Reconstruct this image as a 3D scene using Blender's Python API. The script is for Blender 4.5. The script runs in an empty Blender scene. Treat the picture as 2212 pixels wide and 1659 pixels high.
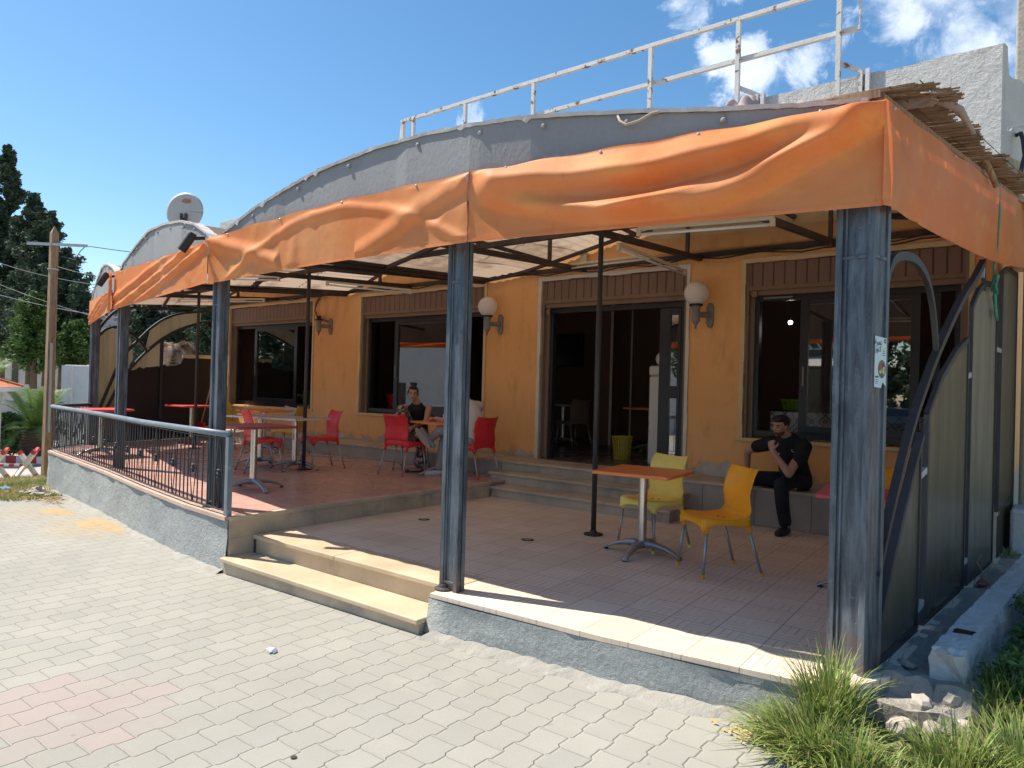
import bpy, math, random
import numpy as np
from mathutils import Vector, Matrix, Euler

S = bpy.context.scene
COL = S.collection
PI = math.pi
R = math.radians
random.seed(7)
RNG = np.random.default_rng(11)

# ------------------------------------------------------------------ camera
cam_d = bpy.data.cameras.new("camera")
cam = bpy.data.objects.new("camera", cam_d)
COL.objects.link(cam)
CR = Vector((0.7868, 0.6166, 0.0278))
yaw, pit, rol = 0.66501, 0.0063355, 0.0278
dv = Vector((-math.sin(yaw) * math.cos(pit), math.cos(yaw) * math.cos(pit), math.sin(pit)))
r0 = Vector((math.cos(yaw), math.sin(yaw), 0))
u0 = r0.cross(dv)
rv = r0 * math.cos(rol) + u0 * math.sin(rol)
uv = u0 * math.cos(rol) - r0 * math.sin(rol)
M = Matrix((rv, uv, -dv)).transposed().to_4x4()
M.translation = Vector((0, 0, 1.43))
cam.matrix_world = M
cam_d.sensor_width = 36
cam_d.lens = 1534 / 2212 * 36
cam_d.clip_start = 0.05
cam_d.clip_end = 3000
S.camera = cam
S.render.resolution_x = 1024
S.render.resolution_y = 768

# ------------------------------------------------------------------ light
SUN_DIR = Vector((-1.50, -0.475, 2.41)).normalized()
sun_d = bpy.data.lights.new("sun", 'SUN')
sun_d.energy = 3.0
sun_d.angle = R(0.5)
sun_d.color = (1.0, 0.915, 0.80)
sun = bpy.data.objects.new("sun", sun_d)
COL.objects.link(sun)
sun.rotation_euler = SUN_DIR.to_track_quat('Z', 'Y').to_euler()
sun.location = (0, 0, 30)

w = bpy.data.worlds.new("World")
S.world = w
w.use_nodes = True
nt = w.node_tree
nt.nodes.clear()


class G:
    """tiny helper for writing node graphs"""
    def __init__(s, tree):
        s.t = tree

    def n(s, typ, **kw):
        o = s.t.nodes.new(typ)
        for k, v in kw.items():
            setattr(o, k, v)
        return o

    def lk(s, a, b):
        if isinstance(a, (int, float)):
            b.default_value = a
        elif isinstance(a, (tuple, list)):
            v = tuple(a)
            if b.type == 'RGBA' and len(v) == 3:
                v = v + (1,)
            b.default_value = v
        else:
            s.t.links.new(a, b)

    def m(s, op, a, b=None, c=None, clamp=False):
        o = s.n('ShaderNodeMath', operation=op)
        o.use_clamp = clamp
        s.lk(a, o.inputs[0])
        if b is not None:
            s.lk(b, o.inputs[1])
        if c is not None:
            s.lk(c, o.inputs[2])
        return o.outputs[0]

    def vm(s, op, a, b=None):
        o = s.n('ShaderNodeVectorMath', operation=op)
        s.lk(a, o.inputs[0])
        if b is not None:
            s.lk(b, o.inputs[1])
        return o.outputs[0] if op not in ('DOT_PRODUCT', 'DISTANCE', 'LENGTH') else o.outputs[1]

    def mix(s, f, a, b, blend='MIX'):
        o = s.n('ShaderNodeMix', data_type='RGBA', blend_type=blend)
        s.lk(f, o.inputs[0])
        s.lk(a, o.inputs[6])
        s.lk(b, o.inputs[7])
        return o.outputs[2]

    def step(s, v, lo, hi, to0=0.0, to1=1.0):
        o = s.n('ShaderNodeMapRange', interpolation_type='SMOOTHSTEP')
        s.lk(v, o.inputs[0])
        s.lk(lo, o.inputs[1])
        s.lk(hi, o.inputs[2])
        s.lk(to0, o.inputs[3])
        s.lk(to1, o.inputs[4])
        return o.outputs[0]

    def noise(s, vec, scale, detail=4, rough=0.55, dist=0.0):
        o = s.n('ShaderNodeTexNoise')
        s.lk(vec, o.inputs['Vector'])
        o.inputs['Scale'].default_value = scale
        o.inputs['Detail'].default_value = detail
        o.inputs['Roughness'].default_value = rough
        o.inputs['Distortion'].default_value = dist
        return o.outputs[0]

    def xyz(s, vec):
        o = s.n('ShaderNodeSeparateXYZ')
        s.lk(vec, o.inputs[0])
        return o.outputs

    def comb(s, x, y, z):
        o = s.n('ShaderNodeCombineXYZ')
        s.lk(x, o.inputs[0]); s.lk(y, o.inputs[1]); s.lk(z, o.inputs[2])
        return o.outputs[0]


g = G(nt)
sky = g.n('ShaderNodeTexSky', sky_type='NISHITA')
sky.sun_disc = False
sky.sun_elevation = math.asin(SUN_DIR.z)
sky.sun_rotation = math.atan2(SUN_DIR.x, SUN_DIR.y)
sky.air_density = 1.0
sky.dust_density = 0.4
sky.ozone_density = 1.6
tc = g.n('ShaderNodeTexCoord')
dirv = tc.outputs['Generated']
hs = g.n('ShaderNodeHueSaturation')
g.lk(sky.outputs[0], hs.inputs['Color'])
hs.inputs['Hue'].default_value = 0.494
hs.inputs['Saturation'].default_value = 1.24
hs.inputs['Value'].default_value = 0.435
# clouds: soft puffs gathered round a few directions of the sky
def cdir(px, py):
    v = rv * ((px - 1106) / 1534) - uv * ((py - 829.5) / 1534) + dv
    v.normalize()
    return v
CL = [(1560, 120, .05), (1640, 150, .075), (1730, 150, .05), (1960, 50, .08), (2080, 70, .10), (2150, 100, .09), (1480, 5, .06),
      (1020, 262, .045), (1060, 250, .03), (2020, -120, .2), (1830, 50, .05), (2320, 60, .18), (1600, -60, .07)]
msk = None
wobc = g.m('MULTIPLY', g.m('SUBTRACT', g.noise(dirv, 16, 6, 0.65, 0.5), 0.5), 0.16)
for px, py, rad in CL:
    c = cdir(px, py)
    dd = g.m('ADD', g.vm('DISTANCE', dirv, (c.x, c.y, c.z)), wobc)
    k = g.step(dd, rad, 0.0)
    msk = k if msk is None else g.m('MAXIMUM', msk, k)
n1 = g.noise(g.vm('MULTIPLY', dirv, (1, 1, 1.6)), 7.5, 9, 0.62, 0.35)
n2 = g.noise(dirv, 24, 6, 0.6, 0.2)
nn = g.m('ADD', g.m('MULTIPLY', n1, 0.8), g.m('MULTIPLY', n2, 0.2))
den = g.step(g.m('ADD', nn, g.m('MULTIPLY', msk, 0.38)), 0.64, 1.04)
den = g.m('MULTIPLY', den, g.step(msk, 0.0, 0.25))
skyc = g.mix(g.m('MULTIPLY', den, 0.74), hs.outputs[0], (3.6, 3.75, 3.95))
bg = g.n('ShaderNodeBackground')
g.lk(skyc, bg.inputs[0])
bg.inputs[1].default_value = 0.15
out = g.n('ShaderNodeOutputWorld')
g.lk(bg.outputs[0], out.inputs[0])

S.view_settings.view_transform = 'Standard'
S.view_settings.look = 'None'
S.view_settings.exposure = 1.38
S.view_settings.gamma = 1.0

# ------------------------------------------------------------------ mesh helpers
class MB:
    def __init__(s):
        s.v = []; s.f = []

    def quad(s, *p):
        i = len(s.v)
        s.v += [tuple(q) for q in p]
        s.f.append(tuple(range(i, i + len(p))))
        return s

    def box(s, x0, y0, z0, x1, y1, z1):
        i = len(s.v)
        s.v += [(x0, y0, z0), (x1, y0, z0), (x1, y1, z0), (x0, y1, z0), (x0, y0, z1), (x1, y0, z1), (x1, y1, z1), (x0, y1, z1)]
        s.f += [(i, i + 3, i + 2, i + 1), (i + 4, i + 5, i + 6, i + 7), (i, i + 1, i + 5, i + 4), (i + 1, i + 2, i + 6, i + 5),
                (i + 2, i + 3, i + 7, i + 6), (i + 3, i, i + 4, i + 7)]
        return s

    def obox(s, c, size, rz=0, rx=0, ry=0):
        e = Euler((rx, ry, rz)).to_matrix()
        i = len(s.v)
        hx, hy, hz = size[0] / 2, size[1] / 2, size[2] / 2
        for q in ((-hx, -hy, -hz), (hx, -hy, -hz), (hx, hy, -hz), (-hx, hy, -hz), (-hx, -hy, hz), (hx, -hy, hz), (hx, hy, hz), (-hx, hy, hz)):
            s.v.append(tuple(Vector(c) + e @ Vector(q)))
        s.f += [(i, i + 3, i + 2, i + 1), (i + 4, i + 5, i + 6, i + 7), (i, i + 1, i + 5, i + 4), (i + 1, i + 2, i + 6, i + 5),
                (i + 2, i + 3, i + 7, i + 6), (i + 3, i, i + 4, i + 7)]
        return s

    def sweep(s, pts, prof, up=(0, 0, 1), closed_prof=True, cap=True):
        """sweep a 2D profile along pts; profile x = sideways, y = up"""
        pts = [Vector(p) for p in pts]
        up = Vector(up)
        i0 = len(s.v); n = len(prof)
        for k, p in enumerate(pts):
            a = pts[max(k - 1, 0)]; b = pts[min(k + 1, len(pts) - 1)]
            t = (b - a).normalized()
            sd = t.cross(up)
            if sd.length < 1e-4:
                sd = t.cross(Vector((0, 1, 0)))
            sd.normalize()
            uu = sd.cross(t)
            for x, y in (prof[k] if isinstance(prof[0][0], (tuple, list)) else prof):
                s.v.append(tuple(p + sd * x + uu * y))
        if isinstance(prof[0][0], (tuple, list)):
            n = len(prof[0])
        for k in range(len(pts) - 1):
            for j in range(n if closed_prof else n - 1):
                a = i0 + k * n + j; b = i0 + k * n + (j + 1) % n
                s.f.append((a, b, b + n, a + n))
        if cap and closed_prof:
            s.f.append(tuple(i0 + j for j in range(n))[::-1])
            s.f.append(tuple(i0 + (len(pts) - 1) * n + j for j in range(n)))
        return s

    def bar(s, a, b, wd, ht=None, up=(0, 0, 1)):
        ht = ht or wd
        return s.sweep([a, b], [(-wd / 2, -ht / 2), (wd / 2, -ht / 2), (wd / 2, ht / 2), (-wd / 2, ht / 2)], up)

    def path(s, pts, wd, ht=None, up=(0, 0, 1)):
        ht = ht or wd
        return s.sweep(pts, [(-wd / 2, -ht / 2), (wd / 2, -ht / 2), (wd / 2, ht / 2), (-wd / 2, ht / 2)], up)

    def tube(s, pts, r, seg=10, r1=None, up=(0, 0, 1)):
        n = len(pts)
        prof = []
        for k in range(n):
            rr = r if r1 is None else r + (r1 - r) * k / (n - 1)
            if isinstance(r, (list, tuple)):
                rr = r[k]
            prof.append([(rr * math.cos(2 * PI * j / seg), rr * math.sin(2 * PI * j / seg)) for j in range(seg)])
        return s.sweep(pts, prof, up)

    def lathe(s, c, prof, seg=16, axis='z'):
        i0 = len(s.v); n = len(prof)
        for r_, z_ in prof:
            for j in range(seg):
                a = 2 * PI * j / seg
                q = (r_ * math.cos(a), r_ * math.sin(a), z_)
                if axis == 'y':
                    q = (q[0], q[2], q[1])
                s.v.append((c[0] + q[0], c[1] + q[1], c[2] + q[2]))
        for k in range(n - 1):
            for j in range(seg):
                a = i0 + k * seg + j; b = i0 + k * seg + (j + 1) % seg
                s.f.append((a, b, b + seg, a + seg))
        s.f.append(tuple(i0 + j for j in range(seg))[::-1])
        s.f.append(tuple(i0 + (n - 1) * seg + j for j in range(seg)))
        return s

    def ell(s, c, r, seg=16, rings=10, rot=None, fn=None):
        i0 = len(s.v)
        e = Euler(rot).to_matrix() if rot else Matrix.Identity(3)
        for k in range(rings + 1):
            t = PI * k / rings
            for j in range(seg):
                a = 2 * PI * j / seg
                q = Vector((math.sin(t) * math.cos(a), math.sin(t) * math.sin(a), math.cos(t)))
                if fn:
                    q = fn(q)
                q = Vector((q.x * r[0], q.y * r[1], q.z * r[2]))
                s.v.append(tuple(Vector(c) + e @ q))
        for k in range(rings):
            for j in range(seg):
                a = i0 + k * seg + j; b = i0 + k * seg + (j + 1) % seg
                s.f.append((a, a + seg, b + seg, b))
        return s

    def cap(s, a, b, ra, rb, seg=12):
        """closed tapered capsule"""
        a = Vector(a); b = Vector(b)
        t = (b - a)
        L = t.length
        t = t / L if L > 1e-6 else Vector((0, 0, 1))
        up = Vector((0, 0, 1)) if abs(t.z) < .9 else Vector((0, 1, 0))
        sd = t.cross(up).normalized(); uu = sd.cross(t)
        rows = []
        for k in range(5):
            th = PI / 2 * (1 - k / 4)
            rows.append((a - t * ra * math.sin(th), max(ra * math.cos(th), 1e-4)))
        for k in range(5):
            th = PI / 2 * k / 4
            rows.append((b + t * rb * math.sin(th), max(rb * math.cos(th), 1e-4)))
        i0 = len(s.v)
        for p, rr in rows:
            for j in range(seg):
                an = 2 * PI * j / seg
                s.v.append(tuple(p + sd * rr * math.cos(an) + uu * rr * math.sin(an)))
        for k in range(len(rows) - 1):
            for j in range(seg):
                x = i0 + k * seg + j; y = i0 + k * seg + (j + 1) % seg
                s.f.append((x, y, y + seg, x + seg))
        s.f.append(tuple(i0 + j for j in range(seg))[::-1])
        s.f.append(tuple(i0 + (len(rows) - 1) * seg + j for j in range(seg)))
        return s

    def chain(s, pts, rs, seg=12):
        for k in range(len(pts) - 1):
            s.cap(pts[k], pts[k + 1], rs[k], rs[k + 1], seg)
        return s

    def prism(s, poly, z0, z1):
        n = len(poly); i = len(s.v)
        s.v += [(x, y, z0) for x, y in poly] + [(x, y, z1) for x, y in poly]
        s.f.append(tuple(range(i, i + n))[::-1])
        s.f.append(tuple(range(i + n, i + 2 * n)))
        for j in range(n):
            k = (j + 1) % n
            s.f.append((i + j, i + k, i + n + k, i + n + j))
        return s

    def grid(s, fn, nu, nv):
        i0 = len(s.v)
        for a in range(nu + 1):
            for b in range(nv + 1):
                s.v.append(tuple(fn(a / nu, b / nv)))
        for a in range(nu):
            for b in range(nv):
                p = i0 + a * (nv + 1) + b
                s.f.append((p, p + nv + 1, p + nv + 2, p + 1))
        return s

    def build(s, name, mt, parent=None, smooth=False, bevel=0, solid=0, remesh=0, smoothit=0, auto=False, local=False):
        me = bpy.data.meshes.new(name)
        vs = s.v
        if parent is not None and not local:
            o_ = WORLD_OFF.get(parent.name)
            if o_ is not None:
                vs = [(x - o_[0], y - o_[1], z - o_[2]) for x, y, z in vs]
        me.from_pydata(vs, [], s.f)
        me.validate()
        me.update()
        o = bpy.data.objects.new(name, me)
        COL.objects.link(o)
        if mt is not None:
            me.materials.append(mt)
        if smooth or remesh:
            me.polygons.foreach_set('use_smooth', [True] * len(me.polygons))
        if solid:
            md = o.modifiers.new('solid', 'SOLIDIFY'); md.thickness = solid; md.offset = 0
        if bevel:
            md = o.modifiers.new('bevel', 'BEVEL'); md.width = bevel; md.segments = 2; md.limit_method = 'ANGLE'
        if remesh:
            md = o.modifiers.new('remesh', 'REMESH'); md.mode = 'VOXEL'; md.voxel_size = remesh; md.use_smooth_shade = True
            if smoothit:
                md = o.modifiers.new('smooth', 'SMOOTH'); md.iterations = smoothit; md.factor = 0.5
        if parent is not None:
            o.parent = parent
            if parent.name in WORLD_OFF:      # a sub-part keeps the same frame as its part
                WORLD_OFF[o.name] = WORLD_OFF[parent.name]
        return o


WORLD_OFF = {}


def tag(o, label, cat, group=None):
    o['label'] = label
    o['category'] = cat
    if group:
        o['group'] = group
    return o


def thing(name, label, cat, loc=(0, 0, 0), rz=0, group=None):
    o = bpy.data.objects.new(name, None)
    o.empty_display_size = 0.1
    COL.objects.link(o)
    o.location = loc
    o.rotation_euler = (0, 0, rz)
    if rz == 0:
        WORLD_OFF[o.name] = tuple(loc)
    return tag(o, label, cat, group)


def struct(o):
    o['kind'] = 'structure'
    return o


def kids(o):
    return [c for c in bpy.data.objects if c.parent == o]


def dup(root, loc, rz, label, group=None, mats=None):
    def cp(o, par):
        c = o.copy()
        COL.objects.link(c)
        if par is not None:
            c.parent = par
        if mats and o.type == 'MESH' and o.data.materials and o.data.materials[0].name in mats:
            c.data = o.data.copy()
            c.data.materials[0] = mats[o.data.materials[0].name]
        for ch in kids(o):
            cp(ch, c)
        return c
    r = cp(root, None)
    r.location = loc
    r.rotation_euler = (0, 0, rz)
    r['label'] = label
    if group:
        r['group'] = group
    return r


# ------------------------------------------------------------------ materials
def new_mat(name):
    m = bpy.data.materials.new(name)
    m.use_nodes = True
    t = m.node_tree
    t.nodes.clear()
    gg = G(t)
    b = gg.n('ShaderNodeBsdfPrincipled')
    o = gg.n('ShaderNodeOutputMaterial')
    gg.lk(b.outputs[0], o.inputs[0])
    return m, gg, b, o


def P(name, col, rough=0.6, metal=0.0, var=0.15, vs=3.0, col2=None, c2s=2.0, c2t=(0.5, 0.65), bump=0.0, bs=40, spec=0.5, stretch=(1, 1, 1), fine=0.0, trans=0.0):
    m, gg, b, o = new_mat(name)
    tcn = gg.n('ShaderNodeTexCoord')
    v = gg.vm('MULTIPLY', tcn.outputs['Object'], stretch)
    n = gg.noise(v, vs, 6, 0.6)
    k = gg.m('MULTIPLY_ADD', gg.m('SUBTRACT', n, 0.5), 2 * var * 1.6, 1.0)
    c = gg.mix(1.0, (*col, 1), gg.comb(k, k, k), 'MULTIPLY')
    if fine:
        n3 = gg.noise(v, vs * 30, 3, 0.6)
        k3 = gg.m('MULTIPLY_ADD', gg.m('SUBTRACT', n3, 0.5), fine * 2, 1.0)
        c = gg.mix(1.0, c, gg.comb(k3, k3, k3), 'MULTIPLY')
    if col2:
        n2 = gg.noise(gg.vm('ADD', v, (5.3, 1.7, 9.1)), c2s, 8, 0.65)
        c = gg.mix(gg.step(n2, c2t[0], c2t[1]), c, (*col2, 1))
    gg.lk(c, b.inputs['Base Color'])
    rn = gg.m('MULTIPLY_ADD', gg.m('SUBTRACT', n, 0.5), 0.3, rough, clamp=True)
    gg.lk(rn, b.inputs['Roughness'])
    b.inputs['Metallic'].default_value = metal
    b.inputs['Specular IOR Level'].default_value = spec
    if bump:
        bn = gg.n('ShaderNodeBump')
        bn.inputs['Strength'].default_value = min(bump, 1.0)
        bn.inputs['Distance'].default_value = 0.01
        gg.lk(gg.noise(v, bs, 5, 0.6), bn.inputs['Height'])
        gg.lk(bn.outputs[0], b.inputs['Normal'])
    if trans:
        tr = gg.n('ShaderNodeBsdfTranslucent')
        gg.lk(c, tr.inputs[0])
        mx = gg.n('ShaderNodeMixShader')
        mx.inputs[0].default_value = trans
        gg.lk(b.outputs[0], mx.inputs[1]); gg.lk(tr.outputs[0], mx.inputs[2])
        gg.lk(mx.outputs[0], o.inputs[0])
    return m


def lines(gg, coord, period, width):
    """1 on a line every period metres"""
    f = gg.m('FRACT', gg.m('DIVIDE', coord, period))
    d = gg.m('MULTIPLY', gg.m('MINIMUM', f, gg.m('SUBTRACT', 1.0, f)), period)
    return gg.step(d, width, width * 0.4)


def paver_mat():
    m, gg, b, o = new_mat('concrete_pavers')
    tcn = gg.n('ShaderNodeTexCoord')
    ob = tcn.outputs['Object']
    X, Y, Z = gg.xyz(ob)
    L, H = 0.203, 0.177
    wob = gg.m('MULTIPLY', gg.m('SUBTRACT', gg.noise(ob, 2.2, 2), 0.5), 0.016)
    wob2 = gg.m('MULTIPLY', gg.m('SUBTRACT', gg.noise(ob, 16, 2), 0.5), 0.010)
    ph = gg.m('MULTIPLY', gg.m('SUBTRACT', Y, 1.60), 2 * PI / L)
    wv = gg.m('MULTIPLY', gg.m('SINE', ph), 3.6)
    wv = gg.m('MINIMUM', gg.m('MAXIMUM', wv, -1.0), 1.0)
    xx = gg.m('ADD', gg.m('ADD', gg.m('ADD', X, 3.453 + 177 * 0.5), gg.m('MULTIPLY', wv, 0.0080)), gg.m('ADD', wob, wob2))
    xr = gg.m('DIVIDE', xx, H)
    row = gg.m('FLOOR', xr)
    fx = gg.m('FRACT', xr)
    par = gg.m('MULTIPLY', gg.m('MODULO', row, 2.0), 0.5)
    rr = gg.n('ShaderNodeTexWhiteNoise', noise_dimensions='1D'); gg.lk(row, rr.inputs['W'])
    yr = gg.m('ADD', gg.m('ADD', gg.m('DIVIDE', gg.m('ADD', gg.m('ADD', Y, 100.0), wob2), L), par), gg.m('MULTIPLY', rr.outputs[0], 0.06))
    colm = gg.m('FLOOR', yr)
    fy = gg.m('FRACT', yr)
    dx = gg.m('MULTIPLY', gg.m('MINIMUM', fx, gg.m('SUBTRACT', 1.0, fx)), H)
    dy = gg.m('MULTIPLY', gg.m('MINIMUM', fy, gg.m('SUBTRACT', 1.0, fy)), L)
    wn = gg.n('ShaderNodeTexWhiteNoise', noise_dimensions='2D')
    gg.lk(gg.comb(row, colm, 0.0), wn.inputs['Vector'])
    rnd = wn.outputs[0]
    wn2 = gg.n('ShaderNodeTexWhiteNoise', noise_dimensions='2D')
    gg.lk(gg.comb(colm, row, 0.0), wn2.inputs['Vector'])
    base = gg.mix(rnd, (0.318, 0.312, 0.275), (0.340, 0.334, 0.295))
    base = gg.mix(gg.m('MULTIPLY', gg.step(wn2.outputs[0], 0.60, 0.95), 0.6), base, (0.304, 0.302, 0.275))
    n1 = gg.noise(ob, 1.1, 6, 0.6)
    k = gg.m('MULTIPLY_ADD', gg.m('SUBTRACT', n1, 0.5), 0.35, 1.0)
    n2 = gg.noise(ob, 160, 3, 0.7)
    k2 = gg.m('MULTIPLY_ADD', gg.m('SUBTRACT', n2, 0.5), 0.28, 1.0)
    kk = gg.m('MULTIPLY', k, k2)
    base = gg.mix(1.0, base, gg.comb(kk, kk, kk), 'MULTIPLY')
    # pinkish replacement pavers
    bx = gg.m('SUBTRACT', gg.m('MULTIPLY', gg.m('ADD', row, 0.5), H), 3.453 + 88.5)
    by = gg.m('SUBTRACT', gg.m('MULTIPLY', gg.m('SUBTRACT', gg.m('ADD', colm, 0.5), par), L), 100.0)
    pd = gg.vm('DISTANCE', gg.comb(gg.m('MULTIPLY', gg.m('ADD', bx, 4.02), 0.75), gg.m('SUBTRACT', by, 1.52), 0.0), (0, 0, 0))
    pk = gg.m('MULTIPLY', gg.step(pd, 0.44, 0.38), gg.m('MULTIPLY_ADD', rnd, 0.45, 0.35))
    base = gg.mix(pk, base, (0.365, 0.295, 0.270))
    # stains
    st = gg.step(gg.noise(ob, 9, 2, 0.4), 0.755, 0.775)
    base = gg.mix(gg.m('MULTIPLY', st, 0.5), base, (0.2, 0.2, 0.19))
    # sand film
    sn = gg.noise(ob, 3.0, 6, 0.7)
    d1 = gg.vm('DISTANCE', gg.comb(X, gg.m('MULTIPLY', Y, 1.6), 0.0), (-9.1, 3.62 * 1.6, 0))
    sm = gg.step(gg.m('ADD', d1, gg.m('MULTIPLY', sn, -1.3)), 0.35, -0.25)
    d2 = gg.vm('DISTANCE', gg.comb(X, gg.m('MULTIPLY', Y, 1.6), 0.0), (-10.6, 3.55 * 1.6, 0))
    sm = gg.m('MAXIMUM', sm, gg.m('MULTIPLY', gg.step(gg.m('ADD', d2, gg.m('MULTIPLY', sn, -1.3)), 0.2, -0.3), 0.7))
    base = gg.mix(gg.m('MULTIPLY', sm, 0.45), base, (0.40, 0.315, 0.19))
    # joints
    brk = gg.step(gg.noise(ob, 6, 3), 0.35, 0.62)
    cj = gg.m('MULTIPLY', gg.step(dy, 0.0065, 0.003), gg.m('SUBTRACT', 1.0, sm))
    dust = gg.step(gg.noise(ob, 1.7, 7, 0.7), 0.54, 0.70)
    base = gg.mix(gg.m('MULTIPLY', dust, 0.35), base, (0.41, 0.385, 0.335))
    base = gg.mix(gg.m('MULTIPLY', cj, 0.5), base, (0.41, 0.38, 0.33))
    lj = gg.m('MULTIPLY', gg.step(dx, 0.0055, 0.002), gg.m('SUBTRACT', 1.0, gg.m('MULTIPLY', sm, 0.8)))
    base = gg.mix(gg.m('MULTIPLY', lj, gg.m('MULTIPLY_ADD', brk, 0.5, 0.12)), base, (0.235, 0.215, 0.175))
    gg.lk(base, b.inputs['Base Color'])
    b.inputs['Roughness'].default_value = 0.9
    b.inputs['Specular IOR Level'].default_value = 0.2
    hgt = gg.m('ADD', gg.m('MULTIPLY', gg.step(gg.m('MINIMUM', dx, dy), 0.0, 0.010), 0.6), gg.m('ADD', gg.m('MULTIPLY', n2, 0.18), gg.m('MULTIPLY', rnd, 0.25)))
    bn = gg.n('ShaderNodeBump')
    bn.inputs['Strength'].default_value = 0.85
    bn.inputs['Distance'].default_value = 0.012
    gg.lk(hgt, bn.inputs['Height'])
    gg.lk(bn.outputs[0], b.inputs['Normal'])
    return m


def floor_mat(name, c1, c2, cj, tile=0.31, rough=0.35, weave=True, spec=0.5):
    m, gg, b, o = new_mat(name)
    tcn = gg.n('ShaderNodeTexCoord')
    ob = tcn.outputs['Object']
    mp = gg.n('ShaderNodeMapping'); gg.lk(ob, mp.inputs[0]); mp.inputs['Rotation'].default_value = (0, 0, R(-3))
    mp.inputs['Location'].default_value = (50, 50, 0)
    X, Y, Z = gg.xyz(mp.outputs[0])
    cx = gg.m('FLOOR', gg.m('DIVIDE', X, tile)); cy = gg.m('FLOOR', gg.m('DIVIDE', Y, tile))
    wn = gg.n('ShaderNodeTexWhiteNoise', noise_dimensions='2D'); gg.lk(gg.comb(cx, cy, 0.0), wn.inputs['Vector'])
    base = gg.mix(wn.outputs[0], c1, c2)
    n1 = gg.noise(ob, 1.7, 7, 0.65)
    k = gg.m('MULTIPLY_ADD', gg.m('SUBTRACT', n1, 0.5), 0.5, 1.0)
    base = gg.mix(1.0, base, gg.comb(k, k, k), 'MULTIPLY')
    J = gg.m('MAXIMUM', lines(gg, X, tile, 0.004), lines(gg, Y, tile, 0.004))
    hh = gg.m('MULTIPLY', J, -1.0)
    if weave:
        q = tile / 2
        par = gg.m('MODULO', gg.m('ADD', gg.m('FLOOR', gg.m('DIVIDE', X, q)), gg.m('FLOOR', gg.m('DIVIDE', Y, q))), 2.0)
        s1 = lines(gg, X, q / 3, 0.0042); s2 = lines(gg, Y, q / 3, 0.0042)
        mx = gg.m('ADD', gg.m('MULTIPLY', s1, par), gg.m('MULTIPLY', s2, gg.m('SUBTRACT', 1.0, par)))
        wr = gg.step(gg.noise(ob, 2.3, 4, 0.6), 0.36, 0.62)
        mx = gg.m('MULTIPLY', mx, gg.m('MULTIPLY_ADD', wr, 0.75, 0.15))
        base = gg.mix(gg.m('MULTIPLY', mx, 0.62), base, cj)
        hh = gg.m('ADD', hh, gg.m('MULTIPLY', mx, -0.4))
    base = gg.mix(gg.m('MULTIPLY', J, 0.55), base, cj)
    dirt = gg.step(gg.noise(ob, 5, 8, 0.7), 0.60, 0.72)
    base = gg.mix(gg.m('MULTIPLY', dirt, 0.18), base, (0.12, 0.10, 0.08))
    gg.lk(base, b.inputs['Base Color'])
    rn = gg.m('MULTIPLY_ADD', gg.noise(ob, 3, 5), 0.35, rough - 0.12, clamp=True)
    gg.lk(gg.m('ADD', rn, gg.m('MULTIPLY', J, 0.4)), b.inputs['Roughness'])
    b.inputs['Specular IOR Level'].default_value = spec
    bn = gg.n('ShaderNodeBump'); bn.inputs['Strength'].default_value = 0.5; bn.inputs['Distance'].default_value = 0.003
    gg.lk(hh, bn.inputs['Height']); gg.lk(bn.outputs[0], b.inputs['Normal'])
    return m


def plaster_mat(name, c1, c2, dirt=(0.10, 0.10, 0.10), bump=0.9, zdirt=None):
    m, gg, b, o = new_mat(name)
    tcn = gg.n('ShaderNodeTexCoord')
    ob = tcn.outputs['Object']
    n1 = gg.noise(ob, 1.3, 8, 0.65)
    base = gg.mix(gg.step(n1, 0.35, 0.65), c1, c2)
    st = gg.noise(gg.vm('MULTIPLY', ob, (6, 6, 0.8)), 1.6, 6, 0.7)
    base = gg.mix(gg.m('MULTIPLY', gg.step(st, 0.52, 0.74), 0.45), base, dirt)
    n2 = gg.noise(ob, 22, 6, 0.75, 0.4)
    base = gg.mix(gg.m('MULTIPLY', gg.step(n2, 0.60, 0.70), 0.22), base, dirt)
    gg.lk(base, b.inputs['Base Color'])
    b.inputs['Roughness'].default_value = 0.88
    b.inputs['Specular IOR Level'].default_value = 0.25
    h = gg.m('ADD', gg.m('MULTIPLY', gg.noise(ob, 26, 8, 0.7, 0.6), 1.0), gg.m('MULTIPLY', gg.noise(ob, 5, 4, 0.6), 1.4))
    bn = gg.n('ShaderNodeBump'); bn.inputs['Strength'].default_value = bump; bn.inputs['Distance'].default_value = 0.02
    gg.lk(h, bn.inputs['Height']); gg.lk(bn.outputs[0], b.inputs['Normal'])
    return m


def glass_mat(name, tint=(0.85, 0.88, 0.88), refl=0.22, ior=1.7):
    m, gg, b, o = new_mat(name)
    gg.t.nodes.remove(b)
    tr = gg.n('ShaderNodeBsdfTransparent'); gg.lk((*tint, 1), tr.inputs[0])
    gl = gg.n('ShaderNodeBsdfGlossy'); gl.inputs['Roughness'].default_value = 0.006
    tcn = gg.n('ShaderNodeTexCoord')
    fr = gg.n('ShaderNodeFresnel'); fr.inputs[0].default_value = ior
    f = gg.m('ADD', fr.outputs[0], refl, clamp=True)
    sm = gg.step(gg.noise(tcn.outputs['Object'], 4, 6, 0.7), 0.45, 0.8)
    f = gg.m('SUBTRACT', f, gg.m('MULTIPLY', sm, 0.06), clamp=True)
    mx = gg.n('ShaderNodeMixShader')
    gg.lk(f, mx.inputs[0]); gg.lk(tr.outputs[0], mx.inputs[1]); gg.lk(gl.outputs[0], mx.inputs[2])
    gg.lk(mx.outputs[0], o.inputs[0])
    return m


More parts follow.
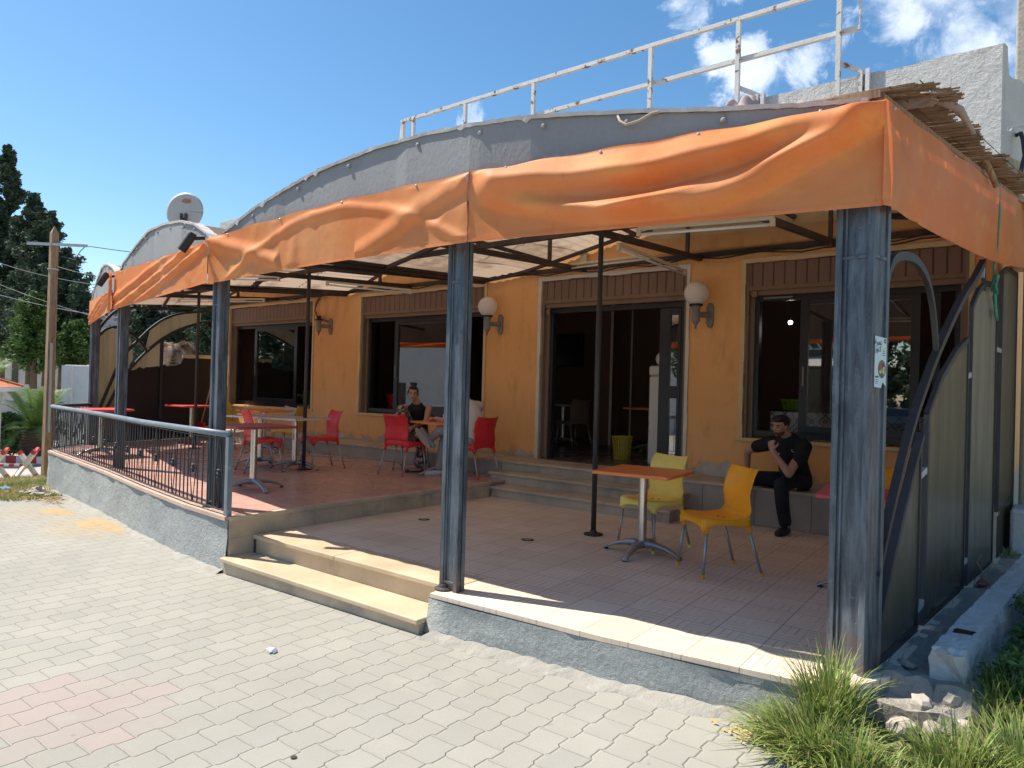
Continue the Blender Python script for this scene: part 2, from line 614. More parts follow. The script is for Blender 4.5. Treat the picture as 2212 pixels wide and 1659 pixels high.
def fabric_mat():
    m, gg, b, o = new_mat('orange_canvas')
    tcn = gg.n('ShaderNodeTexCoord'); ob = tcn.outputs['Object']
    n = gg.noise(ob, 0.9, 6, 0.6)
    c = gg.mix(gg.step(n, 0.35, 0.65), (0.84, 0.275, 0.075), (0.85, 0.37, 0.15))
    n2 = gg.noise(gg.vm('MULTIPLY', ob, (1, 1, 2)), 2.6, 5, 0.6)
    c = gg.mix(gg.m('MULTIPLY', gg.step(n2, 0.50, 0.72), 0.5), c, (0.95, 0.50, 0.15))  # yellow patches: sunlight on the cloth ridges, put into the colour
    n3 = gg.noise(gg.vm('MULTIPLY', ob, (5, 5, 1)), 1.9, 7, 0.7)
    c = gg.mix(gg.m('MULTIPLY', gg.step(n3, 0.55, 0.75), 0.26), c, (0.38, 0.17, 0.10))
    n5 = gg.noise(gg.vm('MULTIPLY', ob, (1, 1, 1)), 7.0, 8, 0.75)
    c = gg.mix(gg.m('MULTIPLY', gg.step(n5, 0.60, 0.72), 0.22), c, (0.86, 0.55, 0.32))
    gg.lk(c, b.inputs['Base Color'])
    b.inputs['Roughness'].default_value = 0.58
    b.inputs['Specular IOR Level'].default_value = 0.32
    bn = gg.n('ShaderNodeBump'); bn.inputs['Strength'].default_value = 0.35; bn.inputs['Distance'].default_value = 0.006
    gg.lk(gg.m('ADD', gg.noise(ob, 14, 5, 0.6), gg.m('MULTIPLY', gg.noise(ob, 4, 3), 2.0)), bn.inputs['Height'])
    gg.lk(bn.outputs[0], b.inputs['Normal'])
    tr = gg.n('ShaderNodeBsdfTranslucent'); gg.lk(gg.mix(0.65, c, (0.90, 0.10, 0.02)), tr.inputs[0])
    mx = gg.n('ShaderNodeMixShader'); mx.inputs[0].default_value = 0.32
    gg.lk(b.outputs[0], mx.inputs[1]); gg.lk(tr.outputs[0], mx.inputs[2]); gg.lk(mx.outputs[0], o.inputs[0])
    return m


def post_mat():
    m, gg, b, o = new_mat('worn_navy_post_paint')
    tcn = gg.n('ShaderNodeTexCoord'); ob = tcn.outputs['Object']
    n = gg.noise(gg.vm('MULTIPLY', ob, (14, 14, 1.6)), 1.6, 8, 0.7, 0.3)
    c = gg.mix(gg.step(n, 0.36, 0.66), (0.040, 0.051, 0.066), (0.125, 0.152, 0.182))
    n2 = gg.noise(gg.vm('MULTIPLY', ob, (3, 3, 1.2)), 3.1, 9, 0.75)
    c = gg.mix(gg.m('MULTIPLY', gg.step(n2, 0.56, 0.74), 0.55), c, (0.22, 0.25, 0.28))
    n3 = gg.noise(ob, 55, 4, 0.7)
    c = gg.mix(gg.m('MULTIPLY', gg.step(n3, 0.62, 0.72), 0.45), c, (0.30, 0.32, 0.34))
    n4 = gg.noise(ob, 11, 4, 0.7)
    c = gg.mix(gg.m('MULTIPLY', gg.step(n4, 0.70, 0.76), 0.6), c, (0.16, 0.09, 0.06))
    Zp = gg.xyz(ob)[2]
    foot = gg.step(gg.m('ADD', Zp, gg.m('MULTIPLY', gg.noise(ob, 9, 6, 0.7), -0.7)), -0.12, -0.30)
    c = gg.mix(gg.m('MULTIPLY', foot, 0.45), c, (0.15, 0.095, 0.065))
    gg.lk(c, b.inputs['Base Color'])
    b.inputs['Roughness'].default_value = 0.5
    bn = gg.n('ShaderNodeBump'); bn.inputs['Strength'].default_value = 0.25; bn.inputs['Distance'].default_value = 0.004
    gg.lk(n2, bn.inputs['Height']); gg.lk(bn.outputs[0], b.inputs['Normal'])
    return m


def wall_mat():
    m, gg, b, o = new_mat('ochre_wall_paint')
    tcn = gg.n('ShaderNodeTexCoord'); ob = tcn.outputs['Object']
    n = gg.noise(ob, 0.8, 7, 0.65)
    c = gg.mix(gg.step(n, 0.3, 0.7), (0.78, 0.40, 0.15), (0.86, 0.465, 0.195))
    n2 = gg.noise(gg.vm('MULTIPLY', ob, (2, 1, 0.7)), 1.7, 7, 0.7)
    c = gg.mix(gg.m('MULTIPLY', gg.step(n2, 0.50, 0.72), 0.42), c, (0.40, 0.18, 0.06))
    n6 = gg.noise(gg.vm('MULTIPLY', ob, (7, 1, 0.55)), 1.5, 7, 0.75)
    c = gg.mix(gg.m('MULTIPLY', gg.step(n6, 0.60, 0.74), 0.35), c, (0.33, 0.17, 0.08))
    n7 = gg.noise(ob, 34, 3, 0.6)
    c = gg.mix(gg.m('MULTIPLY', gg.step(n7, 0.72, 0.76), 0.5), c, (0.25, 0.13, 0.07))
    X, Y, Z = gg.xyz(ob)
    low = gg.step(gg.m('ADD', Z, gg.m('MULTIPLY', gg.noise(ob, 4.5, 7, 0.7), -0.75)), 0.14, 0.10)
    c = gg.mix(gg.m('MULTIPLY', low, 0.9), c, (0.42, 0.37, 0.31))
    gg.lk(c, b.inputs['Base Color'])
    b.inputs['Roughness'].default_value = 0.8
    b.inputs['Specular IOR Level'].default_value = 0.3
    bn = gg.n('ShaderNodeBump'); bn.inputs['Strength'].default_value = 0.35; bn.inputs['Distance'].default_value = 0.008
    gg.lk(gg.m('ADD', gg.noise(ob, 45, 4, 0.6), gg.m('MULTIPLY', low, -1.5)), bn.inputs['Height']); gg.lk(bn.outputs[0], b.inputs['Normal'])
    return m


def dashes(name, c, cbk, per, wd, axis='x', rough=0.5):
    """ribbed sheet: shallow vertical grooves"""
    m, gg, b, o = new_mat(name)
    tcn = gg.n('ShaderNodeTexCoord'); ob = tcn.outputs['Object']
    X, Y, Z = gg.xyz(ob)
    l = lines(gg, X if axis == 'x' else Y if axis == 'y' else Z, per, wd)
    n = gg.noise(ob, 2, 5, 0.6)
    k = gg.m('MULTIPLY_ADD', gg.m('SUBTRACT', n, 0.5), 0.5, 1.0)
    base = gg.mix(1.0, (*c, 1), gg.comb(k, k, k), 'MULTIPLY')
    base = gg.mix(l, base, (*cbk, 1))
    gg.lk(base, b.inputs['Base Color']); b.inputs['Roughness'].default_value = rough
    bn = gg.n('ShaderNodeBump'); bn.inputs['Strength'].default_value = 0.8; bn.inputs['Distance'].default_value = 0.01
    gg.lk(gg.m('MULTIPLY', l, -1.0), bn.inputs['Height']); gg.lk(bn.outputs[0], b.inputs['Normal'])
    return m


def poly_mat(name, c, tr=0.45, alpha=0.0):
    """old translucent twin-wall sheet with vertical flutes and streaks"""
    m, gg, b, o = new_mat(name)
    tcn = gg.n('ShaderNodeTexCoord'); ob = tcn.outputs['Object']
    X, Y, Z = gg.xyz(ob)
    st = gg.noise(gg.vm('MULTIPLY', ob, (4, 4, 0.35)), 1.6, 6, 0.6)
    c1 = gg.mix(gg.step(st, 0.4, 0.7), (*c, 1), (c[0] * 0.75, c[1] * 0.75, c[2] * 0.7, 1))
    lo = gg.step(gg.m('ADD', Z, gg.m('MULTIPLY', gg.noise(ob, 3, 4), 0.6)), 1.5, 0.2)
    c1 = gg.mix(gg.m('MULTIPLY', lo, 0.75), c1, (c[0] * 0.22, c[1] * 0.24, c[2] * 0.26, 1))
    gg.lk(c1, b.inputs['Base Color']); b.inputs['Roughness'].default_value = 0.24
    t = gg.n('ShaderNodeBsdfTranslucent'); gg.lk(c1, t.inputs[0])
    mx = gg.n('ShaderNodeMixShader'); mx.inputs[0].default_value = tr
    gg.lk(b.outputs[0], mx.inputs[1]); gg.lk(t.outputs[0], mx.inputs[2])
    gg.lk(mx.outputs[0], o.inputs[0])
    return m


def roof_mat():
    """old translucent roof sheets, each a little different, grimy in places"""
    m, gg, b, o = new_mat('weathered_translucent_roof_sheet')
    tcn = gg.n('ShaderNodeTexCoord'); ob = tcn.outputs['Object']
    X, Y, Z = gg.xyz(ob)
    wn = gg.n('ShaderNodeTexWhiteNoise', noise_dimensions='2D')
    gg.lk(gg.comb(gg.m('FLOOR', gg.m('DIVIDE', gg.m('ADD', X, 60.0), 0.86)), gg.m('FLOOR', gg.m('DIVIDE', gg.m('ADD', Y, 60.4), 2.2)), 0.0), wn.inputs['Vector'])
    c = gg.mix(gg.step(wn.outputs[0], 0.25, 0.75), (0.46, 0.345, 0.25), (0.56, 0.44, 0.335))
    n = gg.noise(ob, 1.1, 7, 0.7)
    c = gg.mix(gg.m('MULTIPLY', gg.step(n, 0.48, 0.62), 0.6), c, (0.20, 0.125, 0.085))
    c = gg.mix(gg.m('MULTIPLY', gg.step(X, 1.6, 3.4), 0.75), c, (0.24, 0.15, 0.10))  # right-hand sheets browner: shade of the reed mats above, put into the colour
    sm_ = gg.m('MAXIMUM', lines(gg, gg.m('ADD', X, 60.0), 0.86, 0.02), lines(gg, gg.m('ADD', Y, 60.4), 2.2, 0.02))
    c = gg.mix(gg.m('MULTIPLY', sm_, 0.7), c, (0.08, 0.06, 0.05))
    gg.lk(c, b.inputs['Base Color']); b.inputs['Roughness'].default_value = 0.6
    t = gg.n('ShaderNodeBsdfTranslucent'); gg.lk(c, t.inputs[0])
    mx = gg.n('ShaderNodeMixShader'); mx.inputs[0].default_value = 0.34
    gg.lk(b.outputs[0], mx.inputs[1]); gg.lk(t.outputs[0], mx.inputs[2]); gg.lk(mx.outputs[0], o.inputs[0])
    return m


def emit(name, c, s):
    m, gg, b, o = new_mat(name)
    b.inputs['Base Color'].default_value = (*c, 1)
    b.inputs['Emission Color'].default_value = (*c, 1)
    b.inputs['Emission Strength'].default_value = s
    return m


MT = dict(
    paver=paver_mat(),
    earth=P('dry_earth', (0.36, 0.29, 0.19), 0.95, var=0.3, vs=1.5, col2=(0.20, 0.20, 0.09), c2s=0.9, bump=0.8, bs=14, fine=0.2),
    road=P('worn_road', (0.40, 0.38, 0.35), 0.9, var=0.2, vs=0.7, fine=0.15, bump=0.3, bs=60),
    tile_low=floor_mat('embossed_beige_tile', (0.72, 0.585, 0.455), (0.79, 0.655, 0.525), (0.13, 0.10, 0.085), 0.31, 0.42),
    tile_top=floor_mat('glossy_terracotta_tile', (0.53, 0.31, 0.245), (0.60, 0.37, 0.30), (0.24, 0.13, 0.10), 0.31, 0.24, weave=False, spec=0.6),
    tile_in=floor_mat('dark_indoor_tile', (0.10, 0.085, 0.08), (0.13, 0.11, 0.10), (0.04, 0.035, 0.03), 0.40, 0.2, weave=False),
    plaster=plaster_mat('grey_rough_plaster', (0.41, 0.435, 0.42), (0.34, 0.365, 0.36), (0.20, 0.205, 0.20), 1.0),
    parapet=plaster_mat('pale_rough_render', (0.62, 0.62, 0.60), (0.54, 0.55, 0.54), (0.34, 0.31, 0.27), 0.9),
    marble=P('cream_marble', (0.55, 0.435, 0.295), 0.5, var=0.22, vs=2.5, col2=(0.43, 0.32, 0.19), c2s=3.5, c2t=(0.52, 0.75), fine=0.06, bump=0.15, bs=50),
    marble_side=P('aged_marble', (0.52, 0.42, 0.30), 0.6, var=0.3, vs=2.2, col2=(0.34, 0.29, 0.24), c2s=2.5, c2t=(0.45, 0.7), fine=0.12, bump=0.3, bs=40),
    capstone=P('pinkish_edge_tile', (0.60, 0.42, 0.33), 0.6, var=0.2, vs=3, bump=0.2),
    ochre=wall_mat(),
    brownrib=None,
    browntrim=P('brown_frame_paint', (0.215, 0.135, 0.085), 0.55, var=0.2, vs=4, bump=0.15),
    jamb=P('taupe_jamb_paint', (0.23, 0.175, 0.125), 0.6, var=0.2, vs=3, bump=0.2),
    creamtrim=P('cream_trim_paint', (0.68, 0.50, 0.27), 0.7, var=0.12, vs=4, bump=0.35, bs=20),
    whitetrim=P('white_trim_paint', (0.66, 0.60, 0.52), 0.7, var=0.12, vs=4, bump=0.35, bs=20),
    blackal=P('black_aluminium', (0.022, 0.025, 0.030), 0.35, var=0.1),
    glass=glass_mat('window_glass'),
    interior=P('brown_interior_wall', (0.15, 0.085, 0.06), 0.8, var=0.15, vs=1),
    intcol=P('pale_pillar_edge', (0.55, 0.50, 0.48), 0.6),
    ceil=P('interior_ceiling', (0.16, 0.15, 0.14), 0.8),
    post=post_mat(),
    steel=P('dark_brown_steel', (0.045, 0.036, 0.034), 0.6, var=0.3, vs=6, col2=(0.10, 0.055, 0.035), c2s=5, bump=0.2),
    polebl=P('black_pole_paint', (0.040, 0.040, 0.044), 0.5, var=0.3, vs=6),
    rail=P('black_railing_paint', (0.030, 0.034, 0.040), 0.65, var=0.3, vs=8),
    railtop=P('worn_blue_grey_tube', (0.17, 0.205, 0.245), 0.42, var=0.3, vs=5, col2=(0.33, 0.36, 0.38), c2s=12, c2t=(0.58, 0.68), stretch=(1, 1, 1)),
    fascia=P('grey_painted_board', (0.275, 0.275, 0.275), 0.7, var=0.14, vs=1.6, col2=(0.33, 0.33, 0.33), c2s=1.1, c2t=(0.5, 0.8), bump=0.35, bs=34, fine=0.1, stretch=(1, 1, 0.6)),
    fascia_edge=P('bleached_felt_edge', (0.58, 0.55, 0.52), 0.9, var=0.3, vs=6, bump=0.6),
    roof=roof_mat(),
    canvas=fabric_mat(),
    whitesteel=P('white_paint_rusty_steel', (0.66, 0.66, 0.64), 0.6, var=0.12, vs=5, col2=(0.20, 0.105, 0.055), c2s=7, c2t=(0.56, 0.62), bump=0.3),
    reed=P('dry_reed', (0.24, 0.145, 0.085), 0.85, var=0.45, vs=14, bump=0.5, bs=60),
    rag=P('bleached_pinkish_rag', (0.36, 0.285, 0.265), 0.9, var=0.2, vs=6, bump=0.4),
    lampw=P('opal_lamp_globe', (0.93, 0.89, 0.86), 0.25, var=0.02, trans=0.3),
    lampg=P('grey_lamp_casting', (0.21, 0.20, 0.20), 0.5, var=0.2, vs=9, bump=0.2),
    tubew=P('yellowed_tube_fitting', (0.62, 0.55, 0.42), 0.5, var=0.1),
    chrome=P('brushed_steel', (0.66, 0.64, 0.60), 0.30, metal=1.0, var=0.03, vs=3),
    castal=P('cast_aluminium', (0.36, 0.38, 0.41), 0.42, metal=0.7, var=0.15, vs=10, bump=0.1),
    alleg=P('satin_aluminium_leg', (0.42, 0.41, 0.40), 0.38, metal=0.6, var=0.1),
    red=P('red_plastic', (0.74, 0.028, 0.038), 0.36, var=0.12, vs=8, col2=(0.729, 0.124, 0.132), c2s=16, c2t=(0.56, 0.75), bump=0.15, bs=400),
    amber=P('amber_plastic', (1.0, 0.40, 0.012), 0.36, var=0.12, vs=8, col2=(0.95, 0.525, 0.117), c2s=16, c2t=(0.56, 0.75), bump=0.15, bs=400),
    pale=P('faded_yellow_plastic', (0.95, 0.76, 0.17), 0.45, var=0.12, vs=8, col2=(0.907, 0.746, 0.245), c2s=16, c2t=(0.56, 0.75), bump=0.15, bs=400),
    mustard=P('mustard_plastic', (0.66, 0.41, 0.07), 0.45, var=0.12, vs=8, col2=(0.661, 0.449, 0.16), c2s=16, c2t=(0.56, 0.75), bump=0.15, bs=400),
    green=P('green_plastic', (0.09, 0.26, 0.06), 0.4, var=0.08),
    brownp=P('taupe_plastic', (0.20, 0.14, 0.11), 0.5, var=0.08),
    orange_top=P('orange_table_top', (0.92, 0.27, 0.075), 0.38, var=0.08, vs=6, fine=0.05),
    red_top=P('red_table_top', (0.75, 0.07, 0.08), 0.42, var=0.1, vs=6),
    maroon_top=P('faded_maroon_table_top', (0.36, 0.060, 0.075), 0.5, var=0.2, vs=5, col2=(0.20, 0.06, 0.06), c2s=6),
    wood_top=P('grey_wood_table_top', (0.40, 0.33, 0.27), 0.6, var=0.35, vs=3, stretch=(1, 8, 1), fine=0.1),
    white_edge=P('white_table_edge', (0.70, 0.66, 0.63), 0.5),
    skin=P('tan_skin', (0.50, 0.27, 0.18), 0.5, var=0.08, vs=12, spec=0.4),
    skin2=P('light_tan_skin', (0.46, 0.26, 0.18), 0.5, var=0.08, vs=12, spec=0.4),
    hair=P('black_hair', (0.014, 0.011, 0.010), 0.5, var=0.4, vs=40, bump=0.9, bs=120),
    blackcloth=P('black_cotton', (0.022, 0.022, 0.024), 0.9, var=0.4, vs=8, bump=1.0, bs=13, spec=0.2),
    navycloth=P('dark_navy_trousers', (0.024, 0.027, 0.036), 0.9, var=0.4, vs=8, bump=1.0, bs=13, spec=0.2),
    greycloth=P('grey_cotton', (0.30, 0.28, 0.275), 0.9, var=0.12, vs=8, bump=0.5, bs=18),
    whitecloth=P('white_cotton', (0.60, 0.56, 0.53), 0.9, var=0.1, vs=6, bump=0.4, bs=18),
    pattern=P('patterned_cloth', (0.06, 0.025, 0.032), 0.9, var=0.2, vs=8, col2=(0.42, 0.33, 0.29), c2s=26, c2t=(0.50, 0.54), bump=0.2),
    rubber=P('black_rubber', (0.02, 0.02, 0.02), 0.6, var=0.1),
    white=P('white_plastic', (0.70, 0.70, 0.68), 0.4, var=0.06),
    sole=P('beige_shoe_sole', (0.42, 0.36, 0.27), 0.8, var=0.15, vs=30, bump=0.6, bs=90),
    eye=P('dark_eye', (0.02, 0.015, 0.012), 0.3),
    lip=P('brown_lip', (0.27, 0.11, 0.09), 0.5),
    white_render=plaster_mat('white_limewash', (0.78, 0.78, 0.78), (0.72, 0.72, 0.73), (0.45, 0.42, 0.38), 0.4),
    cream_render=plaster_mat('cream_render', (0.55, 0.52, 0.46), (0.48, 0.46, 0.42), (0.30, 0.28, 0.25), 0.4),
    grey_render=plaster_mat('grey_render', (0.36, 0.37, 0.38), (0.32, 0.33, 0.34), (0.2, 0.2, 0.2), 0.4),
    sand_render=plaster_mat('sandy_beige_render', (0.46, 0.38, 0.25), (0.38, 0.31, 0.21), (0.22, 0.18, 0.13), 0.5),
    ptile=P('plinth_tile', (0.38, 0.33, 0.265), 0.5, var=0.25, vs=2.2, col2=(0.34, 0.30, 0.25), c2s=3, fine=0.1),
    flake=P('flaked_plaster', (0.52, 0.47, 0.40), 0.9, var=0.25, vs=9, bump=0.7),
    fillet=P('sandy_cement', (0.315, 0.305, 0.27), 0.95, var=0.25, vs=6, bump=0.8, bs=50, fine=0.15),
    concrete=plaster_mat('cracked_concrete', (0.40, 0.37, 0.32), (0.33, 0.305, 0.27), (0.16, 0.14, 0.12), 1.0),
    bluewhite=plaster_mat('bluish_painted_block', (0.66, 0.64, 0.62), (0.56, 0.54, 0.50), (0.22, 0.20, 0.18), 0.9),
    wood=P('weathered_pole_wood', (0.34, 0.22, 0.13), 0.85, var=0.35, vs=4, stretch=(5, 5, 0.6), col2=(0.18, 0.11, 0.07), c2s=6, bump=0.5, bs=30),
    galv=P('galvanised_steel', (0.48, 0.50, 0.51), 0.5, metal=0.4, var=0.15),
    wire=P('wire_dark', (0.10, 0.11, 0.12), 0.6),
    bark=P('tree_bark', (0.13, 0.095, 0.065), 0.95, var=0.4, vs=6, stretch=(3, 3, 0.7), bump=0.9, bs=14),
    leafd=P('dark_cypress_leaf', (0.070, 0.105, 0.066), 0.75, var=0.5, vs=1.4, spec=0.25, trans=0.12),
    leafg=P('bright_cypress_leaf', (0.085, 0.150, 0.038), 0.7, var=0.4, vs=1.6, spec=0.25, trans=0.2),
    palm=P('palm_leaf', (0.145, 0.245, 0.065), 0.5, var=0.35, vs=3, trans=0.3),
    drypalm=P('dry_palm_leaf', (0.30, 0.21, 0.15), 0.8, var=0.35, vs=3, trans=0.1),
    grass=P('grass_blade', (0.24, 0.33, 0.085), 0.55, var=0.6, vs=22, col2=(0.44, 0.38, 0.17), c2s=28, c2t=(0.52, 0.60), trans=0.35),
    drygrass=P('dry_grass_blade', (0.38, 0.33, 0.13), 0.7, var=0.35, vs=2, col2=(0.14, 0.20, 0.045), c2s=1.2, c2t=(0.42, 0.6), trans=0.25),
    weed=P('weed_leaf', (0.085, 0.17, 0.045), 0.55, var=0.4, vs=8, trans=0.25),
    terra=P('terracotta_roof_tile', (0.55, 0.185, 0.085), 0.8, var=0.3, vs=5, bump=0.3),
    redp=P('red_road_paint', (0.52, 0.045, 0.045), 0.7, var=0.2, vs=8),
    whitep=P('white_road_paint', (0.68, 0.63, 0.54), 0.7, var=0.2, vs=8, col2=(0.42, 0.32, 0.2), c2s=10, c2t=(0.58, 0.68)),
    dish=P('dish_grey_enamel', (0.50, 0.48, 0.43), 0.5, var=0.08, vs=3),
    polyc=poly_mat('yellowed_polycarbonate', (0.27, 0.225, 0.15), 0.22),
    polyl=poly_mat('pale_polycarbonate', (0.50, 0.46, 0.36), 0.38),
    darkcloth=P('black_tarpaulin', (0.022, 0.020, 0.024), 0.8, var=0.3, vs=2, bump=0.4, bs=6),
    poster=P('pale_blue_paper', (0.55, 0.70, 0.74), 0.6, var=0.05),
    ink=P('dark_ink', (0.05, 0.07, 0.10), 0.6),
    yink=P('yellow_ink', (0.80, 0.62, 0.06), 0.6),
    rink=P('red_ink', (0.50, 0.05, 0.05), 0.6),
    gink=P('olive_ink', (0.30, 0.36, 0.10), 0.6),
    rope=P('green_nylon_rope', (0.09, 0.36, 0.25), 0.7, var=0.3, vs=30, bump=0.9, bs=160),
    ropefray=P('frayed_string', (0.42, 0.36, 0.28), 0.8),
    cable=P('black_cable', (0.02, 0.02, 0.022), 0.5),
    sand=P('yellow_sand', (0.40, 0.30, 0.165), 0.95, var=0.2, vs=8, bump=0.5, bs=120),
    straw=P('dry_straw', (0.50, 0.37, 0.18), 0.9, var=0.4, vs=9),
    brick=P('broken_brick', (0.34, 0.13, 0.08), 0.9, var=0.3, vs=9, bump=0.5),
    rubble=P('broken_concrete', (0.42, 0.38, 0.32), 0.95, var=0.25, vs=7, bump=0.8, bs=24),
    paperw=P('white_paper_litter', (0.72, 0.74, 0.75), 0.8),
    bluepl=P('blue_plastic_litter', (0.20, 0.42, 0.62), 0.4),
    greenb=P('lime_basket_plastic', (0.16, 0.38, 0.03), 0.4),
    yellowb=P('yellow_bin_plastic', (0.40, 0.34, 0.04), 0.4),
    fridge=P('white_enamel', (0.62, 0.62, 0.60), 0.3, var=0.05),
    carpaint=P('dark_blue_car_paint', (0.015, 0.020, 0.032), 0.15, var=0.02),
    carglass=P('car_glass', (0.03, 0.035, 0.04), 0.05, var=0.0),
    patbl=P('blue_patch', (0.05, 0.12, 0.20), 0.6),
    lampon=emit('lit_lamp', (1.0, 0.98, 0.92), 5.0),
    corr=dashes('corrugated_cream_sheet', (0.62, 0.58, 0.50), (0.30, 0.28, 0.24), 0.10, 0.02),
)
MT['brownrib'] = dashes('ribbed_brown_shutter_cover', (0.205, 0.120, 0.085), (0.07, 0.04, 0.03), 0.125, 0.010)
# ================================================================== SETTING
FZ, TZ, LZ = 0.0, 0.19, 0.42          # lower floor, terrace, door sill level
WY = 8.4                              # front wall plane


def gz(x, y):
    z = -0.235 - 0.014 * max(0.0, -x - 1.0)
    if x > -1:
        z = -0.235
    if x < -13.0:
        t = min(1.0, (-13.0 - x) / 6.0)
        z -= 0.30 * t * t * (3 - 2 * t)
    return z


# one big ground sheet out to the horizon
xs = [-900, -300, -120, -60, -40, -30, -26, -22, -20] + [-19 + k * 0.5 for k in range(45)] + [5, 8, 15, 40, 150, 900]
ys = [-900, -200, -60, -25, -12, -6, -2, 0, 1, 2, 3, 3.5, 4, 4.5, 5, 6, 8, 12, 20, 30, 60, 150, 400, 1200]
mb = MB()
for x in xs:
    for y in ys:
        mb.v.append((x, y, gz(x, y) - 0.02))
ny = len(ys)
for i in range(len(xs) - 1):
    for j in range(ny - 1):
        a = i * ny + j
        mb.f.append((a, a + ny, a + ny + 1, a + 1))
struct(mb.build('ground', MT['earth'], smooth=True))

# paved forecourt
mb = MB()
edge = [(-14.6, -9), (-14.6, 3.0), (-12.3, 3.55), (-11.9, 4.05), (-11.1, 4.35), (-9.8, 4.35), (-6.3, 3.8), (-5.9, 3.6), (-1.0, 3.72), (-0.72, 3.4), (0.3, 3.3), (6, 3.2), (6, -9)]
NX = 120
for i in range(NX + 1):
    x = -14.6 + 20.6 * i / NX
    top = None
    for k in range(1, len(edge) - 2):
        (xa, ya), (xb, yb) = edge[k], edge[k + 1]
        if xa <= x <= xb + 1e-6 and xb > xa:
            top = ya + (yb - ya) * (x - xa) / (xb - xa)
    if top is None:
        top = 3.2
    for j in range(9):
        y = -9 + (top + 9) * j / 8
        mb.v.append((x, y, gz(x, y) - 0.004))
for i in range(NX):
    for j in range(8):
        a = i * 9 + j
        mb.f.append((a, a + 9, a + 10, a + 1))
struct(mb.build('pavement', MT['paver'], smooth=True))

mb = MB()
def rp(x, y): return (x, y, gz(x, y) - 0.012)
mb.quad(rp(-23.5, -14), rp(-15.9, -14), rp(-16.3, 5.2), rp(-23.5, 5.2))
mb.quad(rp(-23.5, 5.2), rp(-16.3, 5.2), rp(-16.8, 14), rp(-24, 14))
mb.quad(rp(-60, 6), rp(-24, 6), rp(-24, 13), rp(-60, 15))
struct(mb.build('road', MT['road']))

# ------------------------------------------------------------------ raised terrace
front = [(-6.0, 3.50), (-6.87, 3.57), (-8.4, 3.80), (-9.87, 4.06), (-11.6, 4.31), (-13.29, 4.55)]
left = [(-14.15, 5.62), (-14.95, 8.40)]
tpoly = front + left + [(-6.0, 8.40)]
t = thing('raised_terrace', 'raised cafe terrace with glossy terracotta tiles behind the black railing', 'terrace', (-9.5, 5.5, -0.4))
MB().prism([(x, y) for x, y in tpoly][::-1], TZ - 0.03, TZ).build('tile_floor', MT['tile_top'], t)
pw = [(-6.0 - 0.012, 3.50 + 0.03)] + [(x, y + 0.03) for x, y in front[1:-1]] + [(-13.25, 4.58), (-14.11, 5.63), (-14.9, 8.38), (-6.012, 8.38)]
mb = MB()
# front wall, subdivided and slightly uneven
fp = [(-5.985, 3.505)] + front[1:] + [(-14.13, 5.62)]
def wallstrip(mb, pts, z0f, z1f, amp, nz=8, step=0.18):
    P2 = []
    for (xa, ya), (xb, yb) in zip(pts[:-1], pts[1:]):
        L = math.hypot(xb - xa, yb - ya); n = max(1, int(L / step))
        for k in range(n):
            P2.append((xa + (xb - xa) * k / n, ya + (yb - ya) * k / n))
    P2.append(pts[-1])
    base = len(mb.v)
    for (x, y) in P2:
        for j in range(nz + 1):
            f = j / nz
            z0 = z0f(x, y); z1 = z1f(x, y)
            bul = amp * (math.sin(x * 5.1 + f * 4) * .5 + math.sin(x * 11.3 - f * 7) * .35 + random.uniform(-.5, .5)) + (0.035 * (1 - f) ** 2)
            mb.v.append((x, y - bul, z0 + (z1 - z0) * f))
    for i in range(len(P2) - 1):
        for j in range(nz):
            a = base + i * (nz + 1) + j
            mb.f.append((a, a + 1, a + nz + 2, a + nz + 1))
wallstrip(mb, fp, lambda x, y: gz(x, y) - 0.1, lambda x, y: TZ - 0.035, 0.012)
mb.build('front_wall', MT['plaster'], t, smooth=True)
mb = MB(); mb.prism(pw[::-1], -0.8, TZ - 0.032); mb.build('core', MT['plaster'], t)
mb = MB()
for (xa, ya), (xb, yb) in zip(front[:-1], front[1:]):
    mb.quad((xa, ya - .012, TZ + .002), (xb, yb - .012, TZ + .002), (xb, yb + .12, TZ + .002), (xa, ya + .12, TZ + .002))
    mb.quad((xb, yb - .012, TZ + .002), (xa, ya - .012, TZ + .002), (xa, ya - .012, TZ - .034), (xb, yb - .012, TZ - .034))
mb.build('edge_tile', MT['capstone'], t)
mb = MB()
mb.box(-6.005, 3.52, TZ - .035, -5.955, 7.20, TZ + .004)
mb.build('nosing', MT['marble_side'], t, bevel=0.004)
mb = MB()
for k in range(12):
    ya = 3.52 + k * 0.31; yb = min(ya + 0.308, 7.20)
    if ya < 7.2:
        mb.box(-6.0, ya, -0.002, -5.972, yb, TZ - .036)
mb.box(-6.0, 3.52, -0.30, -5.974, 3.77, -0.004)
mb.build('side_tile', MT['marble_side'], t)

def fillet(pts, par, wd=.075):
    """crumbly cement fillet along the foot of a wall"""
    mb = MB(); P2 = []
    for (xa, ya), (xb, yb) in zip(pts[:-1], pts[1:]):
        L = math.hypot(xb - xa, yb - ya); n = max(1, int(L / .05))
        for k in range(n):
            P2.append((xa + (xb - xa) * k / n, ya + (yb - ya) * k / n))
    for (x, y) in P2:
        w_ = wd * (.45 + .5 * abs(math.sin(x * 2.3 + math.sin(x * 9)))) * random.uniform(.8, 1.2)
        mb.v += [(x, y - .005, gz(x, y) + .026 + random.uniform(-.008, .010)), (x, y - .045 - w_ * .4, gz(x, y) + .012 + random.uniform(-.002, .004)), (x, y - .045 - w_, gz(x, y) - .006)]
    for k in range(len(P2) - 1):
        a = 3 * k
        mb.f += [(a, a + 1, a + 4, a + 3), (a + 1, a + 2, a + 5, a + 4)]
    mb.build('cement_fillet', MT['fillet'], par)
fillet([(x, y) for x, y in fp[:-1]], t)

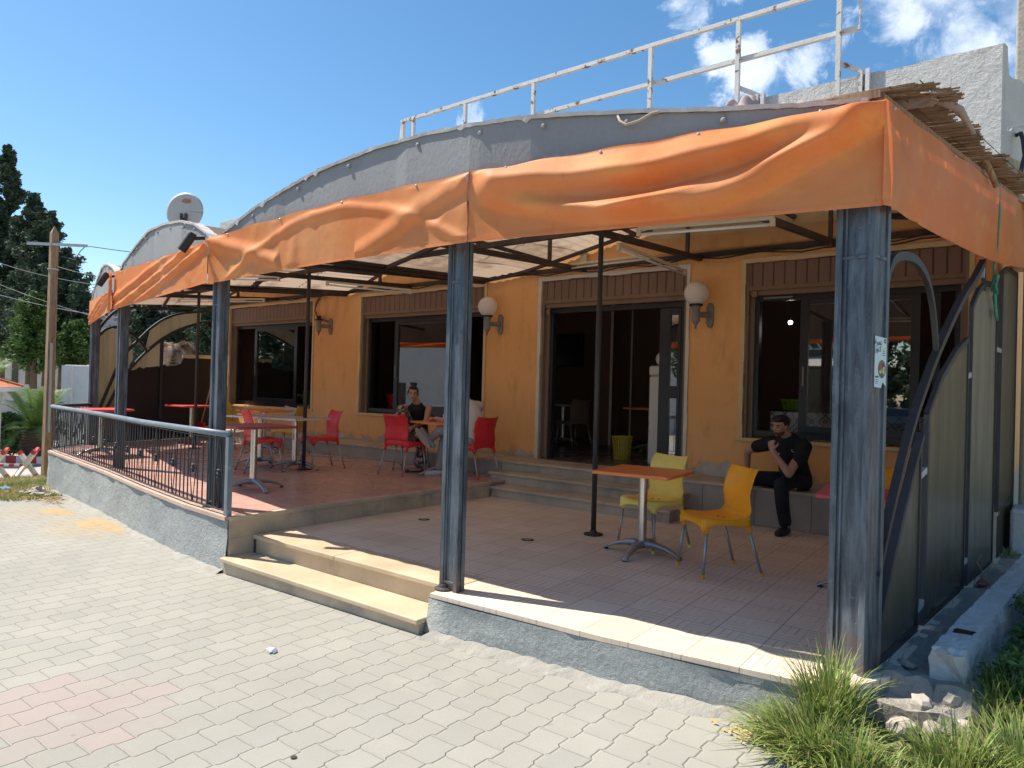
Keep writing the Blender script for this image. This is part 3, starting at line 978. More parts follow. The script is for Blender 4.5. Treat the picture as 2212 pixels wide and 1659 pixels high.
# ------------------------------------------------------------------ lower terrace
t = thing('lower_terrace', 'lower cafe terrace with embossed beige tiles behind the front steps', 'terrace', (-3.2, 5.5, -0.3))
lp = [(-5.97, 3.80), (-3.47, 3.76), (-3.45, 3.545), (-2.1, 3.61), (-1.6, 3.665), (-0.86, 3.76), (-0.70, 4.1), (-0.44, 8.4), (-5.97, 8.4)]
MB().prism(lp, -0.03, 0.0).build('tile_floor', MT['tile_low'], t)
lq = [(-5.96, 3.83), (-3.45, 3.79), (-3.44, 3.575), (-2.1, 3.64), (-1.6, 3.695), (-0.87, 3.79), (-0.71, 4.1), (-0.45, 8.39), (-5.96, 8.39)]
MB().prism(lq, -0.8, -0.032).build('core', MT['plaster'], t)
mb = MB()
wallstrip(mb, [(-0.70, 4.22), (-0.83, 3.77), (-1.6, 3.66), (-2.1, 3.605), (-3.46, 3.53), (-3.47, 3.76)], lambda x, y: gz(x, y) - 0.1, lambda x, y: -0.032, 0.012)
mb.build('front_wall', MT['plaster'], t, smooth=True)

fillet([(-0.83, 3.76), (-1.6, 3.65), (-2.1, 3.595), (-3.46, 3.52)], t, .10)

# ------------------------------------------------------------------ front steps
t = thing('front_steps', 'two cream marble steps up from the pavement to the lower terrace', 'steps', (-4.7, 3.6, -0.3))
x0, x1 = -5.97, -3.475
MB().box(x0, 3.47, -0.6, x1, 3.79, -0.205).build('riser', MT['marble_side'], t)
MB().box(x0 - .02, 3.44, -0.203, x1 + .01, 3.775, -0.165).build('tread', MT['marble'], t, bevel=0.008)
MB().box(x0 + .03, 3.776, -0.30, x1 + .02, 4.0, -0.036).build('riser', MT['marble'], t)
mb = MB(); mb.box(x0 + .02, 3.745, -0.034, -4.76, 4.09, 0.006); mb.box(-4.756, 3.745, -0.034, x1 + .06, 4.09, 0.006)
mb.build('tread', MT['marble'], t, bevel=0.008)

# ------------------------------------------------------------------ door steps
t = thing('door_steps', 'low marble steps rising to the open cafe doorway', 'steps', (-4.7, 7.5, 0))
xr = -3.42
MB().box(-5.965, 7.22, 0.0, xr, 7.56, 0.105).build('riser', MT['marble_side'], t)
MB().box(-5.97, 7.19, 0.106, xr + .02, 7.56, 0.140).build('tread', MT['marble_side'], t, bevel=0.006)
MB().box(-6.25, 7.56, 0.10, xr - .05, 7.83, 0.245).build('riser', MT['marble_side'], t)
MB().box(-6.28, 7.53, 0.246, xr - .03, 7.83, 0.280).build('tread', MT['marble_side'], t, bevel=0.006)

# ------------------------------------------------------------------ CAFE BUILDING
b = thing('cafe_building', 'single storey ochre cafe building with pale rendered parapet', 'building', (-7.5, 8.4, 0.0))
XL, XR = -15.0, -0.57
OP = [(-14.52, -11.46, 0.92, 3.06), (-10.14, -7.12, 0.92, 3.06), (-6.13, -3.77, 0.42, 3.06), (-3.12, -0.76, 0.92, 3.06)]
mb = MB()
ZT = 3.86
def wcell(xa, xb, za, zb):
    mb.box(xa, WY, za, xb, WY + 0.25, zb)
xa = XL
for (a, c, z0, z1) in OP:
    wcell(xa, a, 0.0, ZT)
    if z0 > 0.5:
        wcell(a, c, 0.0, z0)
    else:
        wcell(a, c, 0.0, z0 - 0.01)
    wcell(a, c, z1, ZT)
    xa = c
wcell(xa, XR, 0.0, ZT)
mb.build('front_wall', MT['ochre'], b)
# plinth bench
mb = MB(); mb.box(-15.0, 7.85, -0.1, -0.50, WY, LZ - .034); mb.build('plinth', MT['marble_side'], b)
for xa_, xb_ in ((-14.98, -6.30), (-3.90, -0.52)):
    mb = MB(); x = xa_
    while x < xb_ - .05:
        xe = min(x + 0.60, xb_)
        mb.box(x, 7.828, (TZ if xe < -6.0 else 0.0) + .004, xe - .005, 7.85, LZ - .036)
        x = xe
    mb.build('plinth_tile', MT['ptile'], b)
MB().box(-15.0, 7.81, LZ - .033, -0.49, WY - .002, LZ).build('plinth_top', MT['marble_side'], b, bevel=0.005)
# parapet, a broken right end
mb = MB()
mb.box(XL, WY - 0.01, ZT + .002, XR, WY + 0.22, 4.93)
NS = 40
for k in range(NS):
    xa = XL + (XR - XL) * k / NS; xb = XL + (XR - XL) * (k + 1) / NS
    mb.box(xa, WY - 0.01, 4.931, xb, WY + 0.22, 4.945 + random.uniform(0, .025))
mb.build('parapet', MT['parapet'], b)
# the parapet's return runs back to the right; its top is broken
mb = MB()
def rl_(y, o_=0.0): return (-.572 + .405 * (y - WY) - o_ * .93, y + o_ * .375)
prof_ = [(8.40, 4.955), (8.44, 4.97), (8.49, 4.95), (8.505, 4.80), (8.52, 4.68), (8.60, 4.66), (8.70, 4.68), (8.80, 4.67), (8.95, 4.60), (9.2, 4.62), (9.8, 4.5), (10.6, 4.5)]
i = len(mb.v); n = len(prof_)
for o_ in (0.0, 0.2):
    for y, z in prof_:
        x_, y_ = rl_(y, o_); mb.v.append((x_, y_, z))
    for y, z in prof_:
        x_, y_ = rl_(y, o_); mb.v.append((x_, y_, ZT + .003))
for k in range(n - 1):
    mb.f.append((i + k, i + n + k, i + n + k + 1, i + k + 1)); mb.f.append((i + 2 * n + k, i + 2 * n + k + 1, i + 3 * n + k + 1, i + 3 * n + k))
    mb.f.append((i + k, i + k + 1, i + 2 * n + k + 1, i + 2 * n + k))
mb.build('parapet_return', MT['parapet'], b)
# beige skirt under the parapet that slopes out
mb = MB()
NB = 8
for k in range(NB):
    f0_, f1_ = k / NB, (k + 1) / NB
    c0_ = f0_ ** 1.6; c1_ = f1_ ** 1.6
    mb.quad((-4.2, WY - .012 - .40 * c0_, ZT - .55 * f0_), (-.566 + .12 * c0_, WY - .012 - .40 * c0_, ZT - .55 * f0_), (-.566 + .12 * c1_, WY - .012 - .40 * c1_, ZT - .55 * f1_), (-4.2, WY - .012 - .40 * c1_, ZT - .55 * f1_))
    mb.quad((-.566 + .12 * c0_, WY - .012 - .40 * c0_, ZT - .55 * f0_), (.32 + .5 * c0_, 10.6, ZT - .55 * f0_), (.32 + .5 * c1_, 10.6, ZT - .55 * f1_), (-.566 + .12 * c1_, WY - .012 - .40 * c1_, ZT - .55 * f1_))
mb.build('sloping_eave', MT['sand_render'], b, smooth=True)
MB().box(XR - .25, WY + .26, -0.3, XR, 15, 3.86).build('side_wall', MT['ochre'], b)
MB().box(XL, WY + .26, -0.3, XL + .25, 15, 4.9).build('side_wall', MT['cream_render'], b)
MB().box(XL + .26, 14.8, 0.3, XR - .26, 15, 4.9).build('back_wall', MT['cream_render'], b)
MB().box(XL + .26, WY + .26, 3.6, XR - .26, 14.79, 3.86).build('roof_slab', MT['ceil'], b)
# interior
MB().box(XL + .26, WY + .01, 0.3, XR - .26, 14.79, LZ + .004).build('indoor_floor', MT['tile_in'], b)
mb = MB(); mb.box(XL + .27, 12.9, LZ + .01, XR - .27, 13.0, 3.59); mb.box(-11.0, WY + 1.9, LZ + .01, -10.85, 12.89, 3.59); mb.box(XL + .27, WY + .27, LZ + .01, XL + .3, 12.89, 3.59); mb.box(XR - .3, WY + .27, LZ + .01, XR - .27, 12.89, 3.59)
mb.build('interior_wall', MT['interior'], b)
mb = MB(); mb.box(-6.95, 11.4, LZ + .01, -6.62, 11.7, 3.59)
pil = mb.build('interior_pillar', MT['interior'], b)
mb = MB(); mb.box(-6.975, 11.385, LZ + .01, -6.945, 11.40, 3.58); mb.box(-6.65, 11.385, LZ + .01, -6.60, 11.40, 3.58); mb.box(-6.40, 11.7, LZ + .01, -6.37, 11.72, 3.58)
mb.build('pale_edge_strip', MT['intcol'], pil)

# openings: trims, jambs, shutter boxes, frames
def rough_strip(mb, p, q, wd, th, nrm='y', seg=14):
    """thin raised band with a slightly uneven inner edge"""
    for k in range(seg):
        a = k / seg; c = (k + 1) / seg
        x0 = p[0] + (q[0] - p[0]) * a; x1 = p[0] + (q[0] - p[0]) * c
        z0 = p[1] + (q[1] - p[1]) * a; z1 = p[1] + (q[1] - p[1]) * c
        e = random.uniform(-.006, .006)
        if abs(q[0] - p[0]) > abs(q[1] - p[1]):
            mb.box(min(x0, x1), WY - th, p[1] + e, max(x0, x1), WY + .02, p[1] + wd)
        else:
            mb.box(p[0], WY - th, min(z0, z1), p[0] + wd + e, WY + .02, max(z0, z1))


for idx, (a, c, z0, z1) in enumerate(OP):
    door = idx == 2
    nm = 'doorway' if door else 'window'
    tm = MT['whitetrim'] if door else MT['creamtrim']
    mb = MB()
    rough_strip(mb, (a, z0 if not door else LZ + .002), (a, z1), 0.055, 0.018)
    rough_strip(mb, (c - .045, z0 if not door else LZ + .002), (c - .045, z1), 0.045, 0.018)
    rough_strip(mb, (a + .056, z1 - .055), (c - .046, z1 - .055), 0.055, 0.020)
    if not door:
        mb.box(a - .03, WY - .03, z0 - .035, c + .02, WY + .12, z0 - .001)
    fr = mb.build('trim', tm, b)
    ia, ic, iz = a + .056, c - .046, z1 - .056
    # reveal faces painted taupe
    mb = MB()
    mb.box(ia, WY + .022, z0 + .002, ia + .03, WY + .20, iz)
    mb.box(ia + .03, WY + .10, z0 + .002, ia + .075, WY + .16, iz - .33)
    mb.build('jamb', MT['jamb'], b)
    mb = MB()
    mb.box(ic - .03, WY + .022, z0 + .002, ic, WY + .20, iz)
    mb.box(ic - .075, WY + .10, z0 + .002, ic - .03, WY + .16, iz - .33)
    mb.build('jamb', MT['jamb'], b)
    sh = MB().box(ia + .031, WY + .030, iz - .275, ic - .031, WY + .10, iz - .002).build('shutter_box', MT['brownrib'], b)
    mb = MB(); mb.box(ia + .031, WY + .024, iz - .325, ic - .031, WY + .11, iz - .277); mb.box(ia + .031, WY + .05, iz - .385, ic - .031, WY + .12, iz - .327)
    mb.build('shutter_rail', MT['browntrim'], sh)
    top = iz - .39
    fa, fc, f0 = ia + .076, ic - .076, z0 + (.04 if not door else 0.0)
    if not door:
        mb = MB()
        mb.box(fa, WY + .13, f0 - .02, fc, WY + .22, f0 + .05); mb.box(fa, WY + .13, top - .055, fc, WY + .22, top)
        mb.box(fa, WY + .13, f0 + .051, fa + .05, WY + .22, top - .056); mb.box(fc - .05, WY + .13, f0 + .051, fc, WY + .22, top - .056)
        wf = mb.build('window', MT['blackal'], b)
        s0, s1 = ((-13.68, -12.17), (-9.32, -7.72), (-2.46, -1.24))[idx if idx < 2 else 2]
        mb = MB(); y0, y1 = WY + .135, WY + .165
        mb.box(s0, y0 - .02, f0 + .052, s0 + .09, y1, top - .058); mb.box(s1 - .09, y0 - .02, f0 + .052, s1, y1, top - .058)
        mb.box(s0 + .091, y0 - .02, f0 + .052, s1 - .091, y1, f0 + .13); mb.box(s0 + .091, y0 - .02, top - .12, s1 - .091, y1, top - .058)
        mb.build('sash', MT['blackal'], wf, bevel=0.004)
        MB().box(s0 + .088, y0 + .004, f0 + .12, s1 - .088, y0 + .008, top - .11).build('pane', MT['glass'], wf)
        MB().box(s0 + .035, y0 - .034, 1.55, s0 + .055, y0 - .021, 1.78).build('handle', MT['lampg'], wf, bevel=.003)
        if idx == 3:
            MB().box(fa + .10, WY + .10, top - .035, -2.55, WY + .125, top - .012).build('blind_rail', MT['lampg'], wf)
            mb = MB(); mb.box(-1.12, y0 - .005, f0 + .052, -1.06, y1, top - .058); mb.build('mullion', MT['blackal'], wf)
    else:
        mb = MB()
        mb.box(fa, WY + .13, top - .07, fc, WY + .22, top)
        mb.box(fa, WY + .13, LZ + .006, fa + .05, WY + .22, top - .071); mb.box(fc - .05, WY + .13, LZ + .006, fc, WY + .22, top - .071)
        df = mb.build('door_frame', MT['blackal'], b)
        mb = MB(); s0, s1 = -4.24, fc - .052
        y0, y1 = WY + .12, WY + .17
        mb.box(s0, y0, LZ + .01, s0 + .15, y1, top - .08); mb.box(s1 - .04, y0, LZ + .01, s1, y1, top - .08)
        mb.box(s0 + .151, y0, LZ + .01, s1 - .041, y1, LZ + .14); mb.box(s0 + .151, y0, top - .17, s1 - .041, y1, top - .08); mb.box(s0 + .151, y0, 1.36, s1 - .041, y1, 1.52)
        dl = mb.build('door', MT['blackal'], df, bevel=0.004)
        # padlock left of doorway
    if idx in (2, 3):
        mb = MB(); mb.obox((ia + .10, WY + .03, top + (-.06 if idx == 2 else .02)), (.055, .03, .07)); mb.tube([(ia + .10 + .022 * math.cos(q), WY + .03, top + (-.02 if idx == 2 else .06) + .03 * math.sin(q)) for q in np.linspace(0, PI, 7)], .005, 6)
        mb.build('padlock', P('brass_%d' % idx, (0.30, 0.20, 0.10), 0.45, metal=0.6), b, bevel=0.004)
MB().box(-4.10, WY + .141, LZ + .13, -3.94, WY + .147, top - .16).build('pane', MT['glass'], df)

# flaking paint patches low on the wall
mb = MB()
for px, pz, s_ in ((-9.0, .47, .22), (-8.2, .47, .26), (-8.05, .66, .12), (-6.35, .47, .16), (-3.35, .50, .30), (-10.6, .47, .22), (-1.1, .86, .16), (-12.2, .86, .3)):
    n = 12
    pts = [(px + s_ * random.uniform(.55, 1) * math.cos(2 * PI * k / n), WY - .004, pz + .55 * s_ * random.uniform(.3, 1) * math.sin(2 * PI * k / n)) for k in range(n)]
    pts = [(x_, y_, max(z_, .425)) for x_, y_, z_ in pts]
    MB().quad(*pts).build('flaking_paint', MT['flake'], b)

# ------------------------------------------------------------------ roof railing
t = thing('roof_railing', 'white rusty roof railing running along the top of the parapet', 'railing', (-5.5, 8.3, 4.95))
Y = 8.28
MB().path([(-9.04, Y, 5.60), (-9.04, Y, 5.93), (-1.2, Y, 5.93)], .05, up=(0, 1, 0)).build('top_rail', MT['whitesteel'], t)
MB().path([(-9.04, Y + .05, 5.44), (-1.86, Y + .05, 5.46), (-1.86, Y + .05, 6.1)], .05, up=(0, 1, 0)).build('lower_rail', MT['whitesteel'], t)
for x in (-9.0, -8.75, -7.58, -6.24, -4.35, -3.19, -2.06):
    MB().box(x - .025, Y - .026 + .0, 4.1, x + .025, Y + .024, 5.90).build('post', MT['whitesteel'], t)
for x in (-3.19, -2.06, -4.35, -6.24):
    mb = MB(); mb.bar((x, Y + .03, 5.12), (x + .24, Y + .09, 4.98), .045); mb.box(x + .20, Y + .03, 4.35, x + .24, Y + .10, 4.99); mb.box(x + .27, Y + .03, 4.35, x + .31, Y + .10, 4.99)
    mb.build('bracket', MT['whitesteel'], t)

# ------------------------------------------------------------------ satellite dish
t = thing('satellite_dish', 'grey satellite dish with an orange rust stain above the canopy roof', 'satellite dish', (-13.55, 6.85, 3.1))
dn = Vector((-.35, -.72, .35)).normalized()
dn = Vector((0.62, -0.75, 0.12)).normalized()
q = dn.to_track_quat('Z', 'Y')
mb = MB()
cen = Vector((-13.55, 6.85, 4.69))
def dishf(u, v):
    r_ = 0.375 * v; a_ = 2 * PI * u
    p = Vector((r_ * math.cos(a_) * .94, r_ * math.sin(a_), 0.015 - 0.16 * r_ * r_))
    return cen + q @ p
mb.grid(dishf, 40, 10)
mb.build('reflector', MT['dish'], t, smooth=True, solid=.012)
mb = MB(); mb.tube([(-13.55, 6.85, 3.0), (-13.55, 6.85, 4.3)], .03); mb.build('mast', MT['lampg'], t)
mb = MB(); mb.obox(cen + dn * .05 + Vector((-.035, -.02, -.15)), (.035, .08, .17), rz=.7); mb.obox(cen + dn * .05 + Vector((.045, .03, -.15)), (.035, .08, .17), rz=.7); mb.obox(cen + dn * .04 + Vector((0, 0, -.17)), (.12, .05, .05), rz=.7)
mb.build('mount', MT['steel'], t)
mb = MB(); rr = random.Random(4); pts = []
for k in range(22):
    a_ = 2 * PI * k / 22
    pts.append(cen + q @ Vector((.10 * math.cos(a_) * rr.uniform(.7, 1.15) + .03, .055 * math.sin(a_) * rr.uniform(.6, 1.2) + .20, .018)))
mb.quad(*pts); mb.build('rust_stain', P('orange_rust_stain', (0.42, 0.19, 0.09), 0.8, var=.35, vs=14), t)
# ================================================================== CANOPY
cn = thing('canopy', 'steel canopy with grey arched fascia and orange canvas skirt round the terraces', 'canopy', (-6.5, 6.0, 0.0))
PK = [(-0.80, 4.00), (-3.20, 3.58), (-6.50, 3.56), (-10.20, 4.25), (-13.98, 5.40)]


def make_post(x, y, z0, z1, wd, dp, rz, lab=None, bar=2.16):
    mb = MB()
    e = Euler((0, 0, rz)).to_matrix()
    def bx(x0, y0, za, x1, y1, zb):
        c = Vector(((x0 + x1) / 2, (y0 + y1) / 2, 0))
        c = e @ c
        mb.obox((x + c.x, y + c.y, (za + zb) / 2), (abs(x1 - x0), abs(y1 - y0), abs(zb - za)), rz=rz)
    hw, hd = wd / 2, dp / 2
    bx(-hw + .012, -hd + .014, z0, hw - .012, hd - .014, z1)           # recessed core
    for sx in (-1, 1):
        for sy in (-1, 1):
            cx_, cy_ = sx * (hw - .018), sy * (hd - .018)
            bx(cx_ - .018, cy_ - .018, z0 + .001, cx_ + .018, cy_ + .018, z1 - .001)
    for s_ in (-1, 1):
        bx(-.006 - hw * .45, s_ * (hd - .010) - .006, z0 + .002, .006 - hw * .45, s_ * (hd - .010) + .006, z1 - .002)
    for zb in (bar, z0 + .05):
        bx(-hw + .037, -hd + .003, zb, hw - .037, -hd + .016, zb + .018)
        bx(hw - .016, -hd + .037, zb, hw - .003, hd - .037, zb + .018)
    p = mb.build('post', MT['post'], cn, bevel=0.003)
    mb2 = MB(); c = e @ Vector((-hw * .6, -hd * .6, 0))
    mb2.lathe((x + c.x, y + c.y, z0), [(.066, 0.002), (.068, .012), (.045, .02), (.035, .04)], 16)
    mb2.build('base_flange', MT['steel'], p)
    if lab:
        p['label'] = lab
    return p


make_post(-0.877, 4.12, -0.25, 2.85, 0.20, 0.20, R(-12), 'near corner post carrying a pale blue poster')
make_post(-3.395, 3.705, 0.0, 2.80, 0.165, 0.085, R(0), 'scuffed post at the right end of the front steps')
make_post(-6.55, 3.70, TZ, 2.75, 0.150, 0.10, R(-2))
make_post(-10.27, 4.38, TZ, 2.75, 0.155, 0.11, R(-8))
make_post(-14.08, 5.52, TZ, 2.75, 0.17, 0.14, R(-14))

for (x, y, z0, zt) in ((-3.69, 6.08, 0.0, 2.66), (-8.55, 6.15, TZ, 2.66), (-12.31, 6.53, TZ, 2.70)):
    mb = MB(); mb.tube([(x, y, z0), (x, y, 3.02)], .026, 12)
    pp = mb.build('thin_pole', MT['polebl'], cn, smooth=True)
    mb = MB(); mb.lathe((x, y, z0), [(.095, .002), (.095, .014), (.04, .02), (.03, .05)], 20); mb.build('base_flange', MT['steel'], pp)

# front and back profiles of the three vaults
A1 = ([(-6.60, 2.72), (-6.17, 2.86), (-5.80, 2.98), (-5.25, 3.10), (-4.87, 3.17), (-4.20, 3.225), (-3.65, 3.225), (-3.2, 3.20), (-2.86, 3.19), (-2.47, 3.155), (-2.02, 3.10), (-1.59, 3.04), (-1.15, 2.99), (-0.84, 2.965)],
      [(-7.12, 3.12), (-6.7, 3.15), (-6.33, 3.20), (-5.9, 3.28), (-5.52, 3.36), (-5.1, 3.45), (-4.78, 3.52), (-4.2, 3.57), (-3.49, 3.58), (-2.9, 3.56), (-2.3, 3.50), (-1.7, 3.42), (-1.1, 3.34), (-0.45, 3.30)])
A2 = ([(-10.15, 2.78), (-9.88, 2.94), (-9.22, 3.10), (-8.72, 3.19), (-8.08, 3.175), (-7.49, 3.11), (-7.04, 3.01), (-6.66, 2.86), (-6.53, 2.78)],
      [(-10.44, 3.13), (-10.0, 3.24), (-9.5, 3.42), (-9.02, 3.51), (-8.6, 3.50), (-8.28, 3.45), (-7.93, 3.34), (-7.5, 3.22), (-7.08, 3.13)])
A3 = ([(-13.95, 2.76), (-13.5, 2.95), (-13.0, 3.08), (-12.4, 3.18), (-11.9, 3.18), (-11.4, 3.12), (-10.8, 3.0), (-10.35, 2.86), (-10.10, 2.76)],
      [(-14.95, 3.10), (-14.5, 3.33), (-14.05, 3.43), (-13.4, 3.42), (-12.9, 3.40), (-12.4, 3.35), (-11.7, 3.25), (-11.0, 3.18), (-10.40, 3.12)])


def fy(x):
    """plan line of the canopy front"""
    for (xa, ya), (xb, yb) in zip(PK[:-1], PK[1:]):
        if xb <= x <= xa:
            return ya + (yb - ya) * (x - xa) / (xb - xa)
    if x > PK[0][0]:
        return PK[0][1]
    (xa, ya), (xb, yb) = PK[-2], PK[-1]
    return ya + (yb - ya) * (x - xa) / (xb - xa)


def interp(pr, u):
    t_ = u * (len(pr) - 1); i_ = min(int(t_), len(pr) - 2); f_ = t_ - i_
    return pr[i_][0] + (pr[i_ + 1][0] - pr[i_][0]) * f_, pr[i_][1] + (pr[i_ + 1][1] - pr[i_][1]) * f_


for ai, (fp_, bp_) in enumerate((A1, A2, A3)):
    n = 60
    rows = [interp(fp_, k / n) for k in range(n + 1)]
    # fascia board
    mb = MB(); i0 = len(mb.v)
    rg = []
    for k, (x, z) in enumerate(rows):
        jag = random.uniform(-.007, .007)
        y = fy(x) + 0.004 + (0.010 if (k // 13) % 2 else 0)
        zb = 2.48
        mb.v += [(x, y, zb), (x, y, z + jag), (x, y + .035, z + jag), (x, y + .035, zb)]
        rg.append((x, y, z + jag))
    for k in range(n):
        a = i0 + 4 * k
        for j in range(4):
            mb.f.append((a + j, a + (j + 1) % 4, a + 4 + (j + 1) % 4, a + 4 + j))
    mb.f.append((i0, i0 + 3, i0 + 2, i0 + 1)); mb.f.append((i0 + 4 * n, i0 + 4 * n + 1, i0 + 4 * n + 2, i0 + 4 * n + 3))
    fb = mb.build('fascia', MT['fascia'], cn)
    # ragged felt edge lying over the top
    mb = MB(); i0 = len(mb.v)
    N2 = 150
    for k in range(N2 + 1):
        x, z = interp(fp_, k / N2)
        y = fy(x)
        drop = random.uniform(.003, .009) + (random.uniform(.01, .03) if random.random() < .06 else 0)
        mb.v += [(x, y - .004, z - drop), (x, y - .008, z + .012 + random.uniform(0, .008)), (x, y + .10, z + .010 + random.uniform(0, .01))]
    for k in range(N2):
        a = i0 + 3 * k
        mb.f += [(a, a + 3, a + 4, a + 1), (a + 1, a + 4, a + 5, a + 2)]
    mb.build('felt_edge', MT['fascia_edge'], fb, solid=.006)
    # nail washers and board joints
    mb = MB()
    for k in range(3, n - 2, 6):
        x, z = rows[k]
        y = fy(x)
        mb.lathe((x, y + .010, z - .055), [(.018, -.010), (.016, -.014), (.006, -.018)], 10, axis='y')
    mb.build('nail_washer', MT['fascia'], fb)
    # vault sheet
    mb = MB()
    def vf(u, v):
        x0_, z0_ = interp(fp_, u); x1_, z1_ = interp(bp_, u)
        y0_ = fy(x0_) + .06; y1_ = WY - .015
        rip = .010 * math.sin(u * 2 * PI * 36)
        return (x0_ + (x1_ - x0_) * v, y0_ + (y1_ - y0_) * v, z0_ + (z1_ - z0_) * v + rip)
    mb.grid(vf, 144, 6)
    mb.build('roof_sheet', MT['roof'], cn)
    # ribs under the vault
    mb = MB()
    for v in (0.03, .5, .985):
        mb.path([Vector(vf(k / 24, v)) - Vector((0, 0, .04)) for k in range(25)], .04, .045)
    for u in (0.0, .25, .5, .75, 1.0):
        mb.bar(Vector(vf(u, 0.04)) - Vector((0, 0, .07)), Vector(vf(u, .98)) - Vector((0, 0, .07)), .035, .045)
    mb.build('roof_rib', MT['steel'], cn)

# tie beams
def tie(a, b_, w_=.05, h_=.06):
    MB().bar(a, b_, w_, h_).build('tie_beam', MT['steel'], cn)
tie((-15.0, WY - .05, 3.10), (-10.3, WY - .05, 3.12)); tie((-10.29, WY - .05, 3.12), (-7.0, WY - .05, 3.13)); tie((-6.99, WY - .05, 3.13), (-0.5, WY - .05, 3.16))
tie((-14.05, 5.55, 2.80), (-12.31, 6.53, 3.02)); tie((-12.31, 6.53, 3.02), (-8.55, 6.15, 3.02)); tie((-8.54, 6.15, 3.02), (-3.69, 6.08, 3.04)); tie((-3.68, 6.08, 3.04), (-0.72, 5.95, 3.02))
for a_, c_ in (((-3.38, 3.80), (-3.62, 8.33)), ((-6.53, 3.85), (-7.05, 8.33)), ((-10.25, 4.5), (-10.40, 8.33)), ((-0.90, 4.2), (-0.62, 8.33)), ((-4.95, 3.75), (-5.3, 8.33)), ((-8.4, 4.0), (-8.75, 8.33)), ((-2.1, 3.9), (-2.0, 8.33)), ((-12.2, 5.0), (-12.6, 8.33))):
    tie((a_[0], a_[1], 2.78), (c_[0], c_[1], 3.10))
for (x, y, z0, z1) in ((-3.60, 7.9, 3.04, 3.50), (-7.0, 7.6, 3.0, 3.2), (-5.25, 7.4, 3.0, 3.38), (-3.69, 6.08, 3.0, 3.32), (-8.55, 6.15, 3.0, 3.30), (-8.7, 7.6, 3.0, 3.42), (-12.5, 7.4, 3.0, 3.35), (-2.1, 6.0, 3.0, 3.2), (-5.5, 6.1, 3.0, 3.22), (-2.0, 7.9, 3.0, 3.42)):
    MB().box(x - .02, y - .02, z0, x + .02, y + .02, z1).build('strut', MT['steel'], cn)
# cables clipped along the wall beam
def cable(name, pts, r_, mt, par=None):
    mb = MB(); mb.tube(pts, r_, 6); return mb.build(name, mt, par, smooth=True)
pts = []
for k in range(60):
    x = -14.5 + 14.0 * k / 59
    pts.append((x, WY - .09 - .01 * math.sin(k), 3.085 + .022 * math.sin(k * 1.7) + .015 * math.sin(k * .43)))
cable('cable', pts, .009, MT['cable'], cn)
pts = [(x, y - .03, z + .028) for x, y, z in pts]
cable('cable', pts, .007, MT['cable'], cn)

# ------------------------------------------------------------------ canvas skirt
def canvas(a, c, za, zc, disp, name='canvas_skirt', nu=150, nv=46, off=0.012, sub=None):
    """a, c = plan ends; za, zc = (bottom, top) at either end"""
    A_ = Vector((a[0], a[1], 0)); C_ = Vector((c[0], c[1], 0))
    d_ = (C_ - A_).normalized(); nn_ = Vector((d_.y, -d_.x, 0))
    mb = MB()
    def f(u, v):
        zb = za[0] + (zc[0] - za[0]) * u; zt = za[1] + (zc[1] - za[1]) * u
        if len(za) > 2:
            zb -= za[2] * math.sin(PI * u)
        if len(za) > 3:
            zt -= za[3] * math.sin(PI * u)
        p = A_ + (C_ - A_) * u
        dsp = disp(u, v)
        dsp = dsp if dsp > .02 else .010 + .010 * math.exp((dsp - .02) / .02)
        sc = 0.006 * math.sin(2 * PI * u * 5.0 + 1) * (1 - v)
        return Vector((p.x, p.y, zt + (zb - zt) * v + sc)) + nn_ * (off + dsp)
    mb.grid(f, nu, nv)
    o_ = mb.build(name, MT['canvas'], cn, smooth=True)
    hm = MB()
    hm.grid(lambda u, v: f(u, .955 + .047 * v) + nn_ * .0035, nu, 2)
    hm.build('hem', MT['canvas'], o_, smooth=True)
    # grommets
    for u in sub or []:
        MB().ell(f(u, .04) + nn_ * .004, (.010, .010, .010), 8, 6).build('fixing_screw', MT['galv'], o_)
    return o_


def sm(x, a, c):
    t_ = max(0, min(1, (x - a) / (c - a)))
    return t_ * t_ * (3 - 2 * t_)


def ridge(v, c, wd):
    """rounded fold: bulges out just above its centre line, tucks in below"""
    t_ = (v - c) / wd
    return math.exp(-t_ * t_)


def d_main(u, v):
    # two long sagging folds hung from the left seam and from the near corner
    c1 = 0.10 + 1.15 * u * (1 - u) ** 1.1 * 1.0 - 0.10 * u
    c2 = 0.30 + 1.55 * u * (1 - u) ** 0.9 - 0.30 * sm(u, .6, 1.0) + 0.10 * u
    e_ = sm(u, 0, .10) * (1 - .55 * sm(u, .93, 1)) * sm(1 - v, 0, .12) * sm(v, 0.0, .07)
    dsp = .105 * ridge(v, c1, .19) - .050 * ridge(v, c1 + .26, .14) + .115 * ridge(v, c2, .17) - .045 * ridge(v, c2 + .24, .14)
    c3 = .96 - .95 * (u - .25) if u > .25 else 0.96
    dsp += .055 * ridge(v, c3, .09) * sm(u, .25, .5)
    dsp += .012 * math.sin(9 * u + 5 * v) * .5
    return .02 + dsp * e_


def wrinkle(seed, n, amp):
    rr = random.Random(seed)
    L_ = [(rr.uniform(0, 1), rr.uniform(.0, 1.0), rr.uniform(-.9, .9), rr.uniform(.022, .07), rr.uniform(.25, .8), rr.uniform(.3, 1) * amp * rr.choice((1, 1, -1))) for _ in range(n)]
    def f(u, v, asp=6.0):
        s_ = 0
        for (uc, vc, sl, wd, ln, am) in L_:
            du = (u - uc) - sl * (v - vc) / asp
            s_ += am * math.exp(-(du / (wd / 1.6)) ** 2 - ((v - vc) / ln) ** 2)
        return s_
    return f


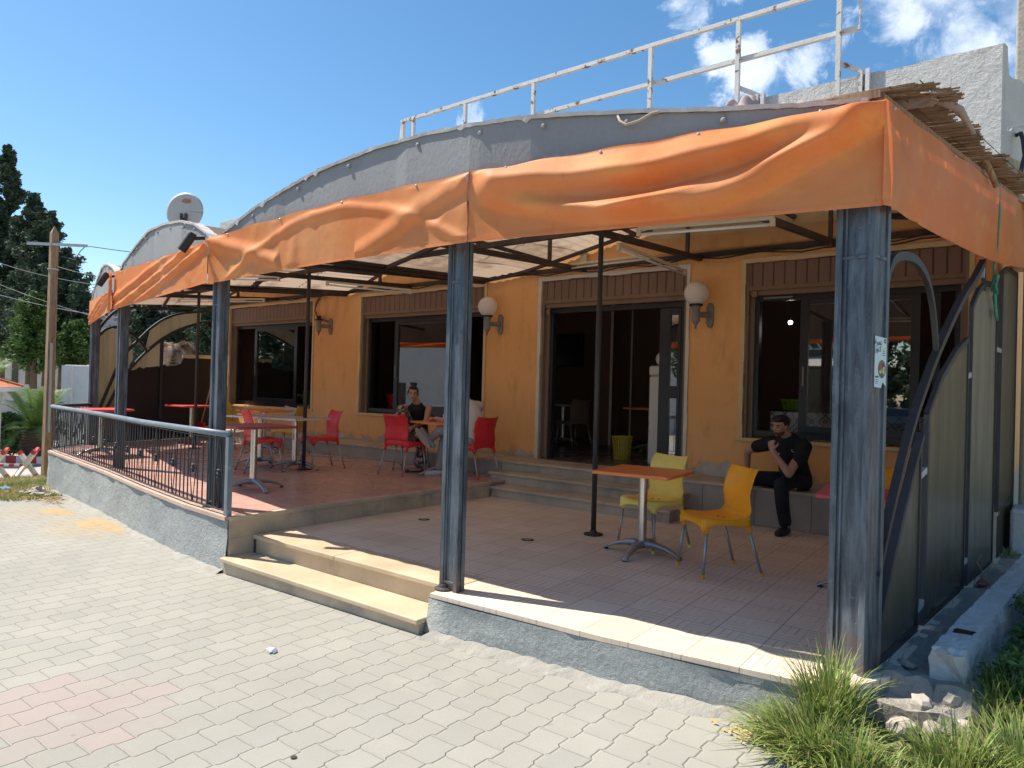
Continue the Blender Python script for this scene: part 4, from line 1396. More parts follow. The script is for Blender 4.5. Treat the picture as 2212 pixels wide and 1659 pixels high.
w1_ = wrinkle(4, 24, .011)
def d_mid(u, v):
    # u 0 at the left post, 1 at the step post
    e_ = sm(v, 0, .08) * sm(1 - v, 0, .10)
    c1 = .06 + 2.2 * u if u < .35 else 9
    c2 = .05 + 2.6 * (1 - u) if u > .65 else 9
    s_ = .038 * ridge(v, c1, .15) + .024 * ridge(v, c2, .18) - .012 * ridge(v, c2 + .22, .1)
    c4 = .12 + 1.1 * (u - .55) ** 2 * 4
    s_ += .020 * ridge(v, c4, .10)
    return .015 + (s_ + w1_(u, v, 7)) * e_ + .006 * math.sin(22 * u) * v * (1 - v)


w2_ = wrinkle(9, 18, .014)
def d_two(u, v):
    e_ = sm(v, 0, .08) * sm(1 - v, 0, .08)
    s_ = 0
    for k, sl in enumerate((.75, 1.05, 1.5)):
        c = 1.02 - sl * (1 - (1 - u)) * 0 - sl * u + k * .28 if True else 0
        c = (1.05 - .95 * u ** 1.3) - k * .30 + .25 * (1 - u)
        s_ += (.040 - .006 * k) * ridge(v, c, .11) - .02 * ridge(v, c + .13, .08)
    return .012 + (s_ + w2_(u, v, 4)) * e_


w3_ = wrinkle(15, 16, .016)
def d_side(u, v):
    e_ = sm(u, 0, .02) * sm(v, 0, .08)
    s_ = .030 * math.sin(5.5 * u + 1.8 * v + .3) * v + .018 * math.sin(13 * u + 3.2 * v) * v
    return .02 + (s_ + w3_(u, v, 3)) * e_


# u runs from the left end to the right end of each piece
canvas(PK[1], (PK[0][0] + .035, PK[0][1] + .005), (2.405, 2.875, 0, 0), (2.41, 2.945), d_main, sub=[.12, .38, .62, .88], nu=190, nv=60)
canvas(PK[2], (PK[1][0] - .004, PK[1][1]), (2.35, 2.79, -.012, -.03), (2.405, 2.875), d_mid, sub=[.1, .35, .6, .85], nu=200)
canvas(PK[3], (PK[2][0] - .01, PK[2][1] - .004), (2.35, 2.86, 0, .02), (2.36, 2.775), d_two, sub=[.1, .45, .8], nu=120)
canvas(PK[4], (PK[3][0] - .01, PK[3][1] - .004), (2.36, 2.80, 0, .0), (2.36, 2.62), d_two, sub=[.2], nu=90)
canvas((PK[0][0] + .012, PK[0][1] - .045), (-0.36, 9.0), (2.41, 2.945, .05, .02), (2.78, 3.43), d_side, sub=[.03, .3, .6], nu=150)
# overlapping flap where two pieces meet at the left posts
canvas((PK[3][0] - .22, PK[3][1] + .06), (PK[3][0] + .04, PK[3][1] - .03), (2.30, 2.86), (2.36, 2.86), d_two, name='canvas_flap', nu=20, nv=20, off=.03)
# seam cords
mb = MB(); mb.tube([(PK[1][0] + .006 * math.sin(k), PK[1][1] - .036, 2.41 + .47 * k / 8) for k in range(9)], .004, 6); mb.build('seam_cord', MT['terra'], cn)

# ------------------------------------------------------------------ reed mat, batten, rags on the roof
bt = MB(); bt.bar((-0.80, 4.02, 2.985), (-0.37, 8.9, 3.42), .05, .035); bt.bar((-1.55, 3.93, 2.99), (-0.79, 4.02, 3.0), .03, .04)
bt.build('edge_batten', MT['wood'], cn)
segs = [(4.12, 5.2, .26), (5.25, 6.1, .24), (6.15, 7.0, .20), (7.05, 8.3, .18)]
for k, (ya, yb, ext) in enumerate(segs):
    tm = thing('reed_mat', ('ragged reed mat at the near corner of the canopy roof', 'second ragged reed mat along the canopy side edge', 'third short reed mat along the canopy side edge', 'farthest reed mat along the canopy side edge')[k], 'reed mat', ((-.7), (ya + yb) / 2, 3.1), group='reed mats on the canopy edge')
    mb = MB()
    nst = int((yb - ya) / .0075)
    chunk = 1.0
    for i in range(nst):
        y = ya + (yb - ya) * i / nst + random.uniform(-.004, .004)
        zz = 3.03 + .09 * (y - 4.0) + random.uniform(-.004, .01) + .03 * math.sin((y - ya) / (yb - ya) * PI)
        xo = -0.80 + .088 * (y - 4.0)
        if random.random() < .06:
            continue
        if i % 9 == 0:
            chunk = random.uniform(.45, 1.0)
        L_ = ext * chunk * random.uniform(.88, 1.04)
        a_ = Vector((xo - .55, y, zz + .04)); c_ = Vector((xo + L_, y + random.uniform(-.02, .03), zz + random.uniform(-.015, .02)))
        mb.tube([a_, (a_ + c_) / 2 + Vector((0, 0, .006)), c_], .0055, 5)
    mb.build('reeds', MT['reed'], tm, smooth=True)
    mb = MB()
    for q_ in (.02, -.2, .16):
        mb.tube([(-0.80 + .088 * (y - 4) + q_, y, 3.045 + .09 * (y - 4) + .012) for y in np.linspace(ya, yb, 8)], .003, 5)
    mb.build('binding_wire', MT['cable'], tm)


def rag(cx, cy, cz, sx, sy, sz, seed, lab, rz=0, n=26):
    rr = random.Random(seed)
    ph = [rr.uniform(0, 6) for _ in range(8)]
    mb = MB()
    e = Euler((0, 0, rz)).to_matrix()
    def f(u, v):
        x = (u - .5) * 2; y = (v - .5) * 2
        h = (1 - abs(x) ** 2.2) * (1 - abs(y) ** 2) * sz
        h *= .65 + .35 * math.sin(x * 9 + ph[0] + 2 * math.sin(y * 3 + ph[1])) + .25 * math.sin(y * 11 + ph[2] + x * 4)
        dx = .08 * sx * math.sin(y * 7 + ph[3]); dy = .12 * sy * math.sin(x * 8 + ph[4])
        return Vector((cx, cy, cz)) + e @ Vector((x * sx + dx, y * sy + dy, max(h, -.05) - .02 * (x * x + y * y)))
    mb.grid(f, n * 2, n)
    o_ = mb.build('rag', MT['rag'], None, smooth=True, solid=.006)
    tag(o_, lab, 'rag', 'faded rags lying on the canopy roof')
    return o_


rag(-1.52, 4.02, 3.06, .17, .08, .085, 1, 'crumpled pinkish rag bunched on the grey fascia edge', .1)
rag(-1.26, 4.10, 3.04, .14, .08, .05, 2, 'smooth faded rag lying right of the crumpled one', .05)
rag(-0.80, 4.40, 3.10, .20, .10, .06, 3, 'faded sheet rolled on top of the near canopy corner', .1)
rag(-1.95, 4.05, 3.11, .07, .06, .05, 4, 'small peaked rag left of the crumpled one', 0)
mb = MB(); mb.tube([(-.66, 4.55, 3.15), (-.52, 4.75, 3.10), (-.46, 4.85, 2.98)], [.030, .022, .012], 10)
tag(mb.build('rag', MT['rag'], None, smooth=True), 'twisted rag hanging off the reed mat at the canopy side', 'rag', 'faded rags lying on the canopy roof')
mb = MB(); mb.tube([(-.56, 6.35, 3.34), (-.50, 6.55, 3.19), (-.47, 6.62, 3.10)], .022, 10)
tag(mb.build('wooden_pole', MT['wood'], None), 'short broken pole end poking over the canopy side edge', 'pole')
# pale cord looped over the fascia
mb = MB()
lp_ = [(-2.20, 3.85, 3.13), (-2.19, 3.76, 3.11), (-2.16, 3.735, 3.06), (-2.12, 3.74, 3.03), (-2.04, 3.75, 3.04), (-1.97, 3.78, 3.08), (-1.88, 3.83, 3.10), (-1.74, 3.86, 3.075)]
mb.tube(lp_, .009, 8)
tag(mb.build('rope', MT['ropefray'], None, smooth=True), 'pale frayed cord looped over the grey fascia', 'rope')

# ------------------------------------------------------------------ spotlights on the fascia
for k, (x, y, z, lb) in enumerate(((-6.62, 3.42, 2.80, 'black cylinder spotlight above the railing end post'), (-10.42, 4.20, 2.83, 'black cylinder spotlight at the far left canvas seam'))):
    t = thing('spotlight', lb, 'spotlight', (x, y, z), group='black spotlights on the canvas skirt')
    d_ = Vector((-.35, -.35, -.8)).normalized()
    c = Vector((x, y, z))
    mb = MB(); mb.tube([c - d_ * .02, c + d_ * .17], .042, 18); mb.tube([c - d_ * .035, c - d_ * .02], .034, 18); mb.build('housing', MT['rubber'], t, smooth=False, bevel=.003)
    mb = MB(); mb.bar(c + d_ * .03, c + Vector((.02, .12, .0)), .03, .03); mb.build('bracket', MT['rubber'], t)

# ------------------------------------------------------------------ tube lights
def tube_light(a, c, lab, cover=True):
    a = Vector(a); c = Vector(c)
    t = thing('tube_light', lab, 'tube light', tuple((a + c) / 2), group='tube lights under the canopy')
    d_ = (c - a).normalized()
    mb = MB(); mb.bar(a, c, .036, .026); fx = mb.build('batten', MT['tubew'], t, bevel=.003)
    mb = MB(); mb.tube([a + d_ * .03 + Vector((0, 0, -.045)), c - d_ * .03 + Vector((0, 0, -.045))], .012, 12); mb.build('tube', MT['white'], t, smooth=True)
    for p in (a, c):
        s_ = 1 if p is a else -1
        MB().obox(p + d_ * .012 * s_ + Vector((0, 0, -.03)), (.035, .03, .055), rz=math.atan2(d_.y, d_.x)).build('end_cap', MT['tubew'], t)
    return t
tube_light((-2.62, 4.85, 2.68), (-1.62, 4.95, 2.66), 'tube light just below the canvas skirt near the corner post')
tube_light((-3.22, 5.60, 2.76), (-3.55, 7.75, 2.86), 'slanting tube light nearest the doorway lamp')
tube_light((-5.30, 7.9, 3.10), (-4.10, 7.9, 3.12), 'tube light hanging level over the doorway')
tube_light((-8.35, 6.30, 2.88), (-7.35, 7.0, 2.78), 'twin tube light fitting in front of the middle window')
tube_light((-9.6, 5.6, 2.95), (-8.9, 5.9, 2.93), 'tube light tucked behind the canvas above the thin pole')
tube_light((-13.2, 6.6, 2.93), (-11.3, 7.2, 2.90), 'tube light over the leftmost window')

# ------------------------------------------------------------------ wall lamps
def wall_lamp(x, z, lab, globe=True):
    t = thing('wall_lamp', lab, 'wall lamp', (x, WY, z), group='wall lamps between the openings')
    c = Vector((x, WY - .21, z))
    mb = MB()
    mb.lathe((c.x, c.y, c.z - .19), [(.010, -.09), (.016, -.075), (.010, -.06), (.022, -.04), (.030, -.02), (.048, 0), (.052, .04), (.050, .15), (.060, .19)], 16)
    mb.tube([(x + .0, c.y, z - .10), (x + .09, WY - .03, z - .10)], .036, 8)
    mb.obox((x + .10, WY - .016, z - .10), (.09, .03, .22))
    mb.tube([(x + .10, WY - .03, z + .02), (x + .10, WY - .0, z + .02)], .035, 12); mb.tube([(x + .10, WY - .03, z - .22), (x + .10, WY - .0, z - .22)], .035, 12)
    mb.build('bracket', MT['lampg'], t, bevel=.003)
    mb = MB(); mb.lathe((c.x, c.y, c.z), [(.075, .0), (.082, .005), (.082, .022), (.07, .024)], 22)
    if not globe:
        mb.lathe((c.x, c.y, c.z + .024), [(.04, 0), (.04, .06), (.03, .065)], 14)
    mb.build('collar', MT['rubber'], t)
    if globe:
        mb = MB(); mb.ell((c.x, c.y, c.z + .155), (.148, .148, .148), 32, 22); mb.build('globe', MT['lampw'], t, smooth=True)
    return t
wall_lamp(-3.60, 2.50, 'white globe wall lamp between the doorway and the right window')
wall_lamp(-6.93, 2.50, 'white globe wall lamp between the middle window and the doorway')
wall_lamp(-11.05, 2.60, 'wall lamp with its globe missing right of the leftmost window', False)
# loose cable and junction box on wall
mb = MB(); mb.tube([(-11.3, WY - .03, 3.05), (-11.36, WY - .05, 2.95), (-11.38, WY - .06, 2.80), (-11.28, WY - .06, 2.68), (-11.05, WY - .04, 2.60), (-11.0, WY - .01, 2.60)], .022, 8)
tag(mb.build('cable', MT['jamb'], None, smooth=True), 'bent loose conduit dangling above the lamp without a globe', 'cable')
MB_ = MB(); MB_.obox((-5.35, WY - .03, 3.28), (.11, .05, .14))
tag(MB_.build('junction_box', MT['tubew'], None, bevel=.006), 'cream junction box on the wall above the doorway', 'junction box')

# ------------------------------------------------------------------ railing
rt = thing('railing', 'black iron railing with worn blue grey top tube on the raised terrace edge', 'railing', (-9.5, 4.2, TZ))
rl = [(-6.03, 3.53), (-6.87, 3.60), (-8.4, 3.83), (-9.87, 4.09), (-11.6, 4.34), (-13.27, 4.58), (-13.98, 5.45)]
RT_ = 0.925
mb = MB(); mb.tube([(x, y, RT_ + (.012 if k in (0, 1) else 0)) for k, (x, y) in enumerate(rl[:6])], .030, 14); mb.build('top_tube', MT['railtop'], rt, smooth=True)
mb = MB(); mb.tube([(x, y, RT_ + .002) for x, y in rl[5:]], .028, 12); mb.build('top_tube', MT['rail'], rt, smooth=True)
mb = MB()
for (xa, ya), (xb, yb) in zip(rl[:-1], rl[1:]):
    mb.bar((xa, ya, TZ + .045), (xb, yb, TZ + .045), .022, .012)
    mb.bar((xa, ya, RT_ - .035), (xb, yb, RT_ - .035), .022, .008)
mb.build('bottom_bar', MT['rail'], rt)
MB().box(-6.055, 3.505, TZ, -6.005, 3.555, RT_ - .01).build('end_post', MT['railtop'], rt)
# walk along the line placing bars: groups of plain bars and twisted lozenges
tot = []
for (xa, ya), (xb, yb) in zip(rl[:-1], rl[1:]):
    L_ = math.hypot(xb - xa, yb - ya); nseg = int(L_ / .01)
    for k in range(nseg):
        tot.append((xa + (xb - xa) * k / nseg, ya + (yb - ya) * k / nseg, math.atan2(yb - ya, xb - xa)))
pos = 9
k = 0
while pos < len(tot) - 10:
    x, y, an = tot[pos]
    if k % 5 == 1:                       # lozenge
        mb = MB()
        dx_, dy_ = math.cos(an), math.sin(an)
        for s_ in (-1, 1):
            mb.path([(x + s_ * .008 * dx_, y + s_ * .008 * dy_, TZ + .05), (x + s_ * .072 * dx_, y + s_ * .072 * dy_, TZ + .37), (x + s_ * .008 * dx_, y + s_ * .008 * dy_, RT_ - .04)], .010)
        zc = TZ + .37
        mb.lathe((x, y, zc), [(.006, -.045), (.020, -.035), (.012, -.02), (.026, 0), (.012, .02), (.020, .035), (.006, .045)], 8)
        mb.build('lozenge_bar', MT['rail'], rt)
        pos += 12
    else:
        MB().box(x - .005, y - .005, TZ + .05, x + .005, y + .005, RT_ - .03).build('baluster', MT['rail'], rt)
        pos += 11
    k += 1

# ------------------------------------------------------------------ right side screen
sc = thing('side_screen', 'black framed side screen of pointed polycarbonate panels beside the near corner post', 'screen', (-0.7, 6.0, 0.0))
def sx(y): return -0.80 + .0755 * (y - 4.0)
def spt(y, z): return (sx(y), y, z)
W_, D_ = .045, .05
def sbar(pts, name='frame_bar', w_=W_, d_=D_):
    return MB().path([spt(*p) for p in pts], d_, w_, up=(1, 0, 0)).build(name, MT['polebl'], sc)
def arc_pts(pts, n=5):
    """Catmull-Rom through points"""
    P_ = [pts[0]] + list(pts) + [pts[-1]]
    o_ = []
    for i in range(1, len(P_) - 2):
        p0, p1, p2, p3 = [np.array(q) for q in P_[i - 1:i + 3]]
        for k in range(n):
            t_ = k / n
            o_.append(tuple(.5 * ((2 * p1) + (-p0 + p2) * t_ + (2 * p0 - 5 * p1 + 4 * p2 - p3) * t_ ** 2 + (-p0 + 3 * p1 - 3 * p2 + p3) * t_ ** 3)))
    o_.append(tuple(pts[-1]))
    return o_
sbar(arc_pts([(4.22, 2.06), (4.34, 2.19), (4.57, 2.25), (4.85, 2.26), (5.10, 2.19), (5.25, 2.07), (5.34, 1.93), (5.41, 1.76)]), 'arch_bar', .03, .05)
sbar(arc_pts([(4.17, .49), (4.40, .80), (4.79, 1.25), (5.15, 1.55), (5.49, 1.79), (6.1, 2.15), (6.6, 2.38), (6.98, 2.58)]), 'sweeping_bar')
sbar(arc_pts([(4.19, .20), (4.45, .55), (4.75, .90), (5.05, 1.21)]), 'sweeping_bar')
panels = [([(4.22, .02), (4.22, .22), (4.45, .52), (4.75, .87), (5.03, 1.16), (5.03, .02)], 'polyc', None),
          ([(5.20, .0), (5.20, 1.34), (5.55, 1.58), (6.0, 1.78), (6.41, 1.90), (6.41, .0)], 'polyc', None),
          ([(6.55, .0), (6.55, 2.17), (6.8, 2.32), (7.11, 2.42), (7.62, 2.46), (7.66, .0)], 'polyl', None),
          ([(7.92, -.02), (7.92, 2.62), (8.2, 2.70), (8.80, 2.72), (8.82, -.02)], 'polyc', None)]
for poly, mt_, _ in panels:
    mb = MB(); i = len(mb.v); n = len(poly)
    mb.v += [(sx(y) - .004, y, z) for y, z in poly] + [(sx(y) + .006, y, z) for y, z in poly]
    mb.f.append(tuple(range(i, i + n))); mb.f.append(tuple(range(i + n, i + 2 * n))[::-1])
    for j in range(n):
        k = (j + 1) % n
        mb.f.append((i + j, i + n + j, i + n + k, i + k))
    pn = mb.build('panel', MT[mt_], sc)
    mb = MB(); pp = list(poly) + [poly[0]]
    for a_, c_ in zip(pp[:-1], pp[1:]):
        mb.bar(spt(a_[0], a_[1]), spt(c_[0], c_[1]), .05 if a_[0] == c_[0] else .045, .03, up=(1, 0, 0))
    mb.build('panel_frame', MT['polebl'], pn)
for a_, c_ in (((5.03, .96), (5.20, .99)), ((5.03, .13), (5.20, .15)), ((6.41, 1.62), (6.55, 1.64)), ((6.41, .2), (6.55, .2)), ((7.64, 1.9), (7.92, 1.9)), ((6.95, 2.45), (6.99, 2.62))):
    MB().bar(spt(*a_), spt(*c_), .03, .04).build('spacer', MT['galv'], sc)
MB().bar(spt(7.02, 2.35), spt(7.02, 2.75), .03, .05).build('frame_bar', MT['polebl'], sc)

# green rope tied on the screen
mb = MB()
y0 = 7.15
bx_ = sx(y0) + .05
mb.tube([(bx_ + .02, y0, 3.28), (bx_ + .03, y0 + .01, 3.0), (bx_ + .02, y0, 2.75), (bx_, y0, 2.55), (bx_, y0, 2.45)], .010, 8)
rr = random.Random(3)
for k in range(3):
    c0 = Vector((bx_ + .01, y0 + rr.uniform(-.03, .03), 2.42 + rr.uniform(-.03, .03)))
    mb.tube([c0 + Vector((.02 * math.sin(q), .11 * math.cos(q + k) * (1 if k else .7), .06 * math.sin(q + k * 1.3))) for q in np.linspace(0, 5.6, 16)], .011, 8)
mb.tube([(bx_, y0, 2.43), (bx_ + .01, y0 + .04, 2.3), (bx_ + .01, y0 + .14, 2.16), (bx_ + .01, y0 + .26, 2.15), (bx_, y0 + .30, 2.24)], .012, 8)
mb.tube([(bx_, y0 + .05, 2.32), (bx_ + .02, y0 + .16, 2.13), (bx_ + .01, y0 + .24, 2.19), (bx_ + .01, y0 + .12, 2.20)], .012, 8)
tag(mb.build('rope', MT['rope'], None, smooth=True), 'green rope hanging over the orange canvas and knotted on the side screen', 'rope')

# ------------------------------------------------------------------ left side screen
ls = thing('end_screen', 'arched end screen with yellowed sheets and black tarpaulin at the far left of the terrace', 'screen', (-14.5, 7.0, TZ))
A_ = Vector((-14.15, 5.55, 0)); Bv = (Vector((-14.95, 8.4, 0)) - A_).normalized()
def lp3(s_, z, o_=0.0): return (A_.x + Bv.x * s_ + Bv.y * o_, A_.y + Bv.y * s_ - Bv.x * o_, z)
def lbar(pts, name='arch_bar', w_=.045):
    return MB().path([lp3(*p) for p in pts], w_, w_, up=(1, 0, 0)).build(name, MT['rail'], ls)
lbar(arc_pts([(.05, 2.17), (.2, 2.32), (.42, 2.39), (.65, 2.33), (.88, 2.21), (1.1, 1.99)]))
lbar(arc_pts([(.05, 2.30), (.23, 2.53), (.42, 2.70), (.7, 2.86)]))
lbar(arc_pts([(.05, .45), (.11, .77), (.34, 1.32), (.55, 1.77), (.72, 1.99), (.95, 2.21), (1.21, 2.45), (1.55, 2.67), (2.03, 2.83), (2.9, 2.96)]))
lbar(arc_pts([(.25, .80), (.58, 1.38), (.83, 1.69), (1.11, 1.96), (1.5, 2.25), (1.93, 2.48), (2.5, 2.68), (2.9, 2.76)]))
lbar([(1.47, TZ), (1.47, 2.22)], 'upright', .05)
lbar([(.05, TZ + .03), (2.92, TZ + .03)], 'bottom_bar', .04)
def lpanel(poly, mt_, name='panel', o_=-0.06, th=.008, par=ls):
    mb = MB(); i = len(mb.v); n = len(poly)
    mb.v += [lp3(s_, z, o_) for s_, z in poly] + [lp3(s_, z, o_ + th) for s_, z in poly]
    mb.f.append(tuple(range(i, i + n))); mb.f.append(tuple(range(i + n, i + 2 * n))[::-1])
    for j in range(n):
        k = (j + 1) % n
        mb.f.append((i + j, i + n + j, i + n + k, i + k))
    return mb.build(name, MT[mt_], par)
lpanel([(.06, TZ + .05), (.06, 2.16), (.2, 2.30), (.42, 2.36), (.62, 2.32), (.80, 2.18), (.86, 1.80), (.52, 1.25), (.52, TZ + .05)], 'polyl', o_=-.07)
lpanel([(.20, TZ + .05), (.26, .80), (.58, 1.38), (.83, 1.69), (1.11, 1.96), (1.46, 2.21), (1.46, TZ + .05)], 'polyl', o_=-.052)
lpanel(arc_pts([(1.12, 1.98), (1.5, 2.27), (1.93, 2.50), (2.5, 2.70)], 3)[::-1] + arc_pts([(1.24, 2.44), (1.55, 2.64), (2.03, 2.80), (2.5, 2.9)], 3), 'polyl', o_=-.056)
top_ = []
rr = random.Random(8)
for k in range(30):
    s_ = .50 + (2.88 - .50) * k / 29
    top_.append((s_, 1.55 + .14 * (s_ - .5) + rr.uniform(-.025, .035) + (.10 if s_ > 2.0 else 0)))
lpanel([(.50, TZ + .04), (2.88, TZ + .04)] + top_[::-1], 'darkcloth', 'tarpaulin', o_=-.038)
lpanel([(2.0, 1.88), (2.84, 1.90), (2.84, 1.98), (2.0, 1.95)], 'tubew' if 'tubew' in MT else 'white', 'top_board', o_=-.02, th=.03)

# ------------------------------------------------------------------ poster on the near post
t = thing('poster', 'torn pale blue poster with Arabic lettering on the side of the near corner post', 'poster', (-0.79, 4.10, 1.5))
e6 = Euler((0, 0, R(-12))).to_matrix()
def pp_(y_, z_, o_=0.0):
    c = e6 @ Vector((.200 / 2 + .002 + o_, y_, 0))
    return (-0.877 + c.x, 4.12 + c.y, z_)
def pq(mt_, pts, o_, name='print'):
    return MB().quad(*[pp_(y_, z_, o_) for y_, z_ in pts]).build(name, MT[mt_], t)
PY0, PY1, PZ0, PZ1 = -.068, .070, 1.49, 1.755
mb = MB(); i = 0
shp = [(PY0, PZ0), (.012, PZ0 - .004), (.034, PZ0 + .028), (.052, PZ0 + .016), (PY1, PZ0 + .006), (PY1, PZ1 - .006), (PY0, PZ1)]
mb.v = [pp_(a_, c_, .0) for a_, c_ in shp] + [pp_(a_, c_, .0015) for a_, c_ in shp]
n = len(shp); mb.f = [tuple(range(n))[::-1], tuple(range(n, 2 * n))] + [(j, (j + 1) % n, n + (j + 1) % n, n + j) for j in range(n)]
mb.build('sheet', MT['poster'], t)
mb = MB()
def disc(y_, z_, r_, o_, mt_, nm='print'):
    MB().quad(*[pp_(y_ + r_ * math.cos(q), z_ + r_ * math.sin(q), o_) for q in np.linspace(0, 2 * PI, 18)[:-1]]).build(nm, MT[mt_], t)
disc(.050, PZ1 - .022, .013, .002, 'ink'); disc(.050, PZ1 - .022, .008, .003, 'rink'); disc(.050, PZ1 - .022, .004, .004, 'poster')
pq('yink', [(.018, PZ1 - .056), (.060, PZ1 - .056), (.060, PZ1 - .064), (.018, PZ1 - .064)], .002)
for k in range(3):
    pq('ink', [(.022, PZ1 - .073 - k * .011), (.052, PZ1 - .073 - k * .011), (.052, PZ1 - .077 - k * .011), (.022, PZ1 - .077 - k * .011)], .002)
disc(.018, PZ0 + .095, .048, .002, 'polyl')
for (a_, c_, r_, m_) in ((.0, PZ0 + .11, .013, 'rink'), (.03, PZ0 + .115, .012, 'ink'), (.012, PZ0 + .085, .014, 'gink'), (.036, PZ0 + .08, .012, 'yink'), (.02, PZ0 + .062, .013, 'patbl'), (-.004, PZ0 + .08, .009, 'white'), (.04, PZ0 + .10, .008, 'white')):
    disc(a_, c_, r_, .003, m_)
pq('ink', [(PY0 + .008, PZ0 + .058), (-.022, PZ0 + .058), (-.022, PZ0 + .049), (PY0 + .008, PZ0 + .049)], .002)
for k in range(3):
    pq('ink', [(PY0 + .010, PZ0 + .040 - k * .009), (-.026, PZ0 + .040 - k * .009), (-.026, PZ0 + .037 - k * .009), (PY0 + .010, PZ0 + .037 - k * .009)], .002)


def text(s_, size, mt_, parent, M_, name='lettering'):
    cu = bpy.data.curves.new(name, 'FONT'); cu.body = s_; cu.size = size; cu.extrude = .0004
    cu.align_x = 'CENTER'
    ob = bpy.data.objects.new(name, cu)
    COL.objects.link(ob)
    dg = bpy.context.evaluated_depsgraph_get()
    me = bpy.data.meshes.new_from_object(ob.evaluated_get(dg))
    bpy.data.objects.remove(ob); 
    o_ = bpy.data.objects.new(name, me); COL.objects.link(o_)
    me.materials.clear(); me.materials.append(mt_)
    o_.parent = parent
    me.transform(M_)
    off = WORLD_OFF.get(parent.name) if parent else None
    if off:
        me.transform(Matrix.Translation((-off[0], -off[1], -off[2])))
    return o_


def face_matrix(origin, xdir, up):
    xdir = Vector(xdir).normalized(); up = Vector(up).normalized(); nn_ = xdir.cross(up)
    m_ = Matrix((xdir, up, nn_)).transposed().to_4x4(); m_.translation = Vector(origin)
    return m_


yd = e6 @ Vector((0, 1, 0))
# presentation forms, written in visual (left to right) order
text('\uFE93\uFEAE\uFEE4\uFECB', .044, MT['ink'], t, face_matrix(pp_(-.030, PZ1 - .045, .003), yd, (0, 0, 1)))
text('\uFEAF\uFEEE\uFEE8\uFEDB', .044, MT['ink'], t, face_matrix(pp_(-.034, PZ1 - .080, .003), yd, (0, 0, 1)))
# ================================================================== FURNITURE
def make_chair(mat_key, label, loc, rz, cap_mat=None):
    """stacking cafe chair: one-piece plastic shell on four splayed aluminium legs; front = -y"""
    t = thing('cafe_chair', label, 'chair', loc, rz if rz else 0.0001, group='plastic cafe chairs')
    m_ = MT[mat_key]
    SZ = .445
    def sec(s_):
        """side profile: s 0 front lip .. 1 top of the back -> (y, z, halfwidth)"""
        pr = [(0.0, -.228, SZ - .030, .195), (.05, -.222, SZ - .006, .205), (.15, -.16, SZ + .0, .215), (.30, -.03, SZ - .012, .218), (.42, .09, SZ - .008, .214), (.50, .155, SZ + .012, .208),
              (.56, .185, SZ + .055, .204), (.65, .198, SZ + .13, .203), (.78, .215, SZ + .235, .204), (.90, .245, SZ + .335, .206), (1.0, .285, SZ + .405, .198)]
        for a_, c_ in zip(pr[:-1], pr[1:]):
            if a_[0] <= s_ <= c_[0] + 1e-9:
                f_ = (s_ - a_[0]) / (c_[0] - a_[0])
                return [a_[k] + (c_[k] - a_[k]) * f_ for k in (1, 2, 3)]
    mb = MB()
    def shell(u, v):
        y, z, hw = sec(v)
        x = (u - .5) * 2
        back = sm(v, .5, .75)
        y2 = y + back * (-.050) * x * x            # back wraps forward at the sides
        z2 = z + (1 - back) * (.014 * x * x) - back * sm(v, .85, 1) * .020 * (1 - x * x) + back * 0.0
        if v < .06:
            z2 -= .01 * (1 - abs(x))
        return (x * hw, y2, z2)
    mb.grid(shell, 18, 44)
    # skirt below the seat edge, deeper at the leg sockets
    def skirt(side):
        def f(u, v):
            y, z, hw = sec(.02 + u * .50)
            edge_z = z + .014
            deep = .040 + .055 * (abs(u - .5) * 2) ** 2.2
            return (side * (hw + .004 * v), y, edge_z - deep * v)
        mb.grid(f, 18, 3)
    skirt(-1); skirt(1)
    def fr(u, v):
        x = (u - .5) * 2
        y, z, hw = sec(0.02)
        deep = .030 + .050 * abs(x) ** 3
        return (x * (hw + .004), y - .004, z + .004 - deep * v)
    mb.grid(fr, 16, 3)
    def bk(u, v):
        x = (u - .5) * 2
        y, z, hw = sec(.54)
        deep = .070 + .055 * abs(x) ** 3
        return (x * hw, y - .03 * x * x + .004, z - deep * v)
    mb.grid(bk, 16, 3)
    mb.build('shell', m_, t, smooth=True, solid=.007, local=True)
    mb = MB()
    for x, y in ((-.03, .02), (.03, .04)):
        mb.lathe((x, y, SZ - .0065), [(.012, 0), (.012, .002)], 12)
    mb.build('drain_slot', MT['rubber'], t, local=True)
    for sx_ in (-1, 1):
        for (yt, yb) in ((-.195, -.235), (.165, .275)):
            mb = MB(); mb.tube([(sx_ * .190, yt, SZ - .075), (sx_ * .215, yb, .012)], .0115, 10)
            lg = mb.build('leg', MT['alleg'], t, smooth=True, local=True)
            mb = MB(); mb.tube([(sx_ * .2135, yb - .002 * (1 if yb > 0 else -1), .03), (sx_ * .2155, yb, 0.0)], .0145, 10)
            mb.build('foot_cap', MT[cap_mat or mat_key], lg, local=True)
            mb = MB(); mb.tube([(sx_ * .188, yt, SZ - .03), (sx_ * .1915, yt - (.004 if yt < 0 else -.008), SZ - .10)], .019, 10)
            mb.build('leg_socket', m_, t, smooth=True, local=True)
    return t


def fa(fx, fy_):
    """rotation for a chair facing along (fx, fy)"""
    return math.atan2(fx, -fy_)


